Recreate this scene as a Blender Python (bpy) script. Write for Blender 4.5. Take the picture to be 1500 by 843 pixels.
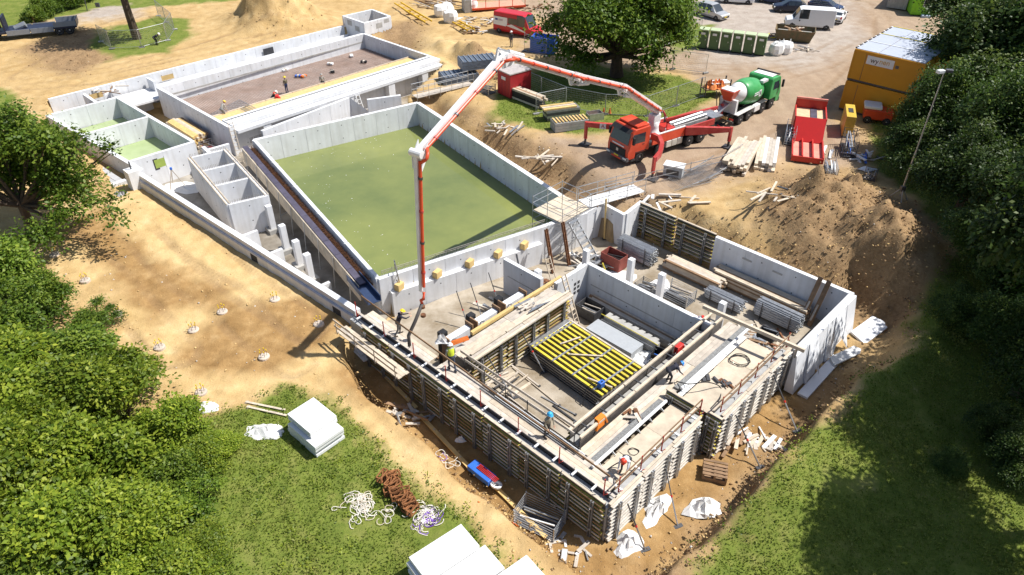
import bpy, bmesh, math, random
import numpy as np
from mathutils import Vector, Matrix
R = math.radians
random.seed(7); rng = np.random.default_rng(11)
for o in list(bpy.data.objects): bpy.data.objects.remove(o)
SC = bpy.context.scene; COL = SC.collection
# ------------------------------------------------------------------ camera, sky, sun, exposure
HC, PITCH, FPX = 26.5, R(36.0), 1060.0
cd = bpy.data.cameras.new('camera'); cd.sensor_width = 36; cd.lens = 36 * FPX / 1500; cd.clip_end = 4000; cd.clip_start = .5
cam = bpy.data.objects.new('camera', cd); COL.objects.link(cam)
cam.location = (0, 0, HC); cam.rotation_euler = (math.pi / 2 - PITCH, 0, 0); SC.camera = cam
SUN_AZ, SUN_EL = 85.0, 57.0
w = bpy.data.worlds.new('World'); SC.world = w; w.use_nodes = True
nt = w.node_tree; sky = nt.nodes.new('ShaderNodeTexSky'); sky.sky_type = 'NISHITA'; sky.sun_disc = False
sky.sun_elevation = R(SUN_EL); sky.sun_rotation = R(SUN_AZ); sky.air_density = 1.0; sky.dust_density = 1.2
bg = nt.nodes['Background']; nt.links.new(sky.outputs[0], bg.inputs[0]); bg.inputs[1].default_value = 0.085
sd = bpy.data.lights.new('sun', 'SUN'); sd.energy = 4.6; sd.angle = R(.53); sd.color = (1, .97, .92)
so = bpy.data.objects.new('sun', sd); COL.objects.link(so)
sdir = Vector((math.sin(R(SUN_AZ)) * math.cos(R(SUN_EL)), math.cos(R(SUN_AZ)) * math.cos(R(SUN_EL)), math.sin(R(SUN_EL))))
so.rotation_euler = sdir.to_track_quat('Z', 'Y').to_euler(); so.location = (60, 10, 90)
SC.view_settings.view_transform = 'Standard'; SC.view_settings.look = 'None'; SC.view_settings.exposure = 0.55; SC.view_settings.gamma = 1
SC.view_settings.use_curve_mapping = False
SC.render.resolution_x = 1024; SC.render.resolution_y = 575
SC.render.engine = 'CYCLES'
# ------------------------------------------------------------------ places: photo pixel -> point at a known height; building grid (a, b) -> point
_s, _c = math.sin(PITCH), math.cos(PITCH)
def G(px, py, z=0.0):
    u, v = (px - 750) / FPX, (py - 421.5) / FPX
    d = (u, _c - v * _s, -_s - v * _c); t = (HC - z) / -d[2]
    return Vector((d[0] * t, d[1] * t, z))
OX, OY = 4.18, 20.02; AZ = R(-45.8)
AV = Vector((-math.sin(AZ), -math.cos(AZ), 0)); BV = Vector((math.cos(AZ), -math.sin(AZ), 0))
ROTA = math.atan2(AV.y, AV.x)
def P(a, b, z=0.0): return Vector((OX, OY, z)) + AV * a + BV * b
def AB(v): w_ = Vector((v.x - OX, v.y - OY, 0)); return w_.dot(AV), w_.dot(BV)
T, FL = 0.2, -2.5
# ------------------------------------------------------------------ materials
MATS = {}
def mat(name, col, rough=.7, metal=0, var=.18, scale=3.0, bump=.0, bscale=None, col2=None, spec=.4, stretch=None, streak=0, alpha=1, emit=None):
    if name in MATS: return MATS[name]
    m = bpy.data.materials.new(name); m.use_nodes = True; n = m.node_tree.nodes; l = m.node_tree.links
    b = n['Principled BSDF']; b.inputs['Roughness'].default_value = rough; b.inputs['Metallic'].default_value = metal
    b.inputs['Specular IOR Level'].default_value = spec
    tc = n.new('ShaderNodeTexCoord'); src = tc.outputs['Object']
    mp = n.new('ShaderNodeMapping'); l.new(src, mp.inputs[0]); mp.inputs['Scale'].default_value = stretch or (1, 1, 1)
    oi = n.new('ShaderNodeObjectInfo'); ad = n.new('ShaderNodeVectorMath'); ad.operation = 'ADD'
    mu = n.new('ShaderNodeMath'); mu.operation = 'MULTIPLY'; mu.inputs[1].default_value = 37.0; l.new(oi.outputs['Random'], mu.inputs[0])
    l.new(mp.outputs[0], ad.inputs[0]); l.new(mu.outputs[0], ad.inputs[1])
    nz = n.new('ShaderNodeTexNoise'); nz.inputs['Scale'].default_value = scale; nz.inputs['Detail'].default_value = 6; nz.inputs['Roughness'].default_value = .65
    l.new(ad.outputs[0], nz.inputs['Vector'])
    rp = n.new('ShaderNodeValToRGB'); e = rp.color_ramp.elements; e[0].position = .3; e[1].position = .72
    c2 = col2 or tuple(min(1, c * (1 + var)) for c in col)
    e[0].color = (*[c * (1 - var) for c in col], 1); e[1].color = (*c2, 1)
    l.new(nz.outputs['Fac'], rp.inputs[0]); out = rp.outputs[0]
    if streak:
        mp2 = n.new('ShaderNodeMapping'); mp2.inputs['Scale'].default_value = (1.6, 1.6, .12); l.new(ad.outputs[0], mp2.inputs[0])
        n2 = n.new('ShaderNodeTexNoise'); n2.inputs['Scale'].default_value = 2.2; n2.inputs['Detail'].default_value = 5; l.new(mp2.outputs[0], n2.inputs['Vector'])
        r2 = n.new('ShaderNodeValToRGB'); r2.color_ramp.elements[0].position = .32; r2.color_ramp.elements[1].position = .6
        k = 1 - streak; r2.color_ramp.elements[0].color = (k, k * .99, k * .97, 1); r2.color_ramp.elements[1].color = (1, 1, 1, 1)
        l.new(n2.outputs['Fac'], r2.inputs[0]); mx = n.new('ShaderNodeMix'); mx.data_type = 'RGBA'; mx.blend_type = 'MULTIPLY'; mx.inputs[0].default_value = 1
        l.new(out, mx.inputs[6]); l.new(r2.outputs[0], mx.inputs[7]); out = mx.outputs[2]
    # each object a touch lighter or darker
    hv = n.new('ShaderNodeHueSaturation'); mr = n.new('ShaderNodeMapRange'); mr.inputs[3].default_value = 1 - var * .5; mr.inputs[4].default_value = 1 + var * .5
    l.new(oi.outputs['Random'], mr.inputs[0]); l.new(mr.outputs[0], hv.inputs['Value']); l.new(out, hv.inputs['Color'])
    l.new(hv.outputs[0], b.inputs['Base Color'])
    if bump:
        bp = n.new('ShaderNodeBump'); bp.inputs['Strength'].default_value = bump; bp.inputs['Distance'].default_value = .05
        if bscale:
            nb = n.new('ShaderNodeTexNoise'); nb.inputs['Scale'].default_value = bscale; nb.inputs['Detail'].default_value = 5; l.new(ad.outputs[0], nb.inputs['Vector']); l.new(nb.outputs['Fac'], bp.inputs['Height'])
        else: l.new(nz.outputs['Fac'], bp.inputs['Height'])
        l.new(bp.outputs[0], b.inputs['Normal'])
    if alpha < 1: b.inputs['Alpha'].default_value = alpha
    if emit: b.inputs['Emission Color'].default_value = (*emit, 1); b.inputs['Emission Strength'].default_value = 1
    MATS[name] = m; return m
CONC = mat('concrete', (.68, .685, .70), .85, var=.10, scale=.7, bump=.05, bscale=14, streak=.10)
CONC2 = mat('concrete_dark', (.36, .35, .33), .9, var=.2, scale=1.5, bump=.12, bscale=10)
SLAB = mat('site_slab', (.27, .205, .125), .5, var=.35, scale=.55, bump=.06, bscale=9, col2=(.42, .37, .30))
WOOD = mat('pale_timber', (.54, .455, .35), .8, var=.22, scale=2.5, stretch=(1, 1, 1), bump=.05)
WOODG = mat('weathered_timber', (.50, .44, .37), .85, var=.25, scale=2.2, bump=.08)
WOODB = mat('brown_timber', (.26, .16, .09), .8, var=.3, scale=2.5, bump=.08)
WOODY = mat('yellow_timber', (.60, .42, .17), .7, var=.2, scale=2)
PLY = mat('plywood', (.55, .465, .355), .7, var=.22, scale=1.3, bump=.03)
PLYD = mat('film_plywood', (.09, .08, .075), .45, var=.4, scale=1.6, bump=.03)
YEL = mat('yellow_beam_paint', (.62, .50, .03), .55, var=.22, scale=3, col2=(.70, .58, .08))
STEEL = mat('galvanised_steel', (.46, .47, .48), .42, .75, var=.25, scale=4)
STEELD = mat('dark_steel', (.10, .10, .105), .5, .6, var=.35, scale=4)
RUST = mat('rusty_steel', (.17, .075, .035), .85, .1, var=.45, scale=5, bump=.1)
REDP = mat('red_paint', (.50, .035, .025), .42, var=.12, scale=2)
ORANGEP = mat('orange_red_paint', (.62, .075, .025), .38, var=.1, scale=2)
ORG = mat('orange_fabric', (.70, .17, .03), .8, var=.2)
WHITEP = mat('white_paint', (.74, .74, .73), .4, var=.08, scale=2)
FOAM = mat('white_foam', (.72, .72, .71), .85, var=.04, scale=2, bump=.03, bscale=30)
BLACK = mat('black_rubber', (.018, .018, .02), .7, var=.4, scale=6)
DARK = mat('dark_gap', (.045, .045, .05), .8, var=.3)
GLASS = mat('dark_glass', (.03, .04, .05), .08, var=.2, spec=.7)
BLUE = mat('blue_plastic', (.03, .13, .50), .5, var=.15)
PURP = mat('violet_formwork_film', (.085, .075, .105), .5, var=.3, scale=1.5)
PURPLE = mat('purple_strap', (.16, .06, .38), .7, var=.25)
WHITEF = mat('white_sheet', (.76, .75, .73), .8, var=.1, scale=3, bump=.2, bscale=6)
SKIN = mat('skin', (.50, .30, .21), .6, var=.06)
# ------------------------------------------------------------------ mesh helpers
class MB:
    def __init__(s): s.v = []; s.f = []; s.m = []
    def add(s, vs, fs, mi=0):
        o = len(s.v); s.v += [tuple(p) for p in vs]; s.f += [tuple(i + o for i in f) for f in fs]; s.m += [mi] * len(fs); return s
    def hexa(s, c, mi=0):   # 8 corners: bottom 0-3 ccw, top 4-7
        return s.add(c, [(3, 2, 1, 0), (4, 5, 6, 7), (0, 1, 5, 4), (1, 2, 6, 5), (2, 3, 7, 6), (3, 0, 4, 7)], mi)
    def box(s, x0, x1, y0, y1, z0, z1, mi=0):
        return s.hexa([(x0, y0, z0), (x1, y0, z0), (x1, y1, z0), (x0, y1, z0), (x0, y0, z1), (x1, y0, z1), (x1, y1, z1), (x0, y1, z1)], mi)
    def cbox(s, c, d, rz=0, mi=0):
        x, y, z = d[0] / 2, d[1] / 2, d[2] / 2; ca, sa = math.cos(rz), math.sin(rz)
        return s.hexa([(c[0] + ca * i - sa * j, c[1] + sa * i + ca * j, c[2] + k) for k in (-z, z) for i, j in ((-x, -y), (x, -y), (x, y), (-x, y))], mi)
    def ab(s, a0, a1, b0, b1, z0, z1, mi=0):
        return s.hexa([P(a, b, z) for z in (z0, z1) for a, b in ((a0, b0), (a1, b0), (a1, b1), (a0, b1))], mi)
    def beam(s, p, q, w, h, mi=0, up=(0, 0, 1)):
        p, q = Vector(p), Vector(q); d = (q - p).normalized(); u = Vector(up)
        if abs(d.dot(u)) > .98: u = Vector((1, 0, 0))
        r = d.cross(u).normalized() * (w / 2); t = r.cross(d).normalized() * (h / 2)
        return s.hexa([p - r - t, p + r - t, q + r - t, q - r - t, p - r + t, p + r + t, q + r + t, q - r + t], mi)
    def cyl(s, p, q, r0, r1=None, n=8, mi=0, cap=True):
        r1 = r0 if r1 is None else r1; p, q = Vector(p), Vector(q); d = (q - p).normalized()
        u = Vector((0, 0, 1)) if abs(d.z) < .9 else Vector((1, 0, 0)); a = d.cross(u).normalized(); b = a.cross(d)
        vs = [c + (a * math.cos(2 * math.pi * i / n) + b * math.sin(2 * math.pi * i / n)) * r for c, r in ((p, r0), (q, r1)) for i in range(n)]
        fs = [(i, n + i, n + (i + 1) % n, (i + 1) % n) for i in range(n)]
        if cap: fs += [tuple(range(n)), tuple(range(2 * n - 1, n - 1, -1))]
        return s.add(vs, fs, mi)
    def tube(s, pts, r, n=6, mi=0):
        pts = [Vector(p) for p in pts]; N = len(pts); vs = []
        for i, p in enumerate(pts):
            d = (pts[min(i + 1, N - 1)] - pts[max(i - 1, 0)]).normalized()
            u = Vector((0, 0, 1)) if abs(d.z) < .95 else Vector((1, 0, 0)); a = d.cross(u).normalized(); b = a.cross(d)
            rr = r[i] if isinstance(r, (list, tuple)) else r
            vs += [p + (a * math.cos(2 * math.pi * k / n) + b * math.sin(2 * math.pi * k / n)) * rr for k in range(n)]
        fs = [(i * n + k, (i + 1) * n + k, (i + 1) * n + (k + 1) % n, i * n + (k + 1) % n) for i in range(N - 1) for k in range(n)]
        fs += [tuple(range(n)), tuple(range(N * n - 1, (N - 1) * n - 1, -1))]
        return s.add(vs, fs, mi)
    def lathe(s, p, axis, prof, n=16, mi=0):    # prof: (distance along axis, radius)
        p = Vector(p); d = Vector(axis).normalized(); u = Vector((0, 0, 1)) if abs(d.z) < .9 else Vector((1, 0, 0)); a = d.cross(u).normalized(); b = a.cross(d)
        vs = [p + d * t + (a * math.cos(2 * math.pi * k / n) + b * math.sin(2 * math.pi * k / n)) * r for t, r in prof for k in range(n)]
        fs = [(i * n + k, (i + 1) * n + k, (i + 1) * n + (k + 1) % n, i * n + (k + 1) % n) for i in range(len(prof) - 1) for k in range(n)]
        fs += [tuple(range(n)), tuple(range(len(prof) * n - 1, (len(prof) - 1) * n - 1, -1))]
        return s.add(vs, fs, mi)
    def prism(s, poly, z0, z1, mi=0):           # poly of (x, y), ccw
        n = len(poly); vs = [(x, y, z0) for x, y in poly] + [(x, y, z1) for x, y in poly]
        return s.add(vs, [tuple(range(n - 1, -1, -1)), tuple(range(n, 2 * n))] + [(i, (i + 1) % n, n + (i + 1) % n, n + i) for i in range(n)], mi)
    def side(s, poly, y0, y1, mi=0):            # profile in (x, z) extruded along y
        n = len(poly); vs = [(x, y0, z) for x, z in poly] + [(x, y1, z) for x, z in poly]
        return s.add(vs, [tuple(range(n)), tuple(range(2 * n - 1, n - 1, -1))] + [(i, n + i, n + (i + 1) % n, (i + 1) % n) for i in range(n)], mi)
    def ball(s, c, r, n=10, m=6, mi=0):
        c = Vector(c); r = (r, r, r) if isinstance(r, (int, float)) else r
        vs = [c + Vector((r[0] * math.sin(math.pi * j / m) * math.cos(2 * math.pi * i / n), r[1] * math.sin(math.pi * j / m) * math.sin(2 * math.pi * i / n), r[2] * math.cos(math.pi * j / m))) for j in range(m + 1) for i in range(n)]
        return s.add(vs, [(j * n + i, (j + 1) * n + i, (j + 1) * n + (i + 1) % n, j * n + (i + 1) % n) for j in range(m) for i in range(n)], mi)
    def mesh(s, name, mats, smooth=False):
        me = bpy.data.meshes.new(name); me.from_pydata(s.v, [], s.f)
        for m_ in (mats if isinstance(mats, (list, tuple)) else [mats]): me.materials.append(m_)
        if any(s.m): me.polygons.foreach_set('material_index', s.m)
        if smooth: me.polygons.foreach_set('use_smooth', [True] * len(s.f))
        me.validate(); return me
    def build(s, name, mats, parent=None, smooth=False, bevel=0, world=True, recalc=True):
        me = s.mesh(name, mats, smooth)
        if recalc:
            bm = bmesh.new(); bm.from_mesh(me); bmesh.ops.recalc_face_normals(bm, faces=bm.faces); bm.to_mesh(me); bm.free()
        return put(name, me, parent, bevel, world)
def put(name, me, parent=None, bevel=0, world=True):
    o = bpy.data.objects.new(name, me); COL.objects.link(o)
    if parent is not None:
        o.parent = parent
        if world:
            root = parent; M_ = parent.matrix_basis.copy() if parent.parent is None else (parent.parent.matrix_basis @ parent.matrix_parent_inverse @ parent.matrix_basis)
            o.matrix_parent_inverse = M_.inverted()
    if bevel:
        b = o.modifiers.new('bevel', 'BEVEL'); b.width = bevel; b.segments = 2; b.limit_method = 'ANGLE'
    return o
def tag(o, label=None, cat=None, group=None, kind=None):
    if label: o['label'] = label
    if cat: o['category'] = cat
    if group: o['group'] = group
    if kind: o['kind'] = kind
    return o
def thing(name, label, cat, loc=(0, 0, 0), rz=0, group=None):
    o = bpy.data.objects.new(name, None); COL.objects.link(o); o.empty_display_size = .2
    o.location = loc; o.rotation_euler = (0, 0, rz); o.matrix_basis = Matrix.Translation(loc) @ Matrix.Rotation(rz, 4, 'Z')
    return tag(o, label, cat, group)
def copy_tree(o, parent=None, loc=None, rz=None, label=None, scale=None):
    c = o.copy(); COL.objects.link(c); c.parent = parent
    if loc is not None:
        c.matrix_basis = Matrix.Translation(loc) @ Matrix.Rotation(rz or 0, 4, 'Z') @ (Matrix.Diagonal((*scale, 1)) if scale else Matrix.Identity(4))
    if label: c['label'] = label
    for ch in [k for k in bpy.data.objects if k.parent == o]: copy_tree(ch, c)
    return c
def struct(o): o['kind'] = 'structure'; return o
def L(): return MB()
def text_mesh(name, s, size, m, parent, M_):
    cu = bpy.data.curves.new(name, 'FONT'); cu.body = s; cu.size = size; cu.extrude = .008; cu.align_x = 'CENTER'; cu.align_y = 'CENTER'
    t = bpy.data.objects.new(name, cu); COL.objects.link(t); dg = bpy.context.evaluated_depsgraph_get()
    me = bpy.data.meshes.new_from_object(t.evaluated_get(dg)); bpy.data.objects.remove(t); me.materials.clear(); me.materials.append(m)
    o = bpy.data.objects.new(name, me); COL.objects.link(o); o.parent = parent; o.matrix_basis = M_; return o
# ------------------------------------------------------------------ ground
def sdf(poly, X, Y):
    d = np.full(X.shape, 1e9); ins = np.zeros(X.shape, bool); n = len(poly)
    for i in range(n):
        x0, y0 = poly[i]; x1, y1 = poly[(i + 1) % n]; ex, ey = x1 - x0, y1 - y0; wx, wy = X - x0, Y - y0
        t = np.clip((wx * ex + wy * ey) / (ex * ex + ey * ey + 1e-9), 0, 1); d = np.minimum(d, (wx - ex * t) ** 2 + (wy - ey * t) ** 2)
        c = ((y0 > Y) != (y1 > Y)) & (X < (x1 - x0) * (Y - y0) / (y1 - y0 + 1e-12) + x0); ins ^= c
    d = np.sqrt(d); return np.where(ins, -d, d)
def pab(*pts): return [tuple(P(a, b)[:2]) for a, b in pts]
def ppx(z, *pts): return [tuple(G(x, y, z)[:2]) for x, y in pts]
def sm(t): t = np.clip(t, 0, 1); return t * t * (3 - 2 * t)
_perm = rng.permutation(512)
def vnoise(X, Y, s, seed=0):
    x, y = X / s + seed * 17.3, Y / s + seed * 9.1; xi, yi = np.floor(x).astype(int), np.floor(y).astype(int); fx, fy = sm(x - xi), sm(y - yi)
    h = lambda i, j: _perm[(_perm[i & 511] + j) & 511] / 511.0
    return (h(xi, yi) * (1 - fx) + h(xi + 1, yi) * fx) * (1 - fy) + (h(xi, yi + 1) * (1 - fx) + h(xi + 1, yi + 1) * fx) * fy - .5
POOLC = [(-45.3, 8.7), (-41.7, 24.0), (-16.9, 19.1), (-21.0, 3.5)]
def terrain(X, Y):
    Z = np.zeros(X.shape)
    def level(poly, z, inner, outer=0.0):      # z inside; fades from sdf=outer to sdf=-inner
        nonlocal Z
        d = sdf(poly, X, Y) + vnoise(X, Y, 1.7, 5) * min(1.2, inner) * .8; k = sm((outer - d) / (inner + outer + 1e-6)); Z = Z * (1 - k) + z * k
    # lower field on the left and the two lawns in front
    level(pab((-54, 8), (4, 8), (3.5, 16), (3.5, 34), (40, 34), (40, -60), (-54, -60)), -1.0, 6)
    # left of the small basins: shallow ditch
    level(pab((-64, -3.2), (-47, -2.0), (-47, 0), (-64, 0)), -1.3, 1.0, .6)
    bd = np.minimum(sdf(pab((-67.6, -1), (-67.6, 38), (-49, 34), (-41, 25)), X, Y), sdf(pab((-20, 1), (-15, 23.3), (1.3, 23), (1, 0)), X, Y)); far_ok = sm((bd - .4) / 3.0)
    # soil heaps and sand piles
    for px, py, r, h in ((1212, 305, 4.2, 2.5), (1180, 330, 3.2, 1.2), (1295, 372, 3.6, 2.6), (1130, 300, 3.2, .5), (402, 32, 4.6, 4.4), (380, 25, 4, 1.2), (440, 30, 5, 1.0), (640, 78, 4.2, 1.7), (600, 82, 3.5, 1.2), (690, 88, 3.0, 1.4), (560, 45, 3.5, .9), (1380, 330, 5, .6)):
        c = G(px, py); q = ((X - c.x) ** 2 + (Y - c.y) ** 2) / (r * r); Z = Z + far_ok * h * np.exp(-q * 1.6) * (1 + vnoise(X, Y, 1.5, 2) * .7 + vnoise(X, Y, .6, 13) * .35)
    # pits by the sand mounds
    for px, py, r, h in ((580, 62, 3.0, -1.6), (706, 100, 2.6, -1.2)):
        c = G(px, py); Z = Z + h * np.exp(-((X - c.x) ** 2 + (Y - c.y) ** 2) / (r * r))
    # excavated strip beside the large pool and behind the hall
    level(pab((-43, 23.6), (-43, 27), (-30, 25.3), (-18, 24.0), (-16, 22), (-16, 18), (-20, 18)), -1.7, 2.2, .9)
    level(pab((-16, 20), (-16.5, 25), (-8.5, 25.6), (1.5, 25.6), (4.2, 24), (4.5, 14), (2, 14), (-10, 18)), -1.7, 2.0, .7)
    level(pab((-1, 22), (-1, 27.0), (5.0, 26.5), (5.5, 18), (0, 18)), -2.2, 1.8, .6)
    # trench round the front corner
    level(pab((-19, 2), (-18.5, -1.2), (-15.5, -2.5), (-2, -2.9), (2.9, -2.9), (3.9, 4), (4.2, 16), (3, 20), (-2.5, 20), (-2.5, 2.5)), FL, .65, .25)
    # deep inside of the building
    for q in (pab((-19.8, .35), (.0, .35), (.0, 7.5), (.9, 8.0), (1.1, 22.7), (-14.9, 23.0), (-14.9, 20.6), (-16.8, 20.9), (-21, 3)), pab(*POOLC), pab((-63.7, -1.65), (-46.6, -.5), (-46.3, -.7), (-19.6, .8), (-20.5, 4), (-44, 24.6), (-48.8, 33.6), (-67.3, 33.5), (-67.55, 33.4), (-67.85, -.4)), pab((-67, 33), (-67, 37.6), (-63, 37.4), (-63, 33))):
        k = sdf(q, X, Y) < -.12; Z = np.where(k, np.minimum(Z, FL - .25), Z)
    return Z
def grid():
    s0 = np.linspace(-1, 1, 521); s = np.concatenate(([-14, -6, -3, -1.8, -1.3, -1.1], s0, [1.1, 1.3, 1.8, 3, 6, 14]))
    ys = [-60, -30, -12, -3, 4]; y = 8.0
    while y < 118: ys.append(y); y += .1 + .0026 * y
    while y < 2500: ys.append(y); y *= 1.12
    ys = np.array(ys); wd = np.where(ys < 118, 17 + .80 * np.clip(ys, 8, None), 17 + .8 * 118 + (ys - 118) * .9)
    Y = np.repeat(ys[:, None], len(s), 1); X = wd[:, None] * s[None, :]; return X, Y
X, Y = grid(); near = (Y > 6) & (Y < 125) & (np.abs(X) < 120)
Z = terrain(X, Y)
ZON = {}
def zone(name, *polys, soft=.8, rough=1.6):
    k = np.zeros(X.shape)
    for q in polys: k = np.maximum(k, np.clip(.5 - (sdf(q, X, Y) + vnoise(X, Y, rough * 1.7, 3) * rough * .9 + vnoise(X, Y, rough * .6, 4) * rough * .5 + vnoise(X, Y, .35, 6) * .4) / (soft * 2), 0, 1))
    ZON[name] = k; return k
gr = zone('grass', ppx(-1, (372, 604), (420, 572), (470, 588), (530, 622), (566, 668), (640, 718), (700, 775), (770, 845), (700, 1000), (-500, 1000), (-500, 640), (60, 560), (250, 610), (310, 612)),
          ppx(-1, (1010, 850), (1130, 706), (1235, 604), (1335, 500), (1385, 400), (1352, 320), (1290, 268), (1262, 225), (1290, 170), (1420, 60), (1800, 60), (2300, 900), (1400, 1300), (980, 950)),
          ppx(0, (722, 140), (790, 104), (850, 92), (1000, 112), (1066, 140), (1000, 172), (950, 195), (880, 196), (842, 200), (790, 190), (740, 180), (716, 165)),
          ppx(0, (972, 60), (1000, 38), (1044, 36), (1030, 70), (984, 76)),
          ppx(0, (122, 70), (152, 44), (230, 26), (272, 30), (280, 52), (244, 78), (165, 86)), ppx(0, (60, 30), (200, 4), (400, -30), (700, -60), (300, -80), (-100, -40), (-200, 60), (20, 48)), ppx(0, (190, 12), (330, 2), (470, -14), (300, -40), (180, -10)),
          ppx(0, (-60, 330), (0, 250), (30, 140), (-300, 60), (-900, 400), (-300, 500)))
road = zone('road', ppx(0, (742, 84), (800, 30), (560, -40), (700, -120), (1500, -120), (1900, 60), (1440, 40), (1340, 100), (1230, 165), (1275, 200), (1250, 245), (1180, 245), (1060, 275), (960, 285), (880, 300), (815, 275), (760, 215), (800, 196), (900, 200), (1070, 145), (1000, 108), (880, 92), (800, 80)), soft=2.5, rough=2.5)
gravel = zone('gravel', ppx(0, (1000, 30), (1040, -60), (1240, -40), (1260, 60), (1190, 100), (1040, 92)), ppx(0, (90, 26), (140, 6), (210, 2), (190, 24), (120, 34)), soft=4, rough=3)
dark = zone('soil', ppx(-1, (615, 150), (700, 175), (840, 255), (880, 300), (820, 290), (720, 215), (640, 165)), ppx(0, (1090, 330), (1130, 255), (1240, 250), (1330, 300), (1395, 380), (1360, 440), (1290, 480), (1200, 560), (1130, 700), (1010, 850), (900, 850), (960, 790), (1060, 690), (1160, 590), (1260, 450), (1180, 390)), ppx(0, (20, 75), (120, 40), (165, 88), (110, 110), (60, 100)), ppx(0, (540, 40), (620, 30), (600, 75), (570, 95)), ppx(0, (690, 82), (728, 84), (712, 110), (690, 105)), soft=2.2, rough=2)
pale = zone('pale', ppx(-1, (20, 330), (200, 268), (520, 470), (560, 520), (640, 620), (790, 800), (560, 700), (440, 560), (300, 590), (150, 470)), ppx(0, (360, 30), (400, 2), (450, 26), (430, 44)), ppx(0, (570, 90), (620, 50), (700, 70), (740, 84), (650, 110)), soft=2, rough=2)
wet = zone('wet', ppx(-1, (66, 332), (160, 303), (185, 332), (215, 368), (262, 394), (335, 424), (312, 440), (262, 452), (228, 476), (150, 404)), ppx(-1, (345, 452), (450, 432), (505, 482), (470, 512), (400, 538), (310, 560), (255, 528), (290, 492)), ppx(-1, (318, 436), (352, 448), (338, 466), (306, 456)), pab((-18, 1), (-17, -2.9), (3.2, -2.9), (4, 18), (0, 18), (0, 0)), soft=1.1, rough=1.6)
def pdist(pts):
    d = np.full(X.shape, 1e9)
    for (x0, y0), (x1, y1) in zip(pts[:-1], pts[1:]):
        ex, ey = x1 - x0, y1 - y0; t = np.clip(((X - x0) * ex + (Y - y0) * ey) / (ex * ex + ey * ey), 0, 1); d = np.minimum(d, np.hypot(X - x0 - ex * t, Y - y0 - ey * t))
    return d
rut = np.zeros(X.shape)
for zl, q in ((0, ((1262, 4), (1292, 26), (1294, 52), (1262, 92), (1215, 140), (1175, 180), (1110, 215), (1010, 246))), (0, ((985, 112), (1060, 116), (1140, 112), (1210, 96), (1275, 60))), (0, ((1000, 96), (1090, 98), (1180, 90), (1240, 60))), (0, ((30, 112), (85, 78), (130, 48), (200, 22))), (0, ((60, 118), (150, 104), (260, 78), (340, 55), (470, 40), (600, 14))), (0, ((40, 128), (140, 118), (280, 88), (420, 56))), (-1, ((215, 300), (300, 370), (380, 425), (450, 480))), (-1, ((180, 318), (250, 392), (330, 450), (430, 530))), (-1, ((100, 350), (170, 420), (260, 520))), (0, ((760, 74), (700, 60), (620, 66)))):
    d = pdist(ppx(zl, *q)) + vnoise(X, Y, 5, 15) * .5
    for off in (.85, 1.1): rut = np.maximum(rut, np.clip(1 - np.abs(d - off) / .22, 0, 1) * np.clip(.75 + vnoise(X, Y, 2.5, 16) * 1.6, 0, 1))
ZON['ruts'] = rut * (1 - gr); Z = Z - .07 * rut * (1 - gr)
amp = .05 + .10 * dark * (1 - gr) + .03 * (1 - road); Zn = Z + near * (vnoise(X, Y, .9, 7) * amp * 1.4 + vnoise(X, Y, .38, 8) * amp + vnoise(X, Y, 6, 9) * .12)
for q in (pab((-19.8, .35), (.0, .35), (.0, 7.5), (.9, 8.0), (1.1, 22.7), (-14.9, 23.0), (-21, 3)),): Zn = np.where(sdf(q, X, Y) < 0, np.minimum(Zn, FL - .1), Zn)
def sheet(name, X, Y, Z, m):
    nr, nc = X.shape; me = bpy.data.meshes.new(name); me.vertices.add(nr * nc); me.vertices.foreach_set('co', np.stack([X, Y, Z], -1).reshape(-1).astype(np.float32))
    i = np.arange(nr * nc).reshape(nr, nc); f = np.stack([i[:-1, :-1], i[:-1, 1:], i[1:, 1:], i[1:, :-1]], -1).reshape(-1, 4); n = len(f)
    me.loops.add(n * 4); me.loops.foreach_set('vertex_index', f.reshape(-1).astype(np.int32)); me.polygons.add(n); me.polygons.foreach_set('loop_start', np.arange(n, dtype=np.int32) * 4); me.polygons.foreach_set('loop_total', np.full(n, 4, np.int32))
    me.polygons.foreach_set('use_smooth', np.ones(n, bool)); me.update(calc_edges=True); me.materials.append(m); return me
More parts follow.
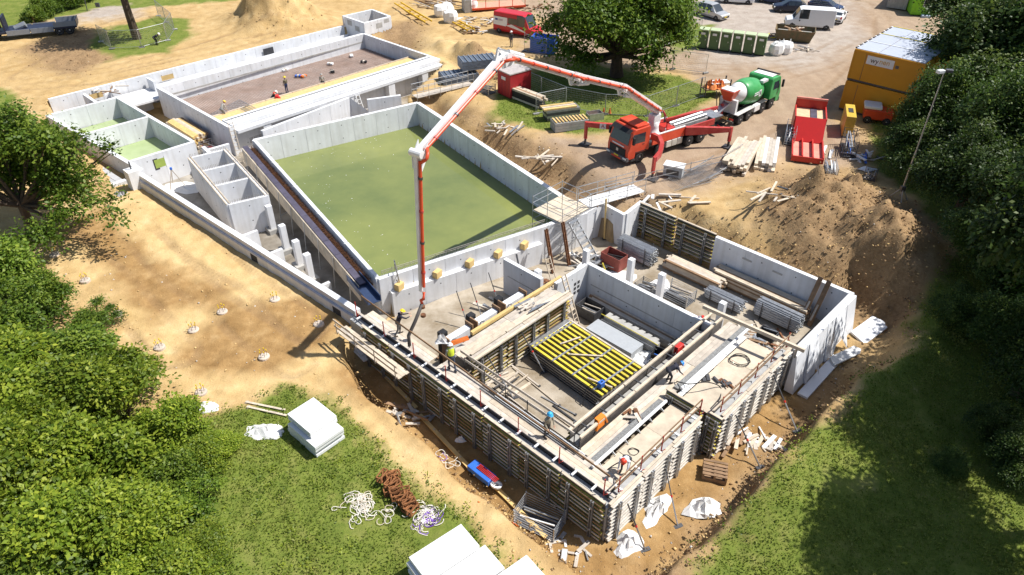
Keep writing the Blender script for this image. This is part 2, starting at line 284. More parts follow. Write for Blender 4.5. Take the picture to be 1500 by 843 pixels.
def ground_mat():
    m = bpy.data.materials.new('ground'); m.use_nodes = True; n = m.node_tree.nodes; l = m.node_tree.links; b = n['Principled BSDF']; b.inputs['Roughness'].default_value = .95; b.inputs['Specular IOR Level'].default_value = .15
    g = n.new('ShaderNodeNewGeometry')
    def noise(sc, det=6, rough=.6, stretch=None):
        t = n.new('ShaderNodeTexNoise'); t.inputs['Scale'].default_value = sc; t.inputs['Detail'].default_value = det; t.inputs['Roughness'].default_value = rough
        if stretch:
            mp = n.new('ShaderNodeMapping'); mp.inputs['Rotation'].default_value = (0, 0, stretch[1]); mp.inputs['Scale'].default_value = stretch[0]; l.new(g.outputs['Position'], mp.inputs[0]); l.new(mp.outputs[0], t.inputs['Vector'])
        else: l.new(g.outputs['Position'], t.inputs['Vector'])
        return t.outputs['Fac']
    def ramp(f, *st):
        r = n.new('ShaderNodeValToRGB'); e = r.color_ramp.elements
        while len(e) < len(st): e.new(.5)
        for k, (p_, c) in enumerate(st): e[k].position = p_; e[k].color = (*c, 1)
        l.new(f, r.inputs[0]); return r.outputs[0]
    def mix(f, a, c, mode='MIX'):
        x = n.new('ShaderNodeMix'); x.data_type = 'RGBA'; x.blend_type = mode
        if isinstance(f, float): x.inputs[0].default_value = f
        else: l.new(f, x.inputs[0])
        l.new(a, x.inputs[6]); l.new(c, x.inputs[7]); return x.outputs[2]
    def attr(nm):
        a = n.new('ShaderNodeAttribute'); a.attribute_name = nm; return a.outputs['Fac']
    def edge(f, nf, w_=.5):    # break a mask's border with noise
        a = n.new('ShaderNodeMath'); a.operation = 'MULTIPLY_ADD'; a.inputs[1].default_value = w_; l.new(nf, a.inputs[0]); l.new(f, a.inputs[2])
        s_ = n.new('ShaderNodeMapRange'); s_.inputs[1].default_value = .5 + w_ / 2 - .3; s_.inputs[2].default_value = .5 + w_ / 2 + .3; l.new(a.outputs[0], s_.inputs[0]); return s_.outputs[0]
    big, mid, fine, vfine = noise(.16, 5), noise(.9, 7), noise(5, 6, .7), noise(22, 4, .7)
    track = noise(.5, 6, .6, ((1, .12, 1), R(40)))
    sand = mix(.55, ramp(big, (.35, (.40, .265, .11)), (.62, (.54, .385, .19))), ramp(mid, (.3, (.32, .20, .08)), (.55, (.48, .33, .155)), (.75, (.60, .46, .26))))
    roadc = mix(.5, ramp(track, (.35, (.26, .18, .12)), (.65, (.41, .305, .21))), ramp(mid, (.3, (.28, .20, .135)), (.7, (.40, .305, .215))))
    gravc = ramp(mid, (.3, (.32, .265, .22)), (.7, (.43, .375, .32)))
    soilc = mix(.5, ramp(mid, (.3, (.15, .09, .045)), (.7, (.36, .235, .12))), ramp(fine, (.3, (.17, .10, .05)), (.7, (.43, .30, .165))))
    wetc = ramp(mid, (.3, (.235, .135, .05)), (.55, (.345, .21, .085)), (.75, (.45, .295, .135)))
    grassc = mix(.5, ramp(mid, (.28, (.075, .115, .018)), (.5, (.145, .185, .03)), (.66, (.24, .235, .07)), (.78, (.42, .35, .18))), ramp(fine, (.3, (.075, .12, .018)), (.7, (.21, .225, .05))))
    palec = mix(.5, ramp(big, (.35, (.50, .34, .145)), (.62, (.63, .46, .235))), ramp(mid, (.3, (.40, .26, .105)), (.55, (.58, .41, .195)), (.75, (.70, .54, .31)))); sand = mix(edge(attr('pale'), mid, .6), sand, palec)
    col = mix(edge(attr('wet'), mid), sand, wetc); col = mix(edge(attr('road'), mid, .4), col, roadc); col = mix(edge(attr('gravel'), mid, .6), col, gravc)
    col = mix(edge(attr('soil'), mid, .7), col, soilc); col = mix(edge(attr('grass'), fine, .8), col, grassc)
    rc = n.new('ShaderNodeMath'); rc.operation = 'MULTIPLY'; rc.inputs[1].default_value = .5; l.new(attr('ruts'), rc.inputs[0]); dk = n.new('ShaderNodeRGB'); dk.outputs[0].default_value = (.22, .14, .075, 1); col = mix(rc.outputs[0], col, dk.outputs[0])
    # dry bare spots in the lawn, speckle everywhere
    col = mix(.35, col, ramp(vfine, (.32, (.35, .33, .3)), (.5, (.5, .5, .5)), (.72, (.72, .7, .68))), 'OVERLAY')
    l.new(col, b.inputs['Base Color'])
    bp = n.new('ShaderNodeBump'); bp.inputs['Strength'].default_value = .55; bp.inputs['Distance'].default_value = .12; l.new(fine, bp.inputs['Height'])
    bp2 = n.new('ShaderNodeBump'); bp2.inputs['Strength'].default_value = .35; bp2.inputs['Distance'].default_value = .04; l.new(vfine, bp2.inputs['Height']); l.new(bp.outputs[0], bp2.inputs['Normal'])
    l.new(bp2.outputs[0], b.inputs['Normal']); return m
gme = sheet('ground', X, Y, Zn, ground_mat())
for k, v in ZON.items():
    at = gme.attributes.new(k, 'FLOAT', 'POINT'); at.data.foreach_set('value', v.reshape(-1).astype(np.float32))
ground = struct(put('ground', gme)); ground['label'] = 'sandy building site ground with lawns and dirt road'
_gx, _gy = X, Y
def gz(x, y):      # ground height at a point
    return float(terrain(np.array([[x]]), np.array([[y]]))[0, 0])
def GG(px, py, z0=0.0, it=4):   # photo pixel -> point on the terrain
    z = z0
    for _ in range(it): p = G(px, py, z); z = gz(p.x, p.y)
    return G(px, py, z)
# ------------------------------------------------------------------ concrete structures
def wall(parent, p0, p1, z0=FL - .3, z1=T, th=.3, panel=2.4, name='wall', m=None, holes=()):
    """wall along the (a,b) line p0-p1; core slightly inset, panels proud with open joints"""
    m = m or CONC; d = Vector((p1[0] - p0[0], p1[1] - p0[1])); ln = d.length; d /= ln; nrm = Vector((-d.y, d.x))
    def q(t, s, z): v = Vector(p0) + d * t + nrm * s; return P(v.x, v.y, z)
    def blk(mb, t0, t1, h, za, zb): mb.hexa([q(t, s, z) for z in (za, zb) for t, s in ((t0, -h), (t1, -h), (t1, h), (t0, h))])
    core = blkm = L(); blk(core, .01, ln - .01, th / 2 - .018, z0, z1 - .02); c = core.build(name, m, parent)
    k = max(1, round(ln / panel)); w_ = ln / k
    for i in range(k):
        g = .014; mb = L(); blk(mb, i * w_ + (g if i else 0), (i + 1) * w_ - (g if i < k - 1 else 0), th / 2, z0, z1 - random.uniform(0, .012)); mb.build('panel', m, c)
    # tie-rod holes
    hb = L()
    for i in range(k):
        for zz in (z1 - .45, z1 - 1.7):
            for side in (-1, 1): 
                cpt = q((i + .5) * w_, side * (th / 2 - .01), zz); cp2 = q((i + .5) * w_, side * (th / 2 + .003), zz); hb.cyl(cpt, cp2, .05, n=6)
    tag(hb.build('tie_holes', DARK, c), kind='stuff'); return c
def bars(mb, p0, p1, n, z0, h, r=.012, jit=.02):
    for i in range(n):
        t = (i + .5) / n; v = P(p0[0] + (p1[0] - p0[0]) * t + random.uniform(-jit, jit), p0[1] + (p1[1] - p0[1]) * t + random.uniform(-jit, jit), z0); mb.beam(v, v + Vector((random.uniform(-.03, .03), random.uniform(-.03, .03), h)), r * 2, r * 2)
WATER = mat('pool_water_murky', (.145, .19, .065), .05, var=.22, scale=.09, bump=.02, bscale=1.5, col2=(.25, .27, .08), spec=.5)
# --- large pool
t = thing('pool_basin', 'large rectangular concrete pool basin holding green water', 'pool', P(-31, 14, FL))
FLc, FRc, NRc, NLc = POOLC
wall(t, FLc, FRc, th=.35); wall(t, FRc, NRc, th=.4); wall(t, NRc, NLc, th=.35); wall(t, NLc, FLc, th=.3)
d_ = Vector((NRc[0] - NLc[0], NRc[1] - NLc[1])).normalized(); n_ = Vector((d_.y, -d_.x))
def nl(s, o): v = Vector(NLc) + d_ * s + n_ * o; return (v.x, v.y)
wall(t, nl(.6, .38), nl(12.0, .38), z1=-.85, th=.42, name='ledge_wall')          # thicker foot of the near wall
mb = L(); dd = Vector((FRc[0] - NRc[0], FRc[1] - NRc[1])).normalized(); nn = Vector((-dd.y, dd.x)) * -1
for s0 in range(10): mb.hexa([P(NRc[0] + dd.x * s + nn.x * o, NRc[1] + dd.y * s + nn.y * o, z) for z in (-1.02, -.96) for s, o in ((1 + s0 * 2.4, .19), (3.38 + s0 * 2.4, .19), (3.38 + s0 * 2.4, .215), (1 + s0 * 2.4, .215))])
mb.build('wall_groove', CONC2, t)
mb = L()
for i in range(110): bars(mb, nl(.3 + i * .112, -.1), nl(.3 + i * .112 + .001, -.1), 1, T - .01, .42, .009, .0)
mb.beam(P(*nl(.3, -.1), T + .40), P(*nl(12.6, -.1), T + .40), .02, .02); mb.beam(P(*nl(.3, -.1), T + .28), P(*nl(12.6, -.1), T + .28), .02, .02); tag(mb.build('starter_bars', mat('grey_rebar', (.42, .38, .33), .7, .2), t), kind='stuff')
mb = L()
for s in (2.2, 4.3, 6.6, 8.9): v = P(*nl(s, .52), -.72); mb.cbox(v, (.1, .1, .1))
for s in (1.2, 3.9, 6.3, 8.5, 10.6):
    k = thing('wooden_block', 'small plywood block standing on the ledge of the pool wall, number %s from the hose' % ('one', 'two', 'three', 'four', 'five')[(1.2, 3.9, 6.3, 8.5, 10.6).index(s)], 'block', P(*nl(s, .42), -.85), ROTA + .2)
    L().box(-.18, .18, -.28, .28, .01, .5).build('box', WOODY, k, world=False, bevel=.02); L().box(-.22, -.185, -.3, .3, .0, .42).build('face_board', WOOD, k, world=False)
pw = L(); pw.add([P(a, b, -2.02) for a, b in POOLC], [(0, 1, 2, 3)])
o = pw.build('pool_water', WATER); struct(o); o['label'] = 'still murky green water of the large pool'
# --- gutter formwork along the pool's left wall
g = thing('gutter_formwork', 'long violet-topped gutter formwork beside the pool with rusty starter bars', 'formwork', P(-33, 5, FL))
pd = Vector((NLc[0] - FLc[0], NLc[1] - FLc[1])); pl = pd.length; pd /= pl; pn = Vector((pd.y, -pd.x)); pn = pn if pn.y < 0 else -pn
def pg(s, o, z): v = Vector(FLc) + pd * s + pn * o; return P(v.x, v.y, z)
def strip(name, s0, s1, o0, o1, z0, z1, m, par): return L().hexa([pg(s, o, z) for z in (z0, z1) for s, o in ((s0, o0), (s1, o0), (s1, o1), (s0, o1))]).build(name, m, par)
for i in range(12):
    s0, s1 = .2 + i * 2.02, .2 + (i + 1) * 2.02 - .03
    strip('top_board', s0, s1, .66, 1.1, -.16 - .008 * (i % 2), -.1, PURP, g); strip('side_board', s0 + .02, s1, 1.14, 1.2, -1.35, -.18, PLY, g)
    strip('channel_board', s0, s1, .2, .62, -.5, -.42, RUST, g)
mb = L()
for i in range(190):
    s = .4 + i * .126 + random.uniform(-.03, .03); p = pg(s, .4 + random.uniform(-.12, .12), -.42); mb.beam(p, p + Vector((random.uniform(-.05, .05), random.uniform(-.05, .05), random.uniform(.35, .5))), .022, .022)
    mb.beam(pg(s, .22, -.12 + random.uniform(-.03, .03)), pg(s + random.uniform(-.05, .05), .64, -.1), .02, .02)
tag(mb.build('starter_bars', RUST, g), kind='stuff')
for i in range(9):
    s = 1.5 + i * 2.7; mb = L(); mb.cyl(pg(s, 1.25, -.2), pg(s + .2, 1.5, FL), .03, n=6); mb.build('prop', STEEL, g)
for i in range(5):     # coping blocks on the pool's left wall
    strip('coping', .3 + i * 4.9, 5.1 + i * 4.9, -.13, .12, T + .004, T + .06, CONC, g)
st = thing('steel_tray', 'dark blue open steel tray at the near end of the gutter formwork', 'tray', pg(24.4, 1, -.1))
for a_, b_, z0, z1 in ((.55, 1.45, -.35, -.3), (.55, .6, -.3, .05), (1.4, 1.45, -.3, .05)): strip('side_plate', 23.2, 26.4, a_, b_, z0, z1, mat('blue_grey_steel', (.06, .09, .17), .4, .5), st)
# --- training pool with rebar floor
t = thing('training_pool_basin', 'long far basin with white walls and a rebar-covered floor', 'pool', P(-57, 21, FL))
wall(t, (-63.4, 8.4), (-49.0, 8.6)); wall(t, (-63.4, 8.4), (-63.1, 33.4), th=.5); wall(t, (-63.1, 33.4), (-49.6, 33.6))
wall(t, (-49.7, 8.8), (-49.9, 33.6), z1=-.12, th=.5)
mb = L(); mb.ab(-51.3, -49.45, 8.9, 33.5, -.12, T); mb.build('wide_coping', CONC, t)
mb = L(); mb.ab(-62.9, -51.5, 8.7, 33.2, -1.75, -1.5); fl_ = mb.build('floor', mat('rebar_floor', (.46, .36, .30), .9, var=.3, scale=.35, col2=(.60, .55, .52)), t)
mb = L()
for i in range(110): b_ = 8.9 + i * .221; mb.ab(-62.8, -54.6, b_, b_ + .035, -1.46 + .01 * (i % 2), -1.43 + .01 * (i % 2))
for i in range(44): a_ = -62.7 + i * .187; mb.ab(a_, a_ + .035, 8.8, 33.1, -1.42, -1.395)
tag(mb.build('rebar_mat', mat('mat_rebar', (.36, .25, .20), .8, .2, var=.3, scale=1), t), kind='stuff')
mb = L(); mb.ab(-54.3, -51.4, 8.8, 33.2, -1.4, -.62); mb.build('sand_shelf', mat('shelf_sand', (.55, .40, .18), .9, var=.2), t)
for i in range(8): mb = L(); mb.ab(-54.42, -54.3, 8.9 + i * 3.04, 11.9 + i * 3.04, -.72, -.5); mb.build('edge_board', WOOD, t)
for i in range(40): mb = L(); mb.ab(-54.62, -54.43, 9.1 + i * .6, 9.35 + i * .6, -1.35, -.6); mb.build('bracket', DARK, t)
for i, b_ in enumerate((11.5, 16.3, 21.1, 25.9, 30.4)): mb = L(); mb.ab(-49.45, -48.75, b_, b_ + .8, FL, -.42); mb.build('pier', CONC, t)
mb = L(); mb.ab(-49.44, -48.7, 9.0, 33.4, -.42, -.15); mb.build('pier_beam', CONC, t)
mb = L()
for i in range(70): bars(mb, (-50.2, 9 + i * .35), (-50.2, 9 + i * .35 + .01), 1, T, .25, .01)
tag(mb.build('starter_bars', STEELD, t), kind='stuff'); L().ab(-50.8, -50.74, 9, 33.3, T, T + .05).build('coping_rail', STEELD, t)
L().ab(-62.93, -62.85, 9, 33, -.75, -.6).build('overflow_slot', CONC2, t)
# --- far boundary wall with a window and the tall end box
t = thing('boundary_wall', 'long white concrete wall along the far sand edge with a square opening', 'wall', P(-67.3, 17, FL))
wall(t, (-67.6, -.4), (-67.2, 33.4), z1=T + .1); wall(t, (-66.0, .3), (-66.0, 8.3), z1=-.9); L().ab(-67.0, -63.4, 4.6, 33.3, -1.1, -.9).build('walkway', CONC, t); L().ab(-66.3, -66.2, 9, 33.3, -.9, -.5).build('upstand', CONC, t)
L().ab(-67.03, -67.02, 22.2, 23.5, -.75, .0).build('opening', DARK, t)
for b_ in (3.0, 10.3): L().ab(-67.03, -67.018, b_, b_ + 1.3, -.6, -.1).build('opening', mat('opening_sand', (.52, .36, .15), .9), t)
L().ab(-67.0, -65.4, 8.8, 9.05, -1.0, .15).build('cross_wall', CONC, t)
t = thing('stair_box', 'tall white concrete box with two small openings at the far basin corner', 'wall', P(-65, 36, FL))
zt = 1.35; wall(t, (-67.4, 33.6), (-67.2, 37.9), z1=zt); wall(t, (-67.2, 37.9), (-63.2, 37.6), z1=zt); wall(t, (-63.2, 37.6), (-63.2, 33.6), z1=zt); L().ab(-67.1, -63.3, 33.6, 33.85, FL, zt).build('wall', CONC, t)
for a_, z0 in ((-66.5, .5), (-65.0, .1)): L().ab(a_, a_ + .9, 33.58, 33.595, z0, z0 + .6).build('opening', CONC2, t)
L().ab(-63.05, -63.04, 35.3, 36.2, .35, .95).build('opening', CONC2, t); L().ab(-63.05, -63.04, 36.5, 37.3, .75, 1.2).build('opening', CONC2, t)
# --- two balance basins on the left with green water
t = thing('balance_tank', 'pair of deep white concrete tanks with pale green water beside the sand field', 'tank', P(-55, 2, FL))
wall(t, (-63.8, -1.4), (-63.6, 4.5), z1=T); wall(t, (-63.8, 4.5), (-48.7, 4.9), z1=T); wall(t, (-57.0, -1.0), (-56.8, 4.6), z1=T); wall(t, (-48.8, -.6), (-48.7, 4.9), z1=T)
wall(t, (-66.9, 2.6), (-63.7, 2.6), z1=T); L().ab(-48.63, -48.61, 1.2, 2.5, -1.2, -.2).build('opening', DARK, t); L().ab(-48.61, -48.60, 1.3, 2.4, -1.05, -.3).build('opening_view', mat('algae', (.30, .38, .08), .5), t)
for a0, a1 in ((-63.5, -57.1), (-56.7, -48.9)):
    o = L().add([P(a, b, -1.75) for a, b in ((a0, -1.3), (a0, 4.6), (a1, 4.7), (a1, -.9))], [(0, 1, 2, 3)]).build('tank_water', mat('tank_water', (.30, .38, .17), .1, var=.1, scale=.3, col2=(.40, .47, .26))); struct(o); o['label'] = 'pale green water at the bottom of a white tank'
# --- left retaining wall
t = thing('retaining_wall', 'long low concrete wall with blue membrane edge along the sand field', 'wall', P(-40, 0, FL))
wall(t, (-63.9, -1.75), (-46.6, -.45), th=.35); wall(t, (-46.3, -.75), (-19.4, .75), z1=.1, th=.4)
def lw(s, o): k = s / 26.9; return (-46.3 + 26.9 * k - o * .055, -.75 + 1.5 * k - o)
for i in range(9): 
    s0, s1 = i * 2.98, (i + 1) * 2.98 - .02; L().hexa([P(*lw(s, o), z) for z in (-.32, -.26) for s, o in ((s0, .2), (s1, .2), (s1, .3), (s0, .3))]).build('membrane_strip', mat('blue_grey_membrane', (.5, .52, .62), .6, var=.2), t)
    L().hexa([P(*lw(s, o), z) for z in (-1.3, -.33) for s, o in ((s0, .2), (s1, .2), (s1, .34), (s0, .34))]).build('foot_panel', CONC, t)
    if i in (5, 8): L().hexa([P(*lw(s, o), z) for z in (-1.0, -.45) for s, o in ((s0 + 1, .34), (s0 + 1.8, .34), (s0 + 1.8, .345), (s0 + 1, .345))]).build('opening', DARK, t)
t = thing('corner_pillar', 'square white concrete pillar with bent white sheets at the retaining wall corner', 'pillar', P(-46.2, -1.4, -1.4))
L().ab(-46.9, -45.9, -1.7, -.8, -1.6, .55).build('shaft', CONC, t); L().cyl(P(-46.5, -1.2, .5), P(-46.5, -1.2, 1.2), .06).build('pipe', STEELD, t)
# --- three open cells
t = thing('chamber_block', 'row of three open white concrete chambers with starter bars on top', 'tank', P(-40.5, 3.4, FL))
c0, c1 = (-45.6, 3.1), (-36.2, 1.5); e0, e1 = (-45.0, 5.9), (-35.4, 4.2); zc = .35
lerp = lambda p, q, k: (p[0] + (q[0] - p[0]) * k, p[1] + (q[1] - p[1]) * k)
wall(t, c0, c1, z1=zc, th=.28); wall(t, e0, e1, z1=zc, th=.28)
for k in (0, .31, .63, 1): wall(t, lerp(c0, c1, k), lerp(e0, e1, k), z1=zc - (.02 if 0 < k < 1 else 0), th=.26)
wall(t, (-47.6, 5.2), (-46.1, 5.0), z1=.0, th=.3); wall(t, (-47.2, 5.1), (-47.0, 7.2), z1=-.2)
mb = L()
for k in (0, .31, .63, 1): bars(mb, lerp(c0, c1, k), lerp(e0, e1, k), 22, zc - .03, .32, .01)
bars(mb, c0, c1, 40, zc - .03, .3, .01); bars(mb, e0, e1, 40, zc - .03, .3, .01); tag(mb.build('starter_bars', mat('grey_rebar', (.4, .4, .4), .6, .3), t), kind='stuff')
for o_ in (-.12, .12): L().beam(P(c0[0], c0[1] + o_, zc + .03), P(c1[0], c1[1] + o_, zc + .03), .08, .05).build('edge_batten', WOOD, t); L().beam(P(e0[0], e0[1] + o_, zc + .03), P(e1[0], e1[1] + o_, zc + .03), .08, .05).build('edge_batten', WOODG, t)
cols = [(-35.0, 3.9, 'nearest the chambers'), (-31.8, 3.1, 'second from the chambers'), (-29.3, 2.65, 'third from the chambers'), (-27.3, 2.25, 'farthest from the chambers')]
for a_, b_, s in cols:
    t = thing('concrete_column', 'square white column beside the retaining wall, ' + s, 'column', P(a_, b_, FL), ROTA - .1, 'columns beside the gutter'); L().box(-.2, .2, -.22, .22, 0, 2.25).build('shaft', CONC, t, world=False, bevel=.02); L().box(-.45, .45, -.45, .45, 0, .35).build('footing', CONC2, t, world=False)
for i, (a_, b_) in enumerate(((-33.6, 1.2), (-30.6, 1.35), (-25.2, 1.6))):
    t = thing('partition_wall', 'low concrete partition behind the retaining wall, %s from the chambers' % ('first', 'second', 'third')[i], 'wall', P(a_, b_, FL)); wall(t, (a_, b_ - .9), (a_ + .1, b_ + .8), z1=-.9 - .3 * i, th=.25); L().ab(a_ + .3, a_ + 1.5, b_ - .6, b_ + .5, FL, -2.0).build('plinth', CONC2, t)
# service floor left of the pool, floors of the hall
o = L().hexa([P(a, b, z) for z in (-2.75, FL) for a, b in ((-66.8, -1), (-19.3, .9), (-20.5, 3.6), (-44.5, 24.5))]).build('service_floor', mat('wet_service_floor', (.20, .155, .10), .35, var=.45, scale=.5, col2=(.42, .38, .32), spec=.5)); struct(o)
o = L().hexa([P(a, b, z) for z in (-2.75, FL + .01) for a, b in ((-49.2, 8.6), (-44.6, 9), (-41, 24.6), (-49.4, 34))]).build('passage_floor', SLAB); struct(o)
o = L().hexa([P(a, b, z) for z in (-2.8, FL + .004) for a, b in ((-20.5, .5), (.1, .5), (.9, 22.6), (-16.9, 22.6))]).build('hall_floor', SLAB); struct(o); o['label'] = 'sandy damp concrete floor slab of the new hall'
# passage walls between the basins
t = thing('passage_wall', 'long white wall with a sloping end in the passage behind the large pool', 'wall', P(-47, 15, FL))
wall(t, (-46.6, 10.2), (-47.6, 20.2), th=.3, z1=.15); wall(t, (-46.0, 21.2), (-44.6, 24.2), th=.3, z1=.1)
L().hexa([P(*q, FL) for q in ((-47.75, 20.2), (-47.45, 20.2), (-45.9, 21.3), (-46.2, 21.3))] + [P(-47.75, 20.2, .15), P(-47.45, 20.2, .15), P(-45.9, 21.3, -1.2), P(-46.2, 21.3, -1.2)]).build('sloping_end', CONC, t)
bb = L(); bars(bb, (-46.5, 8.9), (-46.6, 10.2), 16, -.6, .5, .012); tag(bb.build('starter_bars', STEELD, t), kind='stuff')
# --- the hall
t = thing('hall_walls', 'roofless concrete hall walls around the muddy floor at the right', 'wall', P(-6, 18, FL))
wall(t, (-12.7, 14.1), (-3.55, 14.1), th=.28); wall(t, (-12.65, 10.9), (-12.65, 13.9), th=.26); wall(t, (-16.9, 10.7), (-13.6, 10.7), th=.28)
wall(t, (-8.4, 22.75), (1.15, 22.75), th=.3); wall(t, (1.05, 15.4), (1.05, 22.55), th=.26); wall(t, (-16.9, 21.0), (-14.7, 20.75), th=.28); wall(t, (-14.75, 20.9), (-15.0, 23.2), th=.28); wall(t, (-17.0, 18.9), (-16.9, 20.9), th=.28)
L().ab(-12.2, -4, 13.955, 13.965, -1.28, -1.2).build('construction_joint', CONC2, t)
for a_ in (-6.2, -4.0): L().ab(a_, a_ + .7, 22.58, 22.6, -.55, -.42).build('recess', CONC2, t)
for z0 in (-.85, -1.2, -1.55): 
    for b_ in (12.6, 12.95): L().ab(-12.515, -12.508, b_, b_ + .22, z0, z0 + .22).build('opening', DARK, t)
L().ab(-16.5, -14, 10.55, 10.558, -1.0, -.93).build('construction_joint', CONC2, t)
hc = [(-13.6, 15.1, T + .1, 'nearest the scaffold tower'), (-14.4, 11.2, T, 'beside the small inner wall'), (-10.8, 16.3, T + .1, 'between the red crate and the basket'), (-8.4, 16.3, T + .1, 'between the two wire baskets'), (-4.0, 16.2, T + .2, 'at the end of the long timber')]
for a_, b_, z1, s in hc:
    t = thing('concrete_column', 'slim white column standing in the hall ' + s, 'column', P(a_, b_, FL), ROTA, 'hall columns'); L().box(-.19, .19, -.19, .19, 0, z1 - FL).build('shaft', CONC, t, world=False, bevel=.02); L().box(-.24, .24, -.24, .24, 0, .06).build('base_kicker', CONC2, t, world=False)
# ------------------------------------------------------------------ wall formwork
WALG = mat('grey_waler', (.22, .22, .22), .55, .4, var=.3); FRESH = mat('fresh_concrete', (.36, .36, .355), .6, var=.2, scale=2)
PALEB = mat('sunlit_beam', (.56, .53, .48), .8, var=.25, scale=3); YELD = mat('shaded_yellow_beam', (.42, .35, .06), .7, var=.4, scale=3)  # sun and shade put into beam colour: pale on lit panels, darker yellow on shaded
def fw(label, axis, fix, s0, s1, out, z0=FL + .05, z1=T, nb=10, group='wall formwork panels', lit=False):
    """formwork panel along a (axis 'a', b=fix) or b; beams stand off on the `out` side"""
    pt = (lambda s, o, z: P(s, fix + out * o, z)) if axis == 'a' else (lambda s, o, z: P(fix + out * o, s, z))
    t = thing('formwork_panel', label, 'formwork', pt((s0 + s1) / 2, 0, z0), 0, group)
    def blk(mb, u0, u1, o0, o1, za, zb, mi=0): return mb.hexa([pt(u, o, z) for z in (za, zb) for u, o in ((u0, o0), (u1, o0), (u1, o1), (u0, o1))], mi)
    blk(L(), s0 + .005, s1 - .005, .0, .025, z0, z1).build('plywood_face', PLYD, t)
    for i in range(nb):
        z = z0 + .12 + (z1 - z0 - .3) * i / (nb - 1); j0, j1 = random.uniform(-.08, .1), random.uniform(-.08, .1)
        mb = L(); blk(mb, s0 + .02 - j0, s1 - .02 + j1, .026, .066, z - .04, z + .04); blk(mb, s0 + .02 - j0, s1 - .02 + j1, .186, .226, z - .04, z + .04); blk(mb, s0 + .02 - j0, s1 - .02 + j1, .066, .186, z - .014, z + .014, 1)
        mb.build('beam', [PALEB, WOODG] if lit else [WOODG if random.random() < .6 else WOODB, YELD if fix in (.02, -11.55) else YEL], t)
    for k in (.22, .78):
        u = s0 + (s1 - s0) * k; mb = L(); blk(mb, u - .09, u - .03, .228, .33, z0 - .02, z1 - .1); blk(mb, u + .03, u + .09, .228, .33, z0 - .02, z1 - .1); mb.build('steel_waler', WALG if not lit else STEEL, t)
        for zz in (z0 + .6, z1 - .5): mb = L(); mb.cyl(pt(u, .0, zz), pt(u, .45, zz), .012, n=5); mb.cyl(pt(u, .33, zz), pt(u, .36, zz), .07, n=8); mb.build('tie_nut', STEEL, t)
    blk(L(), s0 + .01, s1 - .01, -.02, .12, z1 + .003, z1 + .06).build('top_batten', WOOD, t)
    return t
ord_ = ('first', 'second', 'third', 'fourth', 'fifth', 'sixth', 'seventh')
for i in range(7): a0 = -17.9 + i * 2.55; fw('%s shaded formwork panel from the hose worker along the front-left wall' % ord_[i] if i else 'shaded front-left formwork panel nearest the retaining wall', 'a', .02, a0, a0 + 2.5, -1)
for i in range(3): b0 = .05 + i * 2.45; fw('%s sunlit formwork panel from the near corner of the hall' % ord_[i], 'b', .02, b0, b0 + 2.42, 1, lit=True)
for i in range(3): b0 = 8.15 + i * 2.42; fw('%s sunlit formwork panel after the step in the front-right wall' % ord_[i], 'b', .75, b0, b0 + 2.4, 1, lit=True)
fw('dark formwork panel facing the notch beside the broken step', 'a', 7.9, -2.3, -.1, -1, z0=-1.6); fw('short formwork panel closing the step of the front-right wall', 'a', 8.0, .1, .95, -1)
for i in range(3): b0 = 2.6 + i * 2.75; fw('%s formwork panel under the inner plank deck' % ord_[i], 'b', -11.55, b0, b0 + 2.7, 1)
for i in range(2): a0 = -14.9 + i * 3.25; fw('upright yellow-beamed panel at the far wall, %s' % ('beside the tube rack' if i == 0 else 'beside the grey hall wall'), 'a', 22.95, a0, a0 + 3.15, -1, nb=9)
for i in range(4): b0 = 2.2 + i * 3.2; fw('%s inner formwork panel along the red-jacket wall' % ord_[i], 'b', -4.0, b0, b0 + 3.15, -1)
# concrete being poured between the front forms
t = thing('poured_wall', 'dark fresh concrete wall between the front-left forms with pale spacers', 'wall', P(-9, .3, FL))
L().ab(-19.2, 0, .03, .47, FL, -.08).build('fresh_concrete', FRESH, t); L().ab(-19.2, -.3, .5, .53, FL, T).build('inner_face', PLYD, t)
for i in range(8): L().ab(-19.1 + i * 2.4, -16.75 + i * 2.4, .47, .6, T, T + .06).build('top_batten', WOODG, t)
for i in range(16): L().ab(-18.6 + i * 1.17, -18.5 + i * 1.17, .1, .46, T + .01, T + .07).build('spacer', WHITEP, t)
t = thing('poured_wall', 'dark fresh concrete wall between the front-right forms', 'wall', P(-.2, 4, FL))
L().ab(-.4, .0, .55, 7.6, FL, -.06).build('fresh_concrete', FRESH, t); L().ab(-.45, -.42, .55, 7.7, FL, T).build('inner_face', PLYD, t); L().ab(-.5, -.38, .55, 7.7, T, T + .06).build('top_batten', WOOD, t)
L().ab(.3, .72, 8.1, 15.3, FL, -.06).build('fresh_concrete', FRESH, t); L().ab(.27, .3, 8.1, 15.3, FL, T).build('inner_face', PLYD, t); L().ab(.2, .33, 8.1, 15.3, T, T + .06).build('top_batten', WOOD, t)
for i in range(5): L().ab(-.4, .0, 1 + i * 1.5, 1.1 + i * 1.5, T + .01, T + .07).build('spacer', WHITEP, t)
t = thing('poured_wall', 'narrow dark wall form with two long timbers beside the stacked yellow panels', 'wall', P(-3.7, 8, FL))
L().ab(-3.95, -3.35, 2.1, 15.1, FL, -.35).build('fresh_concrete', CONC2, t); L().ab(-3.33, -3.3, 2.1, 15.1, FL, T).build('face', PLYD, t)
for i in range(3): L().ab(-4.05, -3.93, 2.1 + i * 4.4, 6.4 + i * 4.4, T + .0, T + .12).build('long_timber', WOOD, t); L().ab(-3.38, -3.24, 2.1 + i * 4.4, 6.45 + i * 4.4, T + .02, T + .14).build('long_timber', WOOD, t)
for i in range(9): L().ab(-3.95, -3.38, 2.9 + i * 1.45, 2.98 + i * 1.45, T - .05, T - .0).build('spacer', STEELD, t)
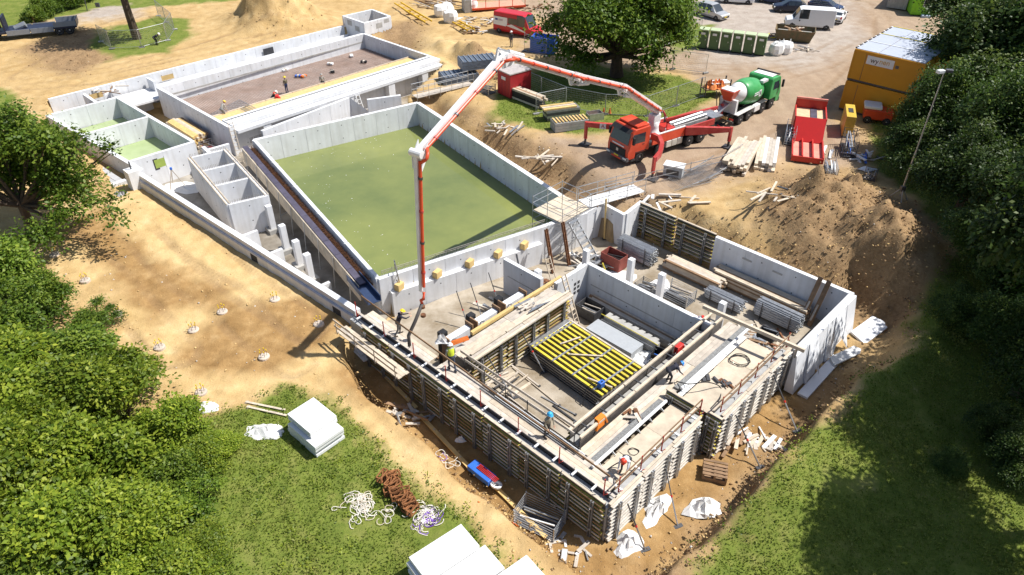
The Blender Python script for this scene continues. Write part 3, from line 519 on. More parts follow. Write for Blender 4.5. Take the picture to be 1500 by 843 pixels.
# ------------------------------------------------------------------ decks
def deck(label, a0, a1, b0, b1, z, along, w=.25, ln=4.0, m=None, th=.04, cat='platform', name='plank', gap=.012):
    t = thing('work_deck', label, cat, P((a0 + a1) / 2, (b0 + b1) / 2, z)); W_ = (a1 - a0) if along == 'b' else (b1 - b0); Ln = (b1 - b0) if along == 'b' else (a1 - a0)
    n = max(1, round(W_ / w)); w = W_ / n; k = max(1, round(Ln / ln)); ln = Ln / k
    for i in range(n):
        for j in range(k):
            j0, j1 = (random.uniform(-.06, .06) if k > 1 else 0), (random.uniform(-.06, .06) if k > 1 else 0); zz = z + random.uniform(0, .012)
            u0, u1, v0, v1 = i * w + gap / 2, (i + 1) * w - gap / 2, j * ln + gap / 2 + j0 * .3, (j + 1) * ln - gap / 2 + j0 * .3
            mb = L()
            if along == 'b': mb.ab(a0 + u0, a0 + u1, b0 + v0, b0 + v1, zz - th, zz)
            else: mb.ab(a0 + v0, a0 + v1, b0 + u0, b0 + u1, zz - th, zz)
            mb.build(name, m or random.choice([WOOD, WOODG, WOODG, PLY]), t)
    return t
deck('plank walkway between the front-left form and the inner room', -12.4, -.6, .75, 1.75, -.12, 'a')
deck('plank platform hung outside the front-left form near the hose worker', -19.0, -13.2, -1.12, -.38, -.2, 'a', ln=2.9)
deck('short plank walkway beside the hose worker', -18.9, -13, .75, 1.5, -.12, 'a', ln=3)
deck('pale plank deck on the inner formwork wall', -12.75, -11.75, 2.2, 10.6, .0, 'b', w=.33); deck('narrow timber edge strip above the inner form face', -11.35, -10.95, 2.3, 10.7, .28, 'b', w=.2, th=.1)
deck('long worn plank deck beside the red-jacket wall', -3.15, -2.0, 1.2, 15.6, -.25, 'b', w=.28, ln=4.8)
deck('plywood deck inside the near corner of the hall', -1.75, -.55, .9, 7.6, -.3, 'b', w=1.2, ln=2.4, m=PLY, name='sheet')
deck('broad plywood deck behind the stepped form', -1.6, .15, 8.3, 15.0, -.3, 'b', w=1.75, ln=2.4, m=PLY, name='sheet')
d2 = deck('white-edged plank strip with dark slots on the broad deck', -1.9, -1.62, 8.2, 15.0, -.22, 'b', w=.28, ln=3.4, m=WHITEP)
# white pipe ledgers on trestles
for k, (a_, b0, b1, s) in enumerate(((-1.9, 1.3, 7.3, 'near'), (-1.85, 8.6, 15.9, 'far'))):
    t = thing('ledger_pipe', 'long pale pipe on small steel trestles along the %s deck' % s, 'pipe', P(a_, (b0 + b1) / 2, -.25)); n = 3
    for i in range(n): L().cyl(P(a_, b0 + (b1 - b0) * i / n, .02), P(a_, b0 + (b1 - b0) * (i + 1) / n - .02, .02), .09, n=8).build('pipe_length', WHITEP, t, smooth=False)
    for i in range(6):
        b_ = b0 + (b1 - b0) * (i + .5) / 6; mb = L(); mb.beam(P(a_ - .25, b_, -.25), P(a_, b_, -.06), .03, .03); mb.beam(P(a_ + .25, b_, -.25), P(a_, b_, -.06), .03, .03); mb.beam(P(a_ - .25, b_, -.23), P(a_ + .25, b_, -.23), .03, .03); mb.build('trestle', STEEL, t)
    L().ab(a_ - .45, a_ - .18, b0, b1, -.25, -.12).build('mesh_tray', mat('grey_mesh', (.30, .30, .29), .6, .4, var=.5, scale=14), t)
# ------------------------------------------------------------------ guard rails
def rail(label, pts, posts, pm, rm, h=1.05, two=True, w=.09, pw=.05):
    t = thing('guard_rail', label, 'railing', pts[0]); 
    for p, q in zip(pts[:-1], pts[1:]):
        p, q = Vector(p), Vector(q); n = max(1, round((q - p).length / 4.2))
        for i in range(n):
            u, v = p.lerp(q, i / n), p.lerp(q, (i + 1) / n)
            for hh in ((h, h * .52) if two else (h,)): L().beam(u + Vector((0, 0, hh + .02 * (i % 2))), v + Vector((0, 0, hh + .02 * (i % 2))), .035, w).build('rail_board', rm, t)
    for p in posts:
        p = Vector(p); mb = L(); mb.beam(p, p + Vector((0, 0, h + .1)), pw, pw); mb.beam(p + Vector((0, 0, .02)), p + AV * .2 + Vector((0, 0, .3)), .03, .03); mb.build('post', pm, t)
    return t
rail('brown timber guard rail with red posts above the front-left form', [P(-19, .9, .25), P(-.4, .55, .25)], [P(-18.8 + i * 2.62, .3, .15) for i in range(8)], REDP, WOODB, 1.0, False, .12)
rail('timber guard rail with red posts above the front-right form', [P(-.1, .6, .15), P(-.15, 7.6, .15)], [P(-.1, .9 + i * 1.65, .15) for i in range(5)], REDP, WOODB, .95)
rail('timber guard rail with red posts beyond the step', [P(.55, 8.2, .15), P(.6, 15.4, .15)], [P(.55, 8.4 + i * 1.72, .15) for i in range(5)], REDP, WOODB, .95)
rail('double brown guard rail between walkway and inner room', [P(-11.6, 1.95, -.1), P(-3.6, 2.0, -.1)], [P(-11.3 + i * 1.55, 1.95, -.5) for i in range(6)], STEELD, WOODG, .95, True, .16)
rail('pale timber rail outside the plank platform', [P(-19, -1.16, -.2), P(-13.2, -1.16, -.2)], [P(-18.8 + i * 1.8, -1.16, -.3) for i in range(4)], WOODG, WOOD, .85, True, .14)
for i in range(4):
    a_ = -18.6 + i * 1.7; t = thing('deck_bracket', 'triangular steel bracket under the outer platform, %s from the pillar side' % ord_[i], 'bracket', P(a_, -.4, -.9)); L().beam(P(a_, -.34, -.27), P(a_, -1.12, -.27), .06, .06).build('arm', STEELD, t); L().beam(P(a_, -.34, -1.1), P(a_, -1.05, -.3), .05, .05).build('strut', STEELD, t)
t = thing('ledger_timber', 'thick yellow timber beam lying along the inner plank deck', 'timber', P(-12.95, 6, 0)); 
for i in range(2): L().beam(P(-12.95, 4.0 + i * 3.9, .07), P(-12.95, 7.85 + i * 3.9, .07), .2, .22).build('beam_length', WOODY, t)
t = thing('ledger_timber', 'very long pale timber spanning from the column to the insulated wall', 'timber', P(-1, 14.4, 1)); L().beam(P(-4.3, 14.3, .98), P(1.7, 14.8, .9), .16, .22).build('beam', WOOD, t, bevel=.01); L().beam(P(-4.1, 14.9, T), P(-4.1, 14.5, .9), .1, .1).build('leg', WOODG, t); L().beam(P(1.3, 14.75, T), P(1.3, 14.75, .82), .1, .1).build('leg', WOODG, t)
# wall stubs with timber stop ends left of the inner deck
for i, (b_, s) in enumerate(((2.4, 'nearest the hi-vis worker'), (4.6, 'in the middle of the row'), (6.9, 'farthest from the hi-vis worker'))):
    t = thing('wall_stub', 'short grey wall segment with timber stop ends, ' + s, 'wall', P(-13.5, b_ + .9, FL)); L().ab(-13.75, -13.3, b_ + .2, b_ + 1.9, FL, .12).build('concrete', CONC, t)
    for e in (b_ + .1, b_ + 1.92): L().ab(-13.85, -13.2, e, e + .08, FL, .35).build('stop_board', WOODB, t)
    L().ab(-14.25, -13.86, b_ + .15, b_ + .6, FL, .3).build('black_shutter', BLACK, t); L().beam(P(-13.3, b_ + .5, .1), P(-13.0, b_ + .5, .3), .06, .06).build('strut', STEEL, t)
# steel props leaning on forms
def prop(label, top, foot, r=.035, plate=True):
    t = thing('push_pull_prop', label, 'prop', foot); top, foot = Vector(top), Vector(foot); mid = foot.lerp(top, .52); L().cyl(foot, mid, r * 1.25, n=8).build('outer_tube', STEEL, t); L().cyl(mid, top, r, n=8).build('inner_tube', STEELD, t); L().cyl(mid - (top - foot) * .02, mid + (top - foot) * .02, r * 1.7, n=8).build('nut', REDP, t)
    if plate: L().cbox(foot + Vector((0, 0, .02)), (.5, .2, .04), .4).build('foot_plate', STEELD, t)
prop('long grey prop with foot plate at the near right of the corner form', P(.4, 1.0, -.3), GG(945, 806, -2)); prop('thin prop leaning on the form beyond the step', P(1.0, 9.3, -.4), P(3.0, 9.0, FL)); prop('red-tipped prop beside the white plastic sheet', P(.35, 4.1, -.6), P(2.0, 3.1, FL), .03)
prop('thin dark prop standing on the far stepped form', P(.95, 13.3, -.3), P(3.2, 12.6, FL)); prop('dark prop bracing the inner form, near one', P(-11.3, 3.6, -.3), P(-9.4, 3.8, FL)); prop('dark prop bracing the inner form, far one', P(-11.3, 6.4, -.3), P(-9.6, 6.6, FL)); prop('brown steel prop leaning on the bright pool wall', P(-16.9, 11.8, .0), P(-15.6, 11.3, FL), .07, False)
for (a_, b_, s) in ((-16.5, 14.6, 'right of the small wall'), (-16.3, 16.1, 'beside the scaffold tower')):
    t = thing('steel_soldier', 'tall rusty steel soldier leaning at the pool wall ' + s, 'beam', P(a_, b_, FL)); mb = L()
    for o_ in (-.09, .09): mb.beam(P(a_ + .5, b_ + o_, FL), P(a_ - .3, b_ + o_, .75), .06, .16)
    mb.build('channel_pair', RUST, t)
    for i in range(6): v = P(a_ + .5, b_, FL).lerp(P(a_ - .3, b_, .75), (i + .5) / 6); L().cbox(v, (.1, .1, .06), ROTA).build('batten_plate', RUST, t)
L().hexa([P(a, b, z) for z in (FL, -.02) for a, b in ((-19.9, .6), (-18.8, .6), (-19.0, 2.6), (-20.6, 2.4))])
def ladder(label, foot, top, w=.42, m=None, n=9, side=None):
    t = thing('ladder', label, 'ladder', foot); foot, top = Vector(foot), Vector(top); s = side or (top - foot).cross(Vector((0, 0, 1))).normalized(); s = Vector(s)
    for k in (-1, 1): L().beam(foot + s * w / 2 * k, top + s * w / 2 * k, .05, .08).build('stile', m or WOOD, t)
    for i in range(n): c = foot.lerp(top, (i + .6) / n); L().beam(c - s * w / 2, c + s * w / 2, .04, .04).build('rung', m or WOOD, t)
ladder('wooden ladder leaning at the end of the inner plank deck', P(-11.0, 11.3, FL), P(-12.2, 11.1, .9), n=11); ladder('wooden ladder beside the slim column by the small inner wall', P(-14.2, 13.0, FL), P(-15.4, 13.2, -.2), n=7)
ladder('tall wooden ladder against the basin wall by the red crates', P(-47.2, 8.0, FL), P(-48.4, 8.35, 1.0), n=11); ladder('small white ladder against the front of the far basin', P(-47.8, 21.9, FL), P(-48.7, 21.9, -.3), .4, WHITEP, 6)
ladder('grey steel ladder hooked over the pool corner', P(-20.4, 4.9, -2.0), P(-20.6, 4.6, 1.1), .4, STEEL, 8)
# white insulation boards leaning at the hall's near end wall
IN = mat('insulation_white', (.74, .75, .78), .45, var=.06, scale=1.2)
t = thing('insulation_cladding', 'tall white insulation boards and loose film on the outside of the hall end wall', 'insulation', P(1.5, 18.5, FL))
for i in range(6):
    b0 = 14.9 + i * 1.3; L().hexa([P(1.2, b0, FL + .1), P(1.75 + .1 * (i % 2), b0, FL + .1), P(1.75 + .1 * (i % 2), b0 + 1.26, FL + .1), P(1.2, b0 + 1.26, FL + .1), P(1.2, b0, T + .04), P(1.38, b0, T + .04), P(1.38, b0 + 1.26, T + .04), P(1.2, b0 + 1.26, T + .04)]).build('board', IN, t, bevel=.015)
for i in range(2): b0 = 16.4 + i * 3.4; L().add([P(1.42, b0, T + .02), P(1.42, b0 + 1.1, T + .02), P(2.15 + .2 * (i % 2), b0 + .9, FL + .25), P(2.0, b0 - .5, FL + .2), P(1.85, b0 + .2, -1.0)], [(0, 1, 2, 4), (0, 4, 3)]).build('film_sheet', mat('white_film', (.78, .79, .82), .3, var=.05), t)
L().ab(1.9, 2.5, 15.2, 22.4, FL + .02, FL + .16).build('foot_slab', IN, t)
for px, py, r_, s, dims in ((1272, 487, .62, 'larger bluish', (2.6, 1.15, .16)), (1237, 524, .45, 'smaller cream', (2.3, .62, .12))):
    p = GG(px, py, -1.5); t = thing('insulation_board', '%s white board lying on the bank beside the insulated wall' % s, 'board', p + Vector((0, 0, .12)), r_); o = L().prism([(-dims[0] / 2, -dims[1] / 2), (dims[0] / 2 - .3, -dims[1] / 2), (dims[0] / 2, -.1), (dims[0] / 2 - .2, dims[1] / 2), (-dims[0] / 2 + .2, dims[1] / 2)], 0, dims[2]).build('board', IN if 'blu' in s else FOAM, t, world=False, bevel=.015); o.rotation_euler = (.12, -.1, 0)
# ------------------------------------------------------------------ things lying in the hall
def bundle(label, c, rz, ln, nx, nz, r=.045, m=None, rack=True, z=None):
    t = thing('tube_rack', label, 'tube rack', c, rz); w = nx * r * 2.15; tubes = []
    for k in range(nz):
        for i in range(nx):
            if random.random() < .06: continue
            y = (i - (nx - 1) / 2) * r * 2.15 + (r if k % 2 else 0) * .5; zz = .2 + r + k * r * 1.95; d = random.uniform(-.12, .12)
            L().cyl((-ln / 2 + d, y, zz), (ln / 2 + d, y, zz), r, n=7).build('tube', m or STEEL, t, world=False)
    h = .25 + nz * r * 2
    for x in (-ln * .33, ln * .33):
        mb = L()
        for s in (-1, 1): mb.beam((x, s * (w / 2 + .06), 0), (x, s * (w / 2 + .06), h + .1), .05, .05)
        mb.beam((x, -w / 2 - .06, .14), (x, w / 2 + .06, .14), .05, .06); mb.build('rack_frame', STEELD, t, world=False)
    return t
bundle('tall rack of grey scaffold tubes beside the red crate', P(-12.9, 20.1, FL), ROTA, 2.9, 9, 13); bundle('low rack of grey tubes between timber stacks', P(-5.5, 19.7, FL), ROTA, 2.6, 8, 7); bundle('rack of grey tubes beside the leaning brown planks', P(-2.1, 20.4, FL), ROTA, 2.9, 9, 11)
def timbers(label, c, rz, ln, nx, nz, w=.12, h=.16, ms=None, jit=.25, gapz=.0, name='timber_stack'):
    t = thing(name, label, 'timber', c, rz)
    for x in (-ln * .3, ln * .3): L().box(x - .05, x + .05, -nx * w * .55, nx * w * .55, 0, .1).build('bearer', WOODB, t, world=False)
    for k in range(nz):
        for i in range(nx):
            d = random.uniform(-jit, jit); y = (i - (nx - 1) / 2) * (w + .012); z0 = .1 + k * (h + gapz)
            L().box(-ln / 2 + d, ln / 2 + d, y - w / 2, y + w / 2, z0, z0 + h - .006).build('timber', random.choice(ms or [WOOD, WOODG]), t, world=False)
    return t
timbers('stack of long brown timbers in front of the yellow-beamed panel', P(-8.6, 20.9, FL), ROTA, 4.3, 6, 5, .15, .14, [WOOD, WOODB, WOODG]); timbers('long high stack of brown timber along the grey hall wall', P(-4.2, 21.9, FL), ROTA, 6.6, 6, 7, .15, .13, [WOOD, WOOD, WOODB])
timbers('long timbers leaning along the foot of the dark middle wall', P(-8.6, 13.6, FL), ROTA, 6.4, 4, 3, .14, .2, [WOODB, WOODG, WOOD]); timbers('pile of old timber beside the far basin wall', P(-55.5, 7.2, FL), ROTA, 5.2, 7, 6, .2, .2, [WOODB, WOODY, WOOD]); timbers('loose pale timber beside the long timber, by the tall columns', P(-3.0, 17.6, FL), ROTA + .6, 3.0, 5, 2, .12, .06, [WOODB, WOODG, WOOD], .5)
for i, (da, s) in enumerate(((0, 'left'), (.55, 'right'))):
    t = thing('leaning_plank', 'tall brown plank leaning on the grey hall wall, the %s one' % s, 'plank', P(-1.0 + da, 22.0, FL)); L().beam(P(-1.0 + da, 21.5, FL), P(-.9 + da, 22.5, T + .4), .3, .05, up=tuple(BV)).build('plank', WOODB, t); L().beam(P(-1.0 + da, 21.44, FL + .5), P(-.96 + da, 21.9, -1.0), .1, .04, up=tuple(BV)).build('cleat', WOODG, t)
# stacked yellow panels lying flat
pc = [(-11.2, 7.1), (-10.6, 10.3), (-4.9, 10.4), (-5.6, 5.9)]; ca, cb = -8.05, 8.4; yaw = ROTA + math.atan2(-.35, 5.7)
for k in range(5):
    t = thing('formwork_panel', 'yellow-ribbed formwork panel on top of its stack' if k == 4 else '%s dark panel edge from the ground in the stack under the yellow ribs' % ord_[k], 'formwork', P(ca, cb, FL + .02 + k * .2), yaw, 'stacked formwork panels')
    L().box(-2.85, 2.85, -1.75, 1.75, .0, .04).build('plywood_face', PLYD, t, world=False)
    if k < 4:
        for s in (-1.72, 1.66): L().box(-2.85, 2.85, s, s + .06, .04, .19).build('edge_beam', STEELD if k % 2 else BLACK, t, world=False); L().box(-2.83, 2.83, s - .01 if s < 0 else s + .05, s + .02 if s < 0 else s + .075, .1, .16).build('edge_rim', STEEL, t, world=False)
    else:
        for i in range(10):
            y = -1.6 + i * .355; mb = L(); mb.box(-2.8, 2.8, y - .04, y + .04, .04, .08); mb.box(-2.8, 2.8, y - .075, y + .075, .2, .24, 1); mb.box(-2.8, 2.8, y - .014, y + .014, .08, .2, 1); mb.build('beam', [WOODG, YEL], t, world=False)
        for x in (-2.6, -1.0, .6, 2.2): L().box(x - .05, x + .05, -1.72, 1.72, .244, .3).build('steel_waler', STEEL, t, world=False)
        L().box(-2.85, 2.85, 1.72, 1.84, .05, .26).build('side_timber', WOODG, t, world=False)
for i, (x, y, r_, ln, s) in enumerate(((-1.5, .3, 1.3, 1.4, 'left'), (.0, .0, .75, 2.0, 'middle'), (2.1, -1.1, .3, 1.5, 'right'))):
    c = P(ca, cb, FL + 1.14) + Vector((math.cos(yaw) * x - math.sin(yaw) * y, math.sin(yaw) * x + math.cos(yaw) * y, 0)); t = thing('loose_batten', 'loose pale batten lying across the yellow ribs, the %s one' % s, 'plank', c, yaw + r_); L().box(-ln / 2, ln / 2, -.05, .05, 0, .04).build('batten', WOOD, t, world=False); L().box(-ln / 2 + .1, -ln / 2 + .14, -.052, .052, .041, .044).build('nail_plate', STEEL, t, world=False)
t = thing('jerry_can', 'blue plastic can standing on the near edge of the yellow panel stack', 'canister', P(-5.8, 7.0, FL + 1.08), yaw); L().box(-.14, .14, -.2, .2, 0, .42).build('body', BLUE, t, world=False, bevel=.05); L().cyl((.05, 0, .42), (.05, 0, .48), .04).build('cap', BLACK, t, world=False)
t = thing('grey_beams', 'pair of grey steel beams at the far end of the yellow panel stack', 'beam', P(-11.3, 8.7, FL), ROTA + math.pi / 2)
for k in (-.25, .2): L().box(-1.7, 1.7, k - .17, k + .17, .7, .95).build('beam', STEEL, t, world=False, bevel=.02); L().box(-1.6, 1.6, k - .12, k + .12, 0, .7).build('stacked_rest', STEELD, t, world=False)
t = thing('concrete_slab', 'smooth light grey rectangular slab stack beside the precast stair', 'slab', P(-8.3, 11.5, FL), ROTA); L().box(-1.75, 1.75, -.62, .62, .08, .62).build('upper_slab', mat('smooth_grey', (.38, .40, .42), .5, var=.08), t, world=False, bevel=.015); L().box(-1.7, 1.7, -.58, .58, 0, .08).build('bearers', WOODB, t, world=False)
# precast stair lying on its side
t = thing('precast_stair', 'grey precast stair flight lying on its side with a yellow handrail', 'stair', P(-7.8, 12.75, FL), ROTA)
prof = [(-2.0, -.35)]
for i in range(8): prof += [(-2.0 + i * .5, .15), (-2.0 + i * .5 + .22, .15), (-2.0 + i * .5 + .22, -.1)] if False else [(-2.0 + i * .5, .22), (-1.72 + i * .5, .22), (-1.72 + i * .5, -.02)]
prof += [(2.0, -.02), (2.0, -.35)]
L().add([(x, y, z) for z in (.05, .8) for x, y in prof], [tuple(range(len(prof)))[::-1], tuple(range(len(prof), 2 * len(prof)))] + [(i, (i + 1) % len(prof), len(prof) + (i + 1) % len(prof), len(prof) + i) for i in range(len(prof))]).build('flight', CONC2, t, world=False)
for k in range(8): L().box(-1.98 + k * .5, -1.74 + k * .5, .23, .25, .1, .75).build('tread', CONC, t, world=False)
L().tube([(-2.2, -.4, .9), (-1, -.45, .95), (1.6, -.45, .95), (2.1, -.38, .85)], .03).build('handrail', YEL, t, world=False); L().tube([(-2.1, -.5, .6), (2.1, -.5, .6)], .02).build('lower_rail', STEEL, t, world=False)
# crates, baskets, boxes
def crate(label, c, rz, l, w, h, m, fill=None, wire=False, cat='crate', name='site_crate', fm=None):
    t = thing(name, label, cat, c, rz)
    if wire:
        for s, ax in ((-w / 2, 0), (w / 2, 0), (-l / 2, 1), (l / 2, 1)):
            mb = L(); n = 5
            for i in range(n + 1):
                z = .12 + (h - .12) * i / n
                mb.beam((-l / 2, s, z), (l / 2, s, z), .022, .022) if ax == 0 else mb.beam((s, -w / 2, z), (s, w / 2, z), .022, .022)
            mb.build('side_grille', m, t, world=False)
        mb = L(); [mb.beam((x, y, 0), (x, y, h + .06), .05, .05) for x in (-l / 2, l / 2) for y in (-w / 2, w / 2)]; mb.build('corner_posts', m, t, world=False)
    else:
        for s in (-w / 2, w / 2): L().box(-l / 2, l / 2, s - .02, s + .02, .08, h).build('side', m, t, world=False)
        for s in (-l / 2, l / 2): L().box(s - .02, s + .02, -w / 2 + .021, w / 2 - .021, .08, h).build('end', m, t, world=False)
    L().box(-l / 2 + .025, l / 2 - .025, -w / 2 + .025, w / 2 - .025, .08, .12).build('floor', STEELD, t, world=False)
    for x in (-l / 2 + .1, l / 2 - .1): L().box(x - .05, x + .05, -w / 2, w / 2, 0, .08).build('skid', STEELD, t, world=False)
    for k in range(fill or 0):
        z = .15 + .55 * h * random.random(); y = random.uniform(-w * .38, w * .38); L().beam((-l * .42, y, z), (l * .42, y + random.uniform(-.2, .2), z + random.uniform(0, .35 * h)), .06, .06).build('content', random.choice(fm or [STEEL, WOODG, STEELD]), t, world=False)
    return t
crate('red steel crate of clamps beside the tube rack', P(-13.5, 18.2, FL), ROTA, 1.6, 1.0, 1.1, mat('brick_red_steel', (.24, .06, .045), .7, var=.3, scale=3), 12); crate('open wire basket of steel parts behind the columns, left one', P(-10.0, 17.3, FL), ROTA, 1.3, 1.0, .7, STEELD, 14, True); crate('open wire basket with a red end behind the columns, right one', P(-8.0, 18.1, FL), ROTA, 1.9, 1.1, .95, STEEL, 12, True)
crate('grey steel box with open lid by the wooden ladder', P(-11.1, 12.6, FL), ROTA, 1.5, 1.1, .85, STEELD, 8); crate('black tool box with blue bucket by the long form', P(-5.2, 12.1, FL), ROTA + .3, 1.1, .8, .75, BLACK, 3, False, fm=[BLUE, WOOD]); crate('wire basket holding a folded sheet in the front trench', G(790, 768, FL), ROTA + .25, 2.1, 1.2, 1.0, STEEL, 3, True, fm=[STEEL, WHITEF]); crate('rack of red and grey clamps beside the far basin wall', P(-50.6, 7.1, FL), ROTA, 2.4, 1.2, 1.1, STEEL, 14, True, fm=[REDP, STEEL]); crate('low grey box on the deck end by the long timber', P(-1.1, 16.6, FL + 1.6), ROTA, 1.0, .7, .5, STEELD, 2); crate('pile of mixed clamps on the slab by the long timber', P(-2.2, 16.2, FL), ROTA + .3, 2.2, 1.2, .9, STEEL, 22, True, fm=[RUST, STEEL, WOOD])
# loose rods and boards on the inner floor
nth = ('first', 'second', 'third', 'fourth', 'fifth', 'sixth', 'seventh', 'eighth', 'ninth', 'tenth', 'eleventh', 'twelfth', 'thirteenth')
for i in range(13):
    a_, b_ = random.uniform(-10.5, -5), 2.6 + i * .25; ln = random.uniform(1.6, 4.2); r_ = random.uniform(-.12, .12); t = thing('loose_rod', 'loose pole on the inner room floor, %s counted from the front walkway' % nth[i], 'pole', P(a_, b_, FL + .03), ROTA + r_, 'loose poles on the inner floor'); L().box(-ln / 2, ln / 2, -.05 if i % 3 == 0 else -.03, .05 if i % 3 == 0 else .03, 0, .05).build('shaft', [WOODG, STEELD, STEEL, WOOD][i % 4], t, world=False); L().box(ln / 2 - .1, ln / 2, -.07, .07, 0, .07).build('end_plate', STEELD, t, world=False)
for i in range(8): t = thing('stacked_pole', 'thin pole in the bundle on the front walkway, %s from the outer form' % nth[i], 'pole', P(-6.5 + (i % 3) * .5, 1.35 + i * .06, -.08 + .04 * (i % 2)), ROTA, 'poles on the front walkway'); L().cyl((-3, 0, .03), (3, 0, .03), .03, n=6).build('shaft', [STEEL, BLACK, WHITEP][i % 3], t, world=False); L().cyl((2.9, 0, .03), (3.02, 0, .03), .04, n=6).build('end_collar', STEELD, t, world=False)
# cables
def cable(label, pts, r=.022, m=None, name='cable', cat='cable', n=40):
    V_ = [Vector(p) for p in pts]; out = []
    for i in range(len(V_) - 1):
        p0, p1, p2, p3 = V_[max(i - 1, 0)], V_[i], V_[i + 1], V_[min(i + 2, len(V_) - 1)]
        for k in range(8): s = k / 8; out.append(.5 * ((2 * p1) + (p2 - p0) * s + (2 * p0 - 5 * p1 + 4 * p2 - p3) * s * s + (3 * p1 - p0 - 3 * p2 + p3) * s ** 3))
    out.append(V_[-1]); return tag(L().tube(out, r, 5).build(name, m or BLACK, None, smooth=True), label, cat)
def coil(c, r, k=18, tilt=0, turns=2): return [Vector(c) + Vector((math.cos(2 * math.pi * turns * i / k) * r * (1 + .12 * math.sin(i * 2.1)), math.sin(2 * math.pi * turns * i / k) * r * (.8 + .1 * math.cos(i)), .02 + .004 * i)) for i in range(k)]
cable('coiled black cable on the broad plywood deck', coil(P(-.9, 13.0, -.27), .55, 22, 0, 2.6)); cable('looped black hose from the bending worker to the form', [P(-2.4, 9.0, -.1), P(-1.6, 8.9, .3), P(-1.0, 9.6, .35), P(-.6, 10.4, -.25), P(-.2, 9.8, -.27), P(.1, 8.9, .2)], .03); cable('black hose curl beside the red-helmet worker', [P(-.9, 2.6, .3), P(-1.3, 2.2, -.1), P(-1.4, 1.7, -.27), P(-1.0, 1.6, -.26), P(-.7, 1.5, .0), P(-.4, 1.2, .15)], .03); cable('dark cable trailing over the yellow panel stack', [P(-6.2, 6.0, FL + .05), P(-6.4, 6.5, FL + .9), P(-6.0, 6.9, FL + 1.25), P(-5.6, 7.2, FL + 1.2)], .025); cable('thin black cable squiggle on the near plywood deck', coil(P(-1.2, 3.6, -.29), .25, 14, 0, 1.5), .015); cable('orange cable lying at the foot of the inner form', [P(-10.7, 7.4, FL + .1)] + coil(P(-10.6, 9.4, FL + .05), .4, 16, 0, 3), .035, ORG)
cable('orange hose tangled along the front trench bank', [GG(700, 735, -2), GG(760, 772, -2), GG(790, 800, -2), GG(812, 805, -2), GG(800, 790, -2)], .035, ORG); cable('yellow hose dropping over the middle wall end', [P(-12.3, 15.2, -.2), P(-12.0, 15.6, -1.4), P(-11.9, 16.4, FL + .05), P(-11.2, 16.8, FL + .05)], .05, YEL)
def jacket(label, c, m, rz):
    t = thing('jacket', label, 'jacket', c, rz); mb = L(); mb.box(-.28, .28, -.14, -.05, -.55, .08); mb.box(-.26, .26, .05, .14, -.4, .08); mb.box(-.28, .28, -.14, .14, .08, .13); mb.build('torso', m, t, world=False, bevel=.04)
    for s in (-1, 1): L().beam((s * .24, -.1, .05), (s * .42, -.16, -.45), .13, .12).build('sleeve', m, t, world=False, bevel=.03)
jacket('red jacket hung over the long form timbers', P(-3.65, 11.0, T + .13), REDP, ROTA + math.pi / 2); jacket('orange high-visibility jacket hung over the long form timbers', P(-3.4, 3.7, T + .13), mat('hivis_orange', (.75, .22, .02), .7), ROTA + math.pi / 2)
t = thing('orange_flag_net', 'orange safety netting draped on the plank deck beside the hi-vis worker', 'netting', P(-12.3, 2.6, 0)); L().add([P(-12.9, 2.4, .5), P(-12.5, 3.3, .6), P(-12.35, 3.3, .36), P(-12.75, 2.45, .24)], [(0, 1, 2, 3)]).build('net', ORG, t); L().beam(P(-12.9, 2.3, -.1), P(-12.9, 2.3, .7), .05, .05).build('post', WOOD, t)
# plastic sheeting, white bags
def sheet_blob(label, c, r, h, m=WHITEF, name='plastic_sheet', cat='sheet', n=14, rz=0, sq=.6):
    mb = L(); N = n; vs = [(0, 0, h)]; am = [random.choice((.6, .9, 1.15, 1.3)) for _ in range(N)]; am = [(am[i - 1] + 2 * am[i] + am[(i + 1) % N]) / 4 for i in range(N)]
    for j in range(1, 5):
        for i in range(N): k = j / 4 * r * random.uniform(.85, 1.15) * am[i]; vs.append((math.cos(2 * math.pi * i / N) * k, math.sin(2 * math.pi * i / N) * k * sq, h * (1 - (j / 4) ** 1.5) * random.uniform(.25, 1.5)))
    fs = [(0, 1 + i, 1 + (i + 1) % N) for i in range(N)] + [(1 + (j - 1) * N + i, 1 + j * N + i, 1 + j * N + (i + 1) % N, 1 + (j - 1) * N + (i + 1) % N) for j in range(1, 4) for i in range(N)]
    o = mb.add(vs, fs).build(name, m); o.location = c; o.rotation_euler = (0, 0, rz); return tag(o, label, cat)
sheet_blob('crumpled white plastic at the foot of the near corner form', G(920, 797, FL + .02), 1.1, .45, rz=.8); sheet_blob('white plastic sheet under the red-tipped prop', G(965, 745, FL + .02), 1.0, .45, rz=.7); sheet_blob('white and red plastic against the cut bank on the right', G(1030, 745, FL + .1), 1.0, .5, rz=.3); sheet_blob('white sheet on the slab beside the grey slab stack', P(-6.2, 11.6, FL + .02), 1.1, .25, rz=.5); sheet_blob('white sheet beside the hose worker on the pool-side floor', P(-15.2, 5.2, FL + .02), 1.0, .3); sheet_blob('crumpled white sheet on the wall stub by the hi-vis worker', P(-13.6, 2.3, .1), .45, .5); sheet_blob('small white bag on the trench floor', GG(675, 645, -2.2), .3, .25); sheet_blob('white plastic scraps at the edge of the sand by the shrubs', GG(300, 597, -1), .75, .25); sheet_blob('white plastic heap left of the foam stack', GG(388, 632, -1), .95, .35); sheet_blob('white sheet on the slab by the tripod', P(-46.6, 2.5, FL + .02), 1.6, .12); sheet_blob('white sheet scraps behind the slim hall columns', P(-12.3, 17.3, FL + .02), 1.2, .15, rz=.3)
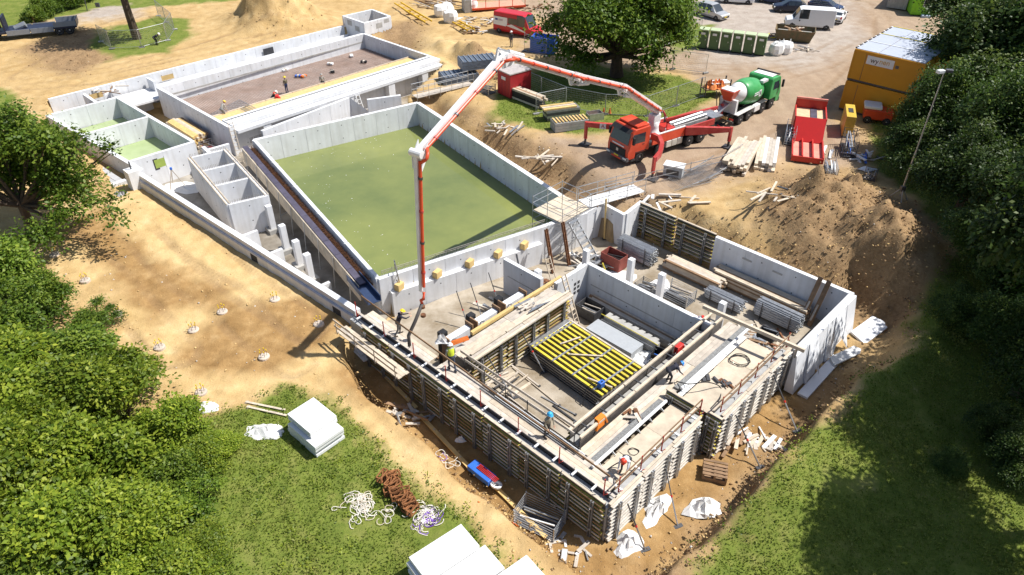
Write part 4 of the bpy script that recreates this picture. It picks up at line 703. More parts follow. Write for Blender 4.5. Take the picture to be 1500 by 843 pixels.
sheet_blob('pale sheet on the muddy hall floor by the rear columns', P(-9.6, 18.2, FL + .01), 1.3, .08, rz=1); sheet_blob('grey crumpled membrane beside the corner pillar', P(-46.2, -2.6, -1.3), .9, .5, mat('grey_membrane', (.36, .36, .38), .6))
# ------------------------------------------------------------------ vehicles
TYRE = BLACK; RIM = mat('rim_grey', (.42, .42, .43), .4, .6); LAMP = mat('lamp_glass', (.75, .75, .72), .15); TAIL = mat('tail_red', (.45, .02, .02), .3); PLATE = mat('plate_yellow', (.72, .52, .04), .5, var=.03)
def wheel(t, x, y, r, w, name='wheel', rim=None):
    s = 1 if y > 0 else -1; o = L().lathe((x, y - s * w, r), (0, s, 0), [(0, r * .8), (.02, r * .97), (w * .3, r), (w * .75, r), (w * .97, r * .95), (w, r * .72)], 20).build(name, TYRE, t, world=False, smooth=False)
    L().lathe((x, y - s * .06, r), (0, s, 0), [(0, r * .66), (.045, r * .66), (.062, r * .60), (.03, r * .45), (.03, r * .2), (.075, r * .17), (.08, .01)], 16).build('rim', rim or RIM, o, world=False, smooth=True); return o
def loft(t, st, z0, body, glass_side, glass_top, name='body', low=.24):
    """st: (x, z_belt, z_roof, w_belt, w_roof); segments listed in glass_* become panes"""
    sec = lambda s: [(s[0], -s[3] * .94, z0), (s[0], -s[3], z0 + low), (s[0], -s[3] * .985, s[1]), (s[0], -s[4], s[2] - .05), (s[0], -s[4] * .8, s[2]), (s[0], s[4] * .8, s[2]), (s[0], s[4], s[2] - .05), (s[0], s[3] * .985, s[1]), (s[0], s[3], z0 + low), (s[0], s[3] * .94, z0)]
    S = [sec(s) for s in st]; B = L(); panes = []
    vs = [p for s in S for p in s]; n = 10; fs = []
    for i in range(len(st) - 1):
        for k in range(9):
            f = (i * n + k, (i + 1) * n + k, (i + 1) * n + k + 1, i * n + k + 1)
            if (k in (2, 6) and i in glass_side) or (k in (3, 4, 5) and i in glass_top): panes.append((i, k, f))
            else: fs.append(f)
        fs.append((i * n, i * n + 9, (i + 1) * n + 9, (i + 1) * n))
    fs += [tuple(range(n)), tuple(range(len(st) * n - 1, (len(st) - 1) * n - 1, -1))]
    B.add(vs, fs).build(name, body, t, world=False)
    done = {}
    for i, k, f in panes: done.setdefault((i, k if k in (2, 6) else 4), []).append([vs[j] for j in f])
    for (i, k), quads in done.items():
        m = L(); [m.add(q, [(0, 1, 2, 3)]) for q in quads]; m.build('windscreen' if k == 4 else 'side_window', GLASS, t, world=False)
def car(label, c, rz, body, ln=4.3, w=1.78, h=1.5, kind='hatch', group='parked cars', rail=False):
    t = thing('parked_car' if kind != 'van' else 'parked_van', label, 'car' if kind != 'van' else 'van', c, rz, group); f, b, W = ln / 2, -ln / 2, w / 2
    if kind == 'van': st = [(f, .72, .74, W * .82, W * .75), (f - .12, .95, .98, W * .93, W * .8), (f - .85, 1.12, 1.16, W, W * .84), (f - 1.45, 1.2, h - .12, W, W * .86), (f - 1.75, 1.2, h, W, W * .9), (f - 2.55, 1.2, h, W, W * .9), (f - 2.62, 1.2, h, W, W * .9), (b + .06, 1.2, h - .02, W, W * .88), (b, 1.1, h - .2, W * .97, W * .84)]; loft(t, st, .3, body, (3, 4) if ln < 5.4 else (3, 4), (2,))
    else: st = [(f, .62, .64, W * .78, W * .7), (f - .15, .76, .79, W * .93, W * .8), (f - 1.0, .9, .95, W, W * .82), (f - 1.75, .95, h - .08, W, W * .74), (f - 2.1, .95, h, W, W * .76), (f - 2.55, .96, h, W, W * .77), (f - 2.63, .96, h, W, W * .77), (b + .75, .98, h - .06, W, W * .75), (b + .2, 1.0, h - .3 if kind == 'hatch' else 1.1, W * .97, W * .72), (b, .85, .92, W * .9, W * .7)]; loft(t, st, .26, body, (3, 4, 6), (2, 7))
    r = .33 if kind != 'van' else .35
    for x in (f - .85, b + .82):
        for y in (W - .0, -W + .0): wheel(t, x, y, r, .2)
    for y in (-1, 1):
        L().cbox((f - .07, y * W * .68, .66 if kind != 'van' else .74), (.12, .34, .14)).build('headlight', LAMP, t, world=False, bevel=.03); L().cbox((b + .02, y * W * .76, .8 if kind != 'van' else 1.0), (.08, .18, .3)).build('tail_light', TAIL, t, world=False); L().cbox((f - 1.55, y * (W + .1), 1.02), (.12, .18, .14)).build('mirror', BLACK, t, world=False, bevel=.03)
    L().cbox((f - .01, 0, .42), (.06, W * 1.5, .16)).build('bumper', BLACK, t, world=False); L().cbox((b + .01, 0, .42), (.08, W * 1.6, .16)).build('bumper', BLACK, t, world=False); L().cbox((f + .025, 0, .48), (.015, .5, .11)).build('licence_plate', PLATE, t, world=False); L().cbox((b - .035, 0, .62), (.015, .5, .11)).build('licence_plate', PLATE, t, world=False)
    return t
SILV = mat('silver_paint', (.50, .50, .50), .3, .4, var=.04); DKB = mat('dark_blue_paint', (.012, .016, .035), .22, var=.1); NAVY = mat('navy_paint', (.02, .035, .09), .25, var=.1); WV = mat('van_white', (.74, .75, .76), .3, var=.03)
ang = lambda px0, px1: math.atan2(*(G(*px1) - G(*px0)).yx)
car('silver minivan parked on the gravel behind the green toilets', G(1041, 25), R(-52), SILV, 4.6, 1.85, 1.75); car('white minivan at the top edge of the gravel car park', G(1079, 4), R(-14), WV, 4.5, 1.85, 1.75)
car('dark blue hatchback at the upper edge beside the black car', G(1131, 4), R(-32), NAVY, 4.2); car('black hatchback seen from its side behind the white van', G(1155, 17), R(172), DKB, 4.1); car('navy coupe parked beyond the white van', G(1208, 16), R(-38), NAVY, 4.3, 1.78, 1.42); car('dark car cut by the top edge above the dirt road', G(1238, -3), R(-10), DKB, 4.3); car('low white car half hidden behind the white van', G(1226, 30), R(60), WV, 3.9, 1.7, 1.35)
t = car('large white panel van beside the rusty green skip', G(1183, 40), R(167), WV, 5.6, 2.0, 2.35, 'van', 'parked vans')
t = car('red site van with a white rear panel beside a standing worker', G(759, 50), R(-33), mat('van_red', (.52, .02, .03), .3, var=.05), 5.9, 2.02, 2.5, 'van', 'parked vans')
for y in (-1, 1):
    L().add([(-2.9, y * 1.022, 1.0), (-1.1, y * 1.022, .95), (-.9, y * 1.022, 1.25), (-.9, y * .985, 1.95), (-2.85, y * .985, 1.95)], [(0, 1, 2, 3, 4)]).build('white_panel', WHITEP, t, world=False); L().add([(-1.1, y * 1.024, 1.05), (1.6, y * 1.024, .62), (1.7, y * 1.024, .72), (-.3, y * 1.024, 1.3)], [(0, 1, 2, 3)]).build('white_swoosh', WHITEP, t, world=False)
    L().add([(-.8, y * 1.008, 1.32), (.5, y * 1.008, 1.3), (.5, y * .965, 1.98), (-.8, y * .965, 1.98)], [(0, 1, 2, 3)]).build('side_window', GLASS, t, world=False)
    L().cbox((-2.45, y * 1.01, 1.62), (.34, .03, .2)).build('logo_mark', mat('logo_blue', (.05, .06, .25), .5), t, world=False); [L().cbox((-1.85, y * 1.01, 1.55 + k * .12), (.6, .03, .06)).build('logo_line', mat('logo_grey', (.45, .35, .4), .5), t, world=False) for k in (0, 1)]
# --- concrete pump truck
OR_ = mat('truck_red', (.62, .05, .018), .36, var=.14, scale=1.3, col2=(.66, .10, .05)); PW = mat('boom_white', (.70, .70, .69), .4, var=.12, scale=1.2); DR = mat('outrigger_red', (.46, .025, .025), .45, var=.15, scale=1.5, col2=(.52, .09, .07))
th = R(33.5) + math.pi; pk = thing('concrete_pump_truck', 'red concrete pump truck with its long white boom folded out over the pool', 'truck', (9.72, 54.83, 0), th)
def pb(name, m, *b, bev=0): return L().box(*b).build(name, m, pk, world=False, bevel=bev)
cab = L(); W = 1.24
cab.side([(1.36, .55), (1.40, 1.2), (1.30, 1.75), (.98, 2.75), (.75, 3.0), (-.75, 3.05), (-.85, 2.9), (-.85, 1.0), (-.55, 1.0), (-.5, .95), (.55, .95), (.62, .55)], -W, W); cab.build('cab', OR_, pk, world=False, bevel=.06)
L().add([(1.335, y, z) if z < 2 else (1.02, y, z) for z, y in ((1.78, -1.1), (1.78, 1.1), (2.68, 1.0), (2.68, -1.0))], [(0, 1, 2, 3)]).build('windscreen', GLASS, pk, world=False)
L().add([(.92, -1.15, 2.98), (1.32, -1.1, 2.74), (1.32, 1.1, 2.74), (.92, 1.15, 2.98)], [(0, 1, 2, 3)]).build('sun_visor', BLACK, pk, world=False); pb('roof_hatch', BLACK, -.35, .3, -.45, .45, 3.05, 3.1); pb('roof_fairing', OR_, -.8, .5, -1.1, 1.1, 3.055, 3.2, bev=.05)
pb('grille', BLACK, 1.38, 1.43, -.95, .95, .78, 1.38); pb('name_strip', WHITEP, 1.345, 1.41, -.7, .7, 1.5, 1.58); pb('emblem', STEEL, 1.43, 1.45, -.12, .12, 1.0, 1.24); pb('bumper', mat('bumper_grey', (.10, .10, .11), .5), 1.2, 1.5, -1.25, 1.25, .38, .76, bev=.06); pb('bumper_panel', OR_, 1.5, 1.52, -.55, .55, .42, .56); pb('licence_plate', PLATE, 1.5, 1.525, -.26, .26, .6, .72)
for s in (-1, 1):
    pb('headlight', LAMP, 1.48, 1.53, s * 1.0 - .2, s * 1.0 + .2, .56, .72, bev=.02); L().add([(.95 if x > .5 else x, s * 1.246, z) for x, z in ((.9, 1.85), (-.35, 1.8), (-.35, 2.62), (.62, 2.62))], [(0, 1, 2, 3)]).build('side_window', GLASS, pk, world=False); pb('mirror', BLACK, .95, 1.15, s * 1.45 - .1, s * 1.45 + .1, 1.9, 2.5, bev=.03); L().beam((1.0, s * 1.2, 2.5), (1.05, s * 1.45, 2.45), .04, .04).build('mirror_arm', BLACK, pk, world=False); pb('mudguard', BLACK, -.62, .6, s * 1.08 - .18, s * 1.08 + .18, 1.0, 1.08, bev=.03); pb('step', STEELD, .55, 1.0, s * 1.16 - .1, s * 1.16 + .1, .35, .5); pb('door_handle', BLACK, -.3, -.1, s * 1.25 - .012, s * 1.25 + .012, 1.62, 1.66)
    for x in (0, -2.2, -5.55, -6.95): wheel(pk, x, s * 1.2, .52, .34 if x > -4 else .6)
    pb('chassis_rail', STEELD, -9.2, .6, s * .42 - .06, s * .42 + .06, .75, 1.0)
    pb('side_panel', OR_, -4.9, -1.3, s * 1.1 - .06, s * 1.1 + .06, 1.15, 1.95, bev=.03); pb('panel_edge', WHITEP, -4.9, -1.3, s * 1.1 - .07, s * 1.1 + .07, 1.955, 2.02); pb('rear_panel', DR, -8.4, -4.95, s * 1.1 - .06, s * 1.1 + .06, 1.3, 1.85, bev=.03)
    for k in range(3): pb('tool_box', mat('beige_box', (.55, .52, .46), .5) if k else STEEL, -4.7 + k * .62, -4.12 + k * .62, s * 1.0 - .2, s * 1.0 + .2, .55, 1.12, bev=.04)
    pb('rear_mudguard', BLACK, -7.6, -4.95, s * 1.05 - .2, s * 1.05 + .2, 1.12, 1.18)
    pb('tail_light', TAIL, -9.24, -9.2, s * .95 - .15, s * .95 + .15, .85, .95)
pb('deck', STEELD, -8.6, -1.0, -1.04, 1.04, 1.05, 1.3); pb('pump_block', mat('grey_machine', (.30, .29, .28), .6, .3, var=.3), -8.4, -4.2, -.42, .42, 1.3, 1.75, bev=.05); pb('water_tank', REDP, -4.1, -3.2, -.8, .8, 1.3, 2.0, bev=.08)
for y in (-.25, .25): L().cyl((-8.2, y, 1.95), (-4.4, y, 1.85), .13, n=10).build('pump_cylinder', STEEL, pk, world=False)
hp = L(); hp.hexa([(-9.0, -.5, 1.0), (-8.5, -.5, 1.0), (-8.5, .5, 1.0), (-9.0, .5, 1.0), (-9.7, -.95, 1.75), (-8.35, -.95, 1.75), (-8.35, .95, 1.75), (-9.7, .95, 1.75)]); hp.build('hopper', STEELD, pk, world=False); pb('hopper_grate', STEEL, -9.65, -8.4, -.9, .9, 1.752, 1.79); pb('rear_bumper', STEELD, -9.3, -9.1, -1.1, 1.1, .45, .6)
# turret
L().lathe((-2.35, 0, 1.3), (0, 0, 1), [(0, .75), (.25, .75), (.3, .5), (.9, .42), (1.3, .45), (1.35, .3)], 20).build('turret', PW, pk, world=False, smooth=True); pb('turret_column', PW, -2.75, -1.95, -.35, .35, 2.5, 3.3, bev=.08)
L().tube([(-3.2, .5, 1.4), (-3.4, .5, 2.2), (-3.2, .4, 3.0), (-2.9, .3, 3.5)], .075, 8).build('riser_pipe', DR, pk, world=False, smooth=True); L().tube([(-3.7, -.4, 1.4), (-4.0, -.4, 2.1), (-3.7, -.35, 3.0), (-3.2, -.3, 3.1)], .1, 8).build('riser_elbow', STEELD, pk, world=False, smooth=True)
for x, y in ((-3.0, .75), (-3.05, -.75)): L().cyl((x, y, 1.3), (x, y, 2.1), .03).build('rail_post', WHITEP, pk, world=False)
# outriggers
Mp = pk.matrix_basis.inverted()
def loc(v): return Mp @ Vector(v)
def outrigger(name, pts, w, h, foot, logo=None):
    pts = [Vector(p) for p in pts]; mb = L()
    n = len(pts); sec = []
    for i, p in enumerate(pts):
        d = (pts[min(i + 1, n - 1)] - pts[max(i - 1, 0)]).normalized(); r_ = d.cross(Vector((0, 0, 1))).normalized(); ww = w[i] if isinstance(w, list) else w; hh = h[i] if isinstance(h, list) else h; sec += [p - r_ * ww / 2 - Vector((0, 0, hh / 2)), p + r_ * ww / 2 - Vector((0, 0, hh / 2)), p + r_ * ww / 2 + Vector((0, 0, hh / 2)), p - r_ * ww / 2 + Vector((0, 0, hh / 2))]
    fs = [(i * 4 + k, (i + 1) * 4 + k, (i + 1) * 4 + (k + 1) % 4, i * 4 + (k + 1) % 4) for i in range(n - 1) for k in range(4)] + [(0, 1, 2, 3), tuple(range(4 * n - 1, 4 * n - 5, -1))]
    arm = mb.add(sec, fs).build(name, DR, pk, world=False); e = pts[-1]; f = Vector(foot)
    L().beam(Vector((f.x, f.y, e.z + .22)), Vector((f.x, f.y, .55)), .22, .22).build('leg_sleeve', DR, arm, world=False); L().beam((f.x, f.y, .6), (f.x, f.y, .08), .14, .14).build('leg_piston', STEELD, arm, world=False); L().cbox((f.x, f.y, .05), (.85, .85, .07), .3).build('ground_pad', STEELD, arm, world=False)
    if logo:
        c, nrm = Vector(logo[0]), Vector(logo[1]).normalized(); u_ = Vector((0, 0, 1)).cross(nrm).normalized(); M_ = Matrix((u_.resized(4), Vector((0, 0, 1, 0)), nrm.resized(4), (0, 0, 0, 1))).transposed(); M_.translation = c
        q = L().box(-.26, .26, -.24, .24, -.004, .0).build('logo_plate', WHITEP, arm, world=False); q.matrix_basis = M_; text_mesh('logo_letter', 'A', .5, DR, arm, M_ @ Matrix.Translation((0, 0, .012)))
f1 = loc(G(955, 263)); f2 = loc(G(857, 212)); f3 = loc(G(1066, 216)); f4 = loc(G(1053, 183))
arc = [Vector((-1.35, 1.0, 1.95)), Vector((-1.15, 2.0, 2.1)), Vector((-.55, 2.95, 2.05)), Vector((.3, 3.65, 1.85)), Vector((f1.x - .05, f1.y, 1.7))]
outrigger('outrigger_arm', arc, [.34, .34, .32, .3, .28], [.5, .5, .48, .46, .42], f1)
e2 = Vector((f2.x, f2.y, 1.85)); s2 = Vector((-1.35, -1.0, 1.85)); outrigger('outrigger_arm', [s2, s2.lerp(e2, .35), s2.lerp(e2, .6), e2], [.34, .32, .3, .28], [.55, .5, .46, .4], f2, (s2.lerp(e2, .66) + Vector((.0, 0, .0)) + (e2 - s2).cross(Vector((0, 0, 1))).normalized() * -.165, -(e2 - s2).cross(Vector((0, 0, 1)))))
e3 = Vector((f3.x, f3.y, 1.6)); s3 = Vector((-4.9, 1.2, 1.6)); outrigger('outrigger_arm', [s3, s3.lerp(e3, .3), s3.lerp(e3, .65), e3], [.36, .34, .3, .26], [.7, .66, .5, .36], f3, (s3.lerp(e3, .25) + (e3 - s3).cross(Vector((0, 0, 1))).normalized() * -.19, -(e3 - s3).cross(Vector((0, 0, 1)))))
e4 = Vector((f4.x + .6, f4.y, 1.75)); s4 = Vector((-3.6, -1.1, 1.8)); outrigger('outrigger_arm', [s4, s4.lerp(e4, .5), e4], .2, .26, f4)
# boom: sections in the vertical plane through turret and hose
J = [loc(v) for v in ((12.0, 56.5, 3.35), (7.96, 50.63, 7.55), (3.96, 44.72, 10.47), (-.43, 38.24, 13.9), (-4.61, 32.07, 11.21), (-4.93, 31.6, 3.3))]
sdv = (J[3] - J[0]); sdv.z = 0; SD = Vector((0, 0, 1)).cross(sdv).normalized()
def section(name, p, q, w0, h0, w1, h1, off=0):
    d = (q - p).normalized(); up = SD.cross(d).normalized(); up = up if up.z >= 0 or abs(up.z) < .2 else -up; o_ = SD * off
    c = [p + o_ + SD * a * w0 / 2 + up * b * h0 / 2 for a, b in ((-1, -1), (1, -1), (1, 1), (-1, 1))] + [q + o_ + SD * a * w1 / 2 + up * b * h1 / 2 for a, b in ((-1, -1), (1, -1), (1, 1), (-1, 1))]
    return L().hexa(c).build(name, PW, pk, world=False, bevel=.03)
dims = [(.5, .62, .46, .55), (.44, .52, .40, .46), (.40, .46, .34, .40), (.36, .46, .26, .32), (.22, .28, .16, .2)]
cam_side = -1 if (pk.matrix_basis.to_3x3() @ SD).y > 0 else 1     # pipes run on the side towards the camera
for i in range(5):
    p, q = J[i], J[i + 1]; sct = section('boom_section', p, q, *dims[i], off=0); d = (q - p).normalized(); up = SD.cross(d).normalized(); ln = (q - p).length; o_ = SD * cam_side * (dims[i][0] / 2 + .1)
    k0, k1 = p + d * .35 + o_, q - d * .35 + o_; L().cyl(k0, k1, .085, n=10).build('delivery_pipe', ORANGEP, sct, world=False, smooth=False)
    for k in range(max(2, int(ln / 1.6))): c = k0.lerp(k1, (k + .5) / max(2, int(ln / 1.6))); L().cyl(c - d * .06, c + d * .06, .115, n=10).build('pipe_clamp', DR if k % 2 else STEELD, sct, world=False); L().beam(c, c - o_.normalized() * .2, .05, .05).build('pipe_bracket', STEELD, sct, world=False)
    if i:    # knuckle: plates, pin, bent pipe, hydraulic cylinder
        kn = L(); kn.cyl(p - SD * .36, p + SD * .36, .2, n=14); k_ = kn.build('knuckle_pin', PW, pk, world=False); dp = (J[i] - J[i - 1]).normalized()
        for s in (-1, 1): L().hexa([p + SD * s * .27 + x for x in (-dp * .6 - Vector((0, 0, .3)), d * .6 - Vector((0, 0, .3)), d * .55 + Vector((0, 0, .28)), -dp * .55 + Vector((0, 0, .28)))] + [p + SD * s * .31 + x for x in (-dp * .6 - Vector((0, 0, .3)), d * .6 - Vector((0, 0, .3)), d * .55 + Vector((0, 0, .28)), -dp * .55 + Vector((0, 0, .28)))]).build('knuckle_plate', PW, k_, world=False)
        po = SD * cam_side * (.55); L().tube([p - dp * .5 + SD * cam_side * (dims[i - 1][0] / 2 + .1), p - dp * .2 + po, p + Vector((0, 0, -.1)) + po * 1.15, p + d * .2 + po, p + d * .45 + o_], .09, 8).build('pipe_bend', ORANGEP, k_, world=False, smooth=True)
        if i < 4:
            off = Vector((0, 0, -.75 if i < 3 else .85)); a_, b_ = p - dp * 2.0 + off * .35, p + d * .55 + off * .8; L().cyl(a_, a_.lerp(b_, .6), .13, n=10).build('cylinder_barrel', PW, k_, world=False); L().cyl(a_.lerp(b_, .6), b_, .07, n=8).build('cylinder_rod', STEEL, k_, world=False); L().beam(p - dp * .2, b_, .12, .2).build('rocker', PW, k_, world=False); L().beam(b_, p + d * .9, .1, .16).build('rocker_link', PW, k_, world=False)
tp = J[5]; hz = loc((-5.75, 30.95, .1)); L().tube([tp + SD * cam_side * .2, tp + Vector((.1, .1, -.35)) + SD * cam_side * .2, tp + Vector((.05, .0, -.6)), tp + Vector((0, 0, -.9))], .09, 8).build('end_elbow', ORANGEP, pk, world=False, smooth=True); L().tube([tp + Vector((0, 0, -.85)), tp.lerp(hz, .5) + Vector((0, 0, -.2)), hz + Vector((0, 0, .6)), hz + Vector((0, 0, -.1))], .1, 10).build('end_hose', mat('hose_grey', (.09, .08, .075), .7), pk, world=False, smooth=True)
for z in (-1.0, -1.6): L().cyl(tp + Vector((0, 0, z)), tp + Vector((0, 0, z - .14)), .15, n=10).build('hose_coupling', RUST, pk, world=False)
# --- concrete mixer truck
GRN = mat('mixer_green', (.025, .30, .065), .38, var=.15, scale=1.2, col2=(.10, .38, .14)); mt = G(1082, 183); m_ang = R(45); mx = thing('concrete_mixer_truck', 'green and white concrete mixer truck backed up to the pump hopper', 'truck', Vector((mt.x, mt.y, 0)) + Vector((-math.sin(m_ang), math.cos(m_ang), 0)) * 1.1, m_ang)
def xb(name, m, *b, bev=0, par=None): return L().box(*b).build(name, m, par or mx, world=False, bevel=bev)
for s in (-1, 1):
    for x in (0, 1.4, 3.9, 5.5): wheel(mx, x, s * 1.2, .5, .55 if x < 2 else .34)
    xb('chassis_rail', STEELD, -1.2, 6.6, s * .42 - .06, s * .42 + .06, .8, 1.05); xb('rear_fender', mat('fender_grey', (.55, .54, .52), .5), -.75, 2.2, s * 1.0 - .24, s * 1.0 + .24, 1.04, 1.12, bev=.03); xb('side_box', WHITEP, 2.3, 3.3, s * 1.0 - .2, s * 1.0 + .2, .5, 1.1, bev=.04); xb('front_fender', STEELD, 3.35, 4.5, s * 1.02 - .22, s * 1.02 + .22, 1.05, 1.12, bev=.03); xb('tail_light', TAIL, -1.25, -1.2, s * .9 - .2, s * .9 + .2, .7, .85)
L().side([(6.75, .5), (6.8, 1.3), (6.65, 1.9), (6.35, 2.85), (6.1, 3.0), (4.9, 3.05), (4.75, 2.9), (4.75, 1.05), (4.95, 1.0), (6.0, 1.0), (6.1, .5)], -1.22, 1.22).build('cab', GRN, mx, world=False, bevel=.06)
L().add([(6.71, -1.08, 1.9), (6.71, 1.08, 1.9), (6.44, 1.0, 2.7), (6.44, -1.0, 2.7)], [(0, 1, 2, 3)]).build('windscreen', GLASS, mx, world=False); xb('roof_rail', BLACK, 6.0, 6.2, -1.15, 1.15, 3.08, 3.16); xb('roof_panel', WHITEP, 5.05, 5.95, -.95, .95, 3.05, 3.1, bev=.03); xb('bumper', STEELD, 6.6, 6.9, -1.22, 1.22, .4, .8, bev=.05)
for s in (-1, 1): L().add([(5.2, s * 1.226, 1.85), (6.3, s * 1.226, 1.85), (6.1, s * 1.226, 2.6), (5.2, s * 1.226, 2.6)], [(0, 1, 2, 3)]).build('side_window', GLASS, mx, world=False); xb('mirror', BLACK, 6.4, 6.6, s * 1.45 - .09, s * 1.45 + .09, 1.9, 2.6, bev=.03); xb('headlight', LAMP, 6.86, 6.91, s * .95 - .18, s * .95 + .18, .55, .7)
dr = L().lathe((4.3, 0, 1.85), (-1, 0, .19), [(0, .5), (.15, .85), (.9, 1.12), (1.7, 1.2), (2.5, 1.16), (3.1, 1.02), (3.5, .88)], 28).build('drum', GRN, mx, world=False, smooth=True); L().lathe((4.3, 0, 1.85), (-1, 0, .19), [(3.5, .885), (3.56, .89), (4.05, .7), (4.4, .55), (4.45, .42), (4.2, .38)], 28).build('drum_cone', PW, dr, world=False, smooth=True); L().lathe((4.3, 0, 1.85), (-1, 0, .19), [(3.46, .9), (3.54, .91)], 28).build('drum_ring', STEELD, dr, world=False)
for s in (1, -1):
    q = L().box(2.55, 2.95, s * 1.205 - .01, s * 1.205 + .01, 1.95, 2.55).build('logo_plate', WHITEP, dr, world=False); L().box(2.68, 2.84, s * 1.222 - .006, s * 1.222 + .006, 2.08, 2.42).build('logo_mark', STEELD, dr, world=False)
    for k in (0, .18): L().box(1.75, 2.48, s * 1.2 - .01, s * 1.2 + .012, 2.18 + k, 2.27 + k).build('logo_line', WHITEP, dr, world=False)
xb('drum_pedestal', STEELD, 4.3, 4.7, -.6, .6, 1.05, 2.2); xb('rear_frame', PW, -.65, -.35, -.85, .85, 1.05, 2.3); L().hexa([(-.9, -.35, 2.2), (-.3, -.35, 2.2), (-.3, .35, 2.2), (-.9, .35, 2.2), (-1.2, -.7, 3.15), (-.1, -.7, 3.15), (-.1, .7, 3.15), (-1.2, .7, 3.15)]).build('feed_hopper', ORANGEP, mx, world=False); xb('hopper_lid', WHITEP, -1.1, -.1, -.65, .65, 3.16, 3.22)
ch = L(); ch.add([(-.7, y * .4, 1.9 + abs(y) * .2) for y in (-1, -.5, .5, 1)] + [(-2.2, y * .3, 1.35 + abs(y) * .18) for y in (-1, -.5, .5, 1)], [(0, 1, 5, 4), (1, 2, 6, 5), (2, 3, 7, 6)]); ch.build('chute', STEEL, mx, world=False); L().beam((-.6, .7, 1.1), (-1.2, .7, 2.9), .06, .06).build('ladder_stile', STEELD, mx, world=False); L().beam((-.6, 1.0, 1.1), (-1.2, 1.0, 2.9), .06, .06).build('ladder_stile', STEELD, mx, world=False); xb('rear_bumper', STEELD, -1.3, -1.15, -1.15, 1.15, .45, .6); xb('plate_panel', WOODY, -1.26, -1.2, -.5, .3, .65, .9); xb('spare_chute', PW, 3.4, 4.3, -1.0, -.6, 2.9, 3.1)
# orange-wrapped goods beside the mixer
for i in range(3): sheet_blob('%s crumpled orange bag on the rack behind the mixer' % ('left', 'middle', 'right')[i], G(1040 + i * 7, 128, .9), .75, .7, mat('orange_bag', (.72, .22, .06), .7, var=.25), 'orange_bag', 'bag', 12, i)
t = thing('storage_rack', 'wooden and steel rack behind the mixer carrying orange bags', 'rack', G(1046, 140), .2); L().box(-1.3, 1.3, -.6, .6, .75, .85).build('shelf', WOODB, t, world=False); [L().box(x - .05, x + .05, y - .05, y + .05, 0, 1.7).build('post', STEELD, t, world=False) for x in (-1.25, 1.25) for y in (-.55, .55)]; L().box(-.6, 1.3, -.5, .5, 1.3, 1.36).build('lid_board', WHITEP, t, world=False)
# --- flatbed truck with crane at the top left
t = thing('flatbed_truck', 'dark flatbed truck with grey dropsides and a crane boom at the top left corner', 'truck', GG(55, 52), R(22))
DN = mat('navy_steel', (.02, .025, .05), .4, var=.2); GY = mat('dropside_grey', (.23, .25, .28), .5, var=.1)
L().box(-4.6, 4.6, -1.15, 1.15, .75, 1.0).build('bed', DN, t, world=False); L().box(4.55, 4.65, -1.15, 1.15, 1.0, 1.6).build('tail_board', DN, t, world=False)
for s in (-1, 1):
    for k, x in enumerate((-1.6, .9, 3.4)): L().box(x - 1.2, x + 1.2, s * 1.18 - .03, s * 1.18 + .03, .55 if k < 2 else .98, 1.1 if k < 2 else 1.55).build('dropside', GY, t, world=False)
    for x in (-4.2, 2.6, 3.7): wheel(t, x, s * 1.1, .5, .32)
L().box(-3.0, -2.8, -1.0, 1.0, 1.0, 2.6).build('head_post', DN, t, world=False); L().box(-6.6, -4.6, -1.2, 1.2, .6, 2.9).build('cab', mat('crane_yellow', (.65, .48, .02), .4), t, world=False, bevel=.1); L().box(-6.5, -4.7, -1.21, -1.2, 1.7, 2.6).build('side_window', GLASS, t, world=False); L().beam((-3.6, 0, 1.2), (-4.3, .3, 7.5), .4, .5).build('crane_boom', DN, t, world=False); L().beam((-3.9, .3, 1.0), (-5.6, .6, 7.5), .3, .4).build('crane_jib', BLACK, t, world=False); L().cyl((-2, 0, 1.0), (-.8, 0, 1.4), .35, n=12).build('cargo_drum', STEEL, t, world=False)
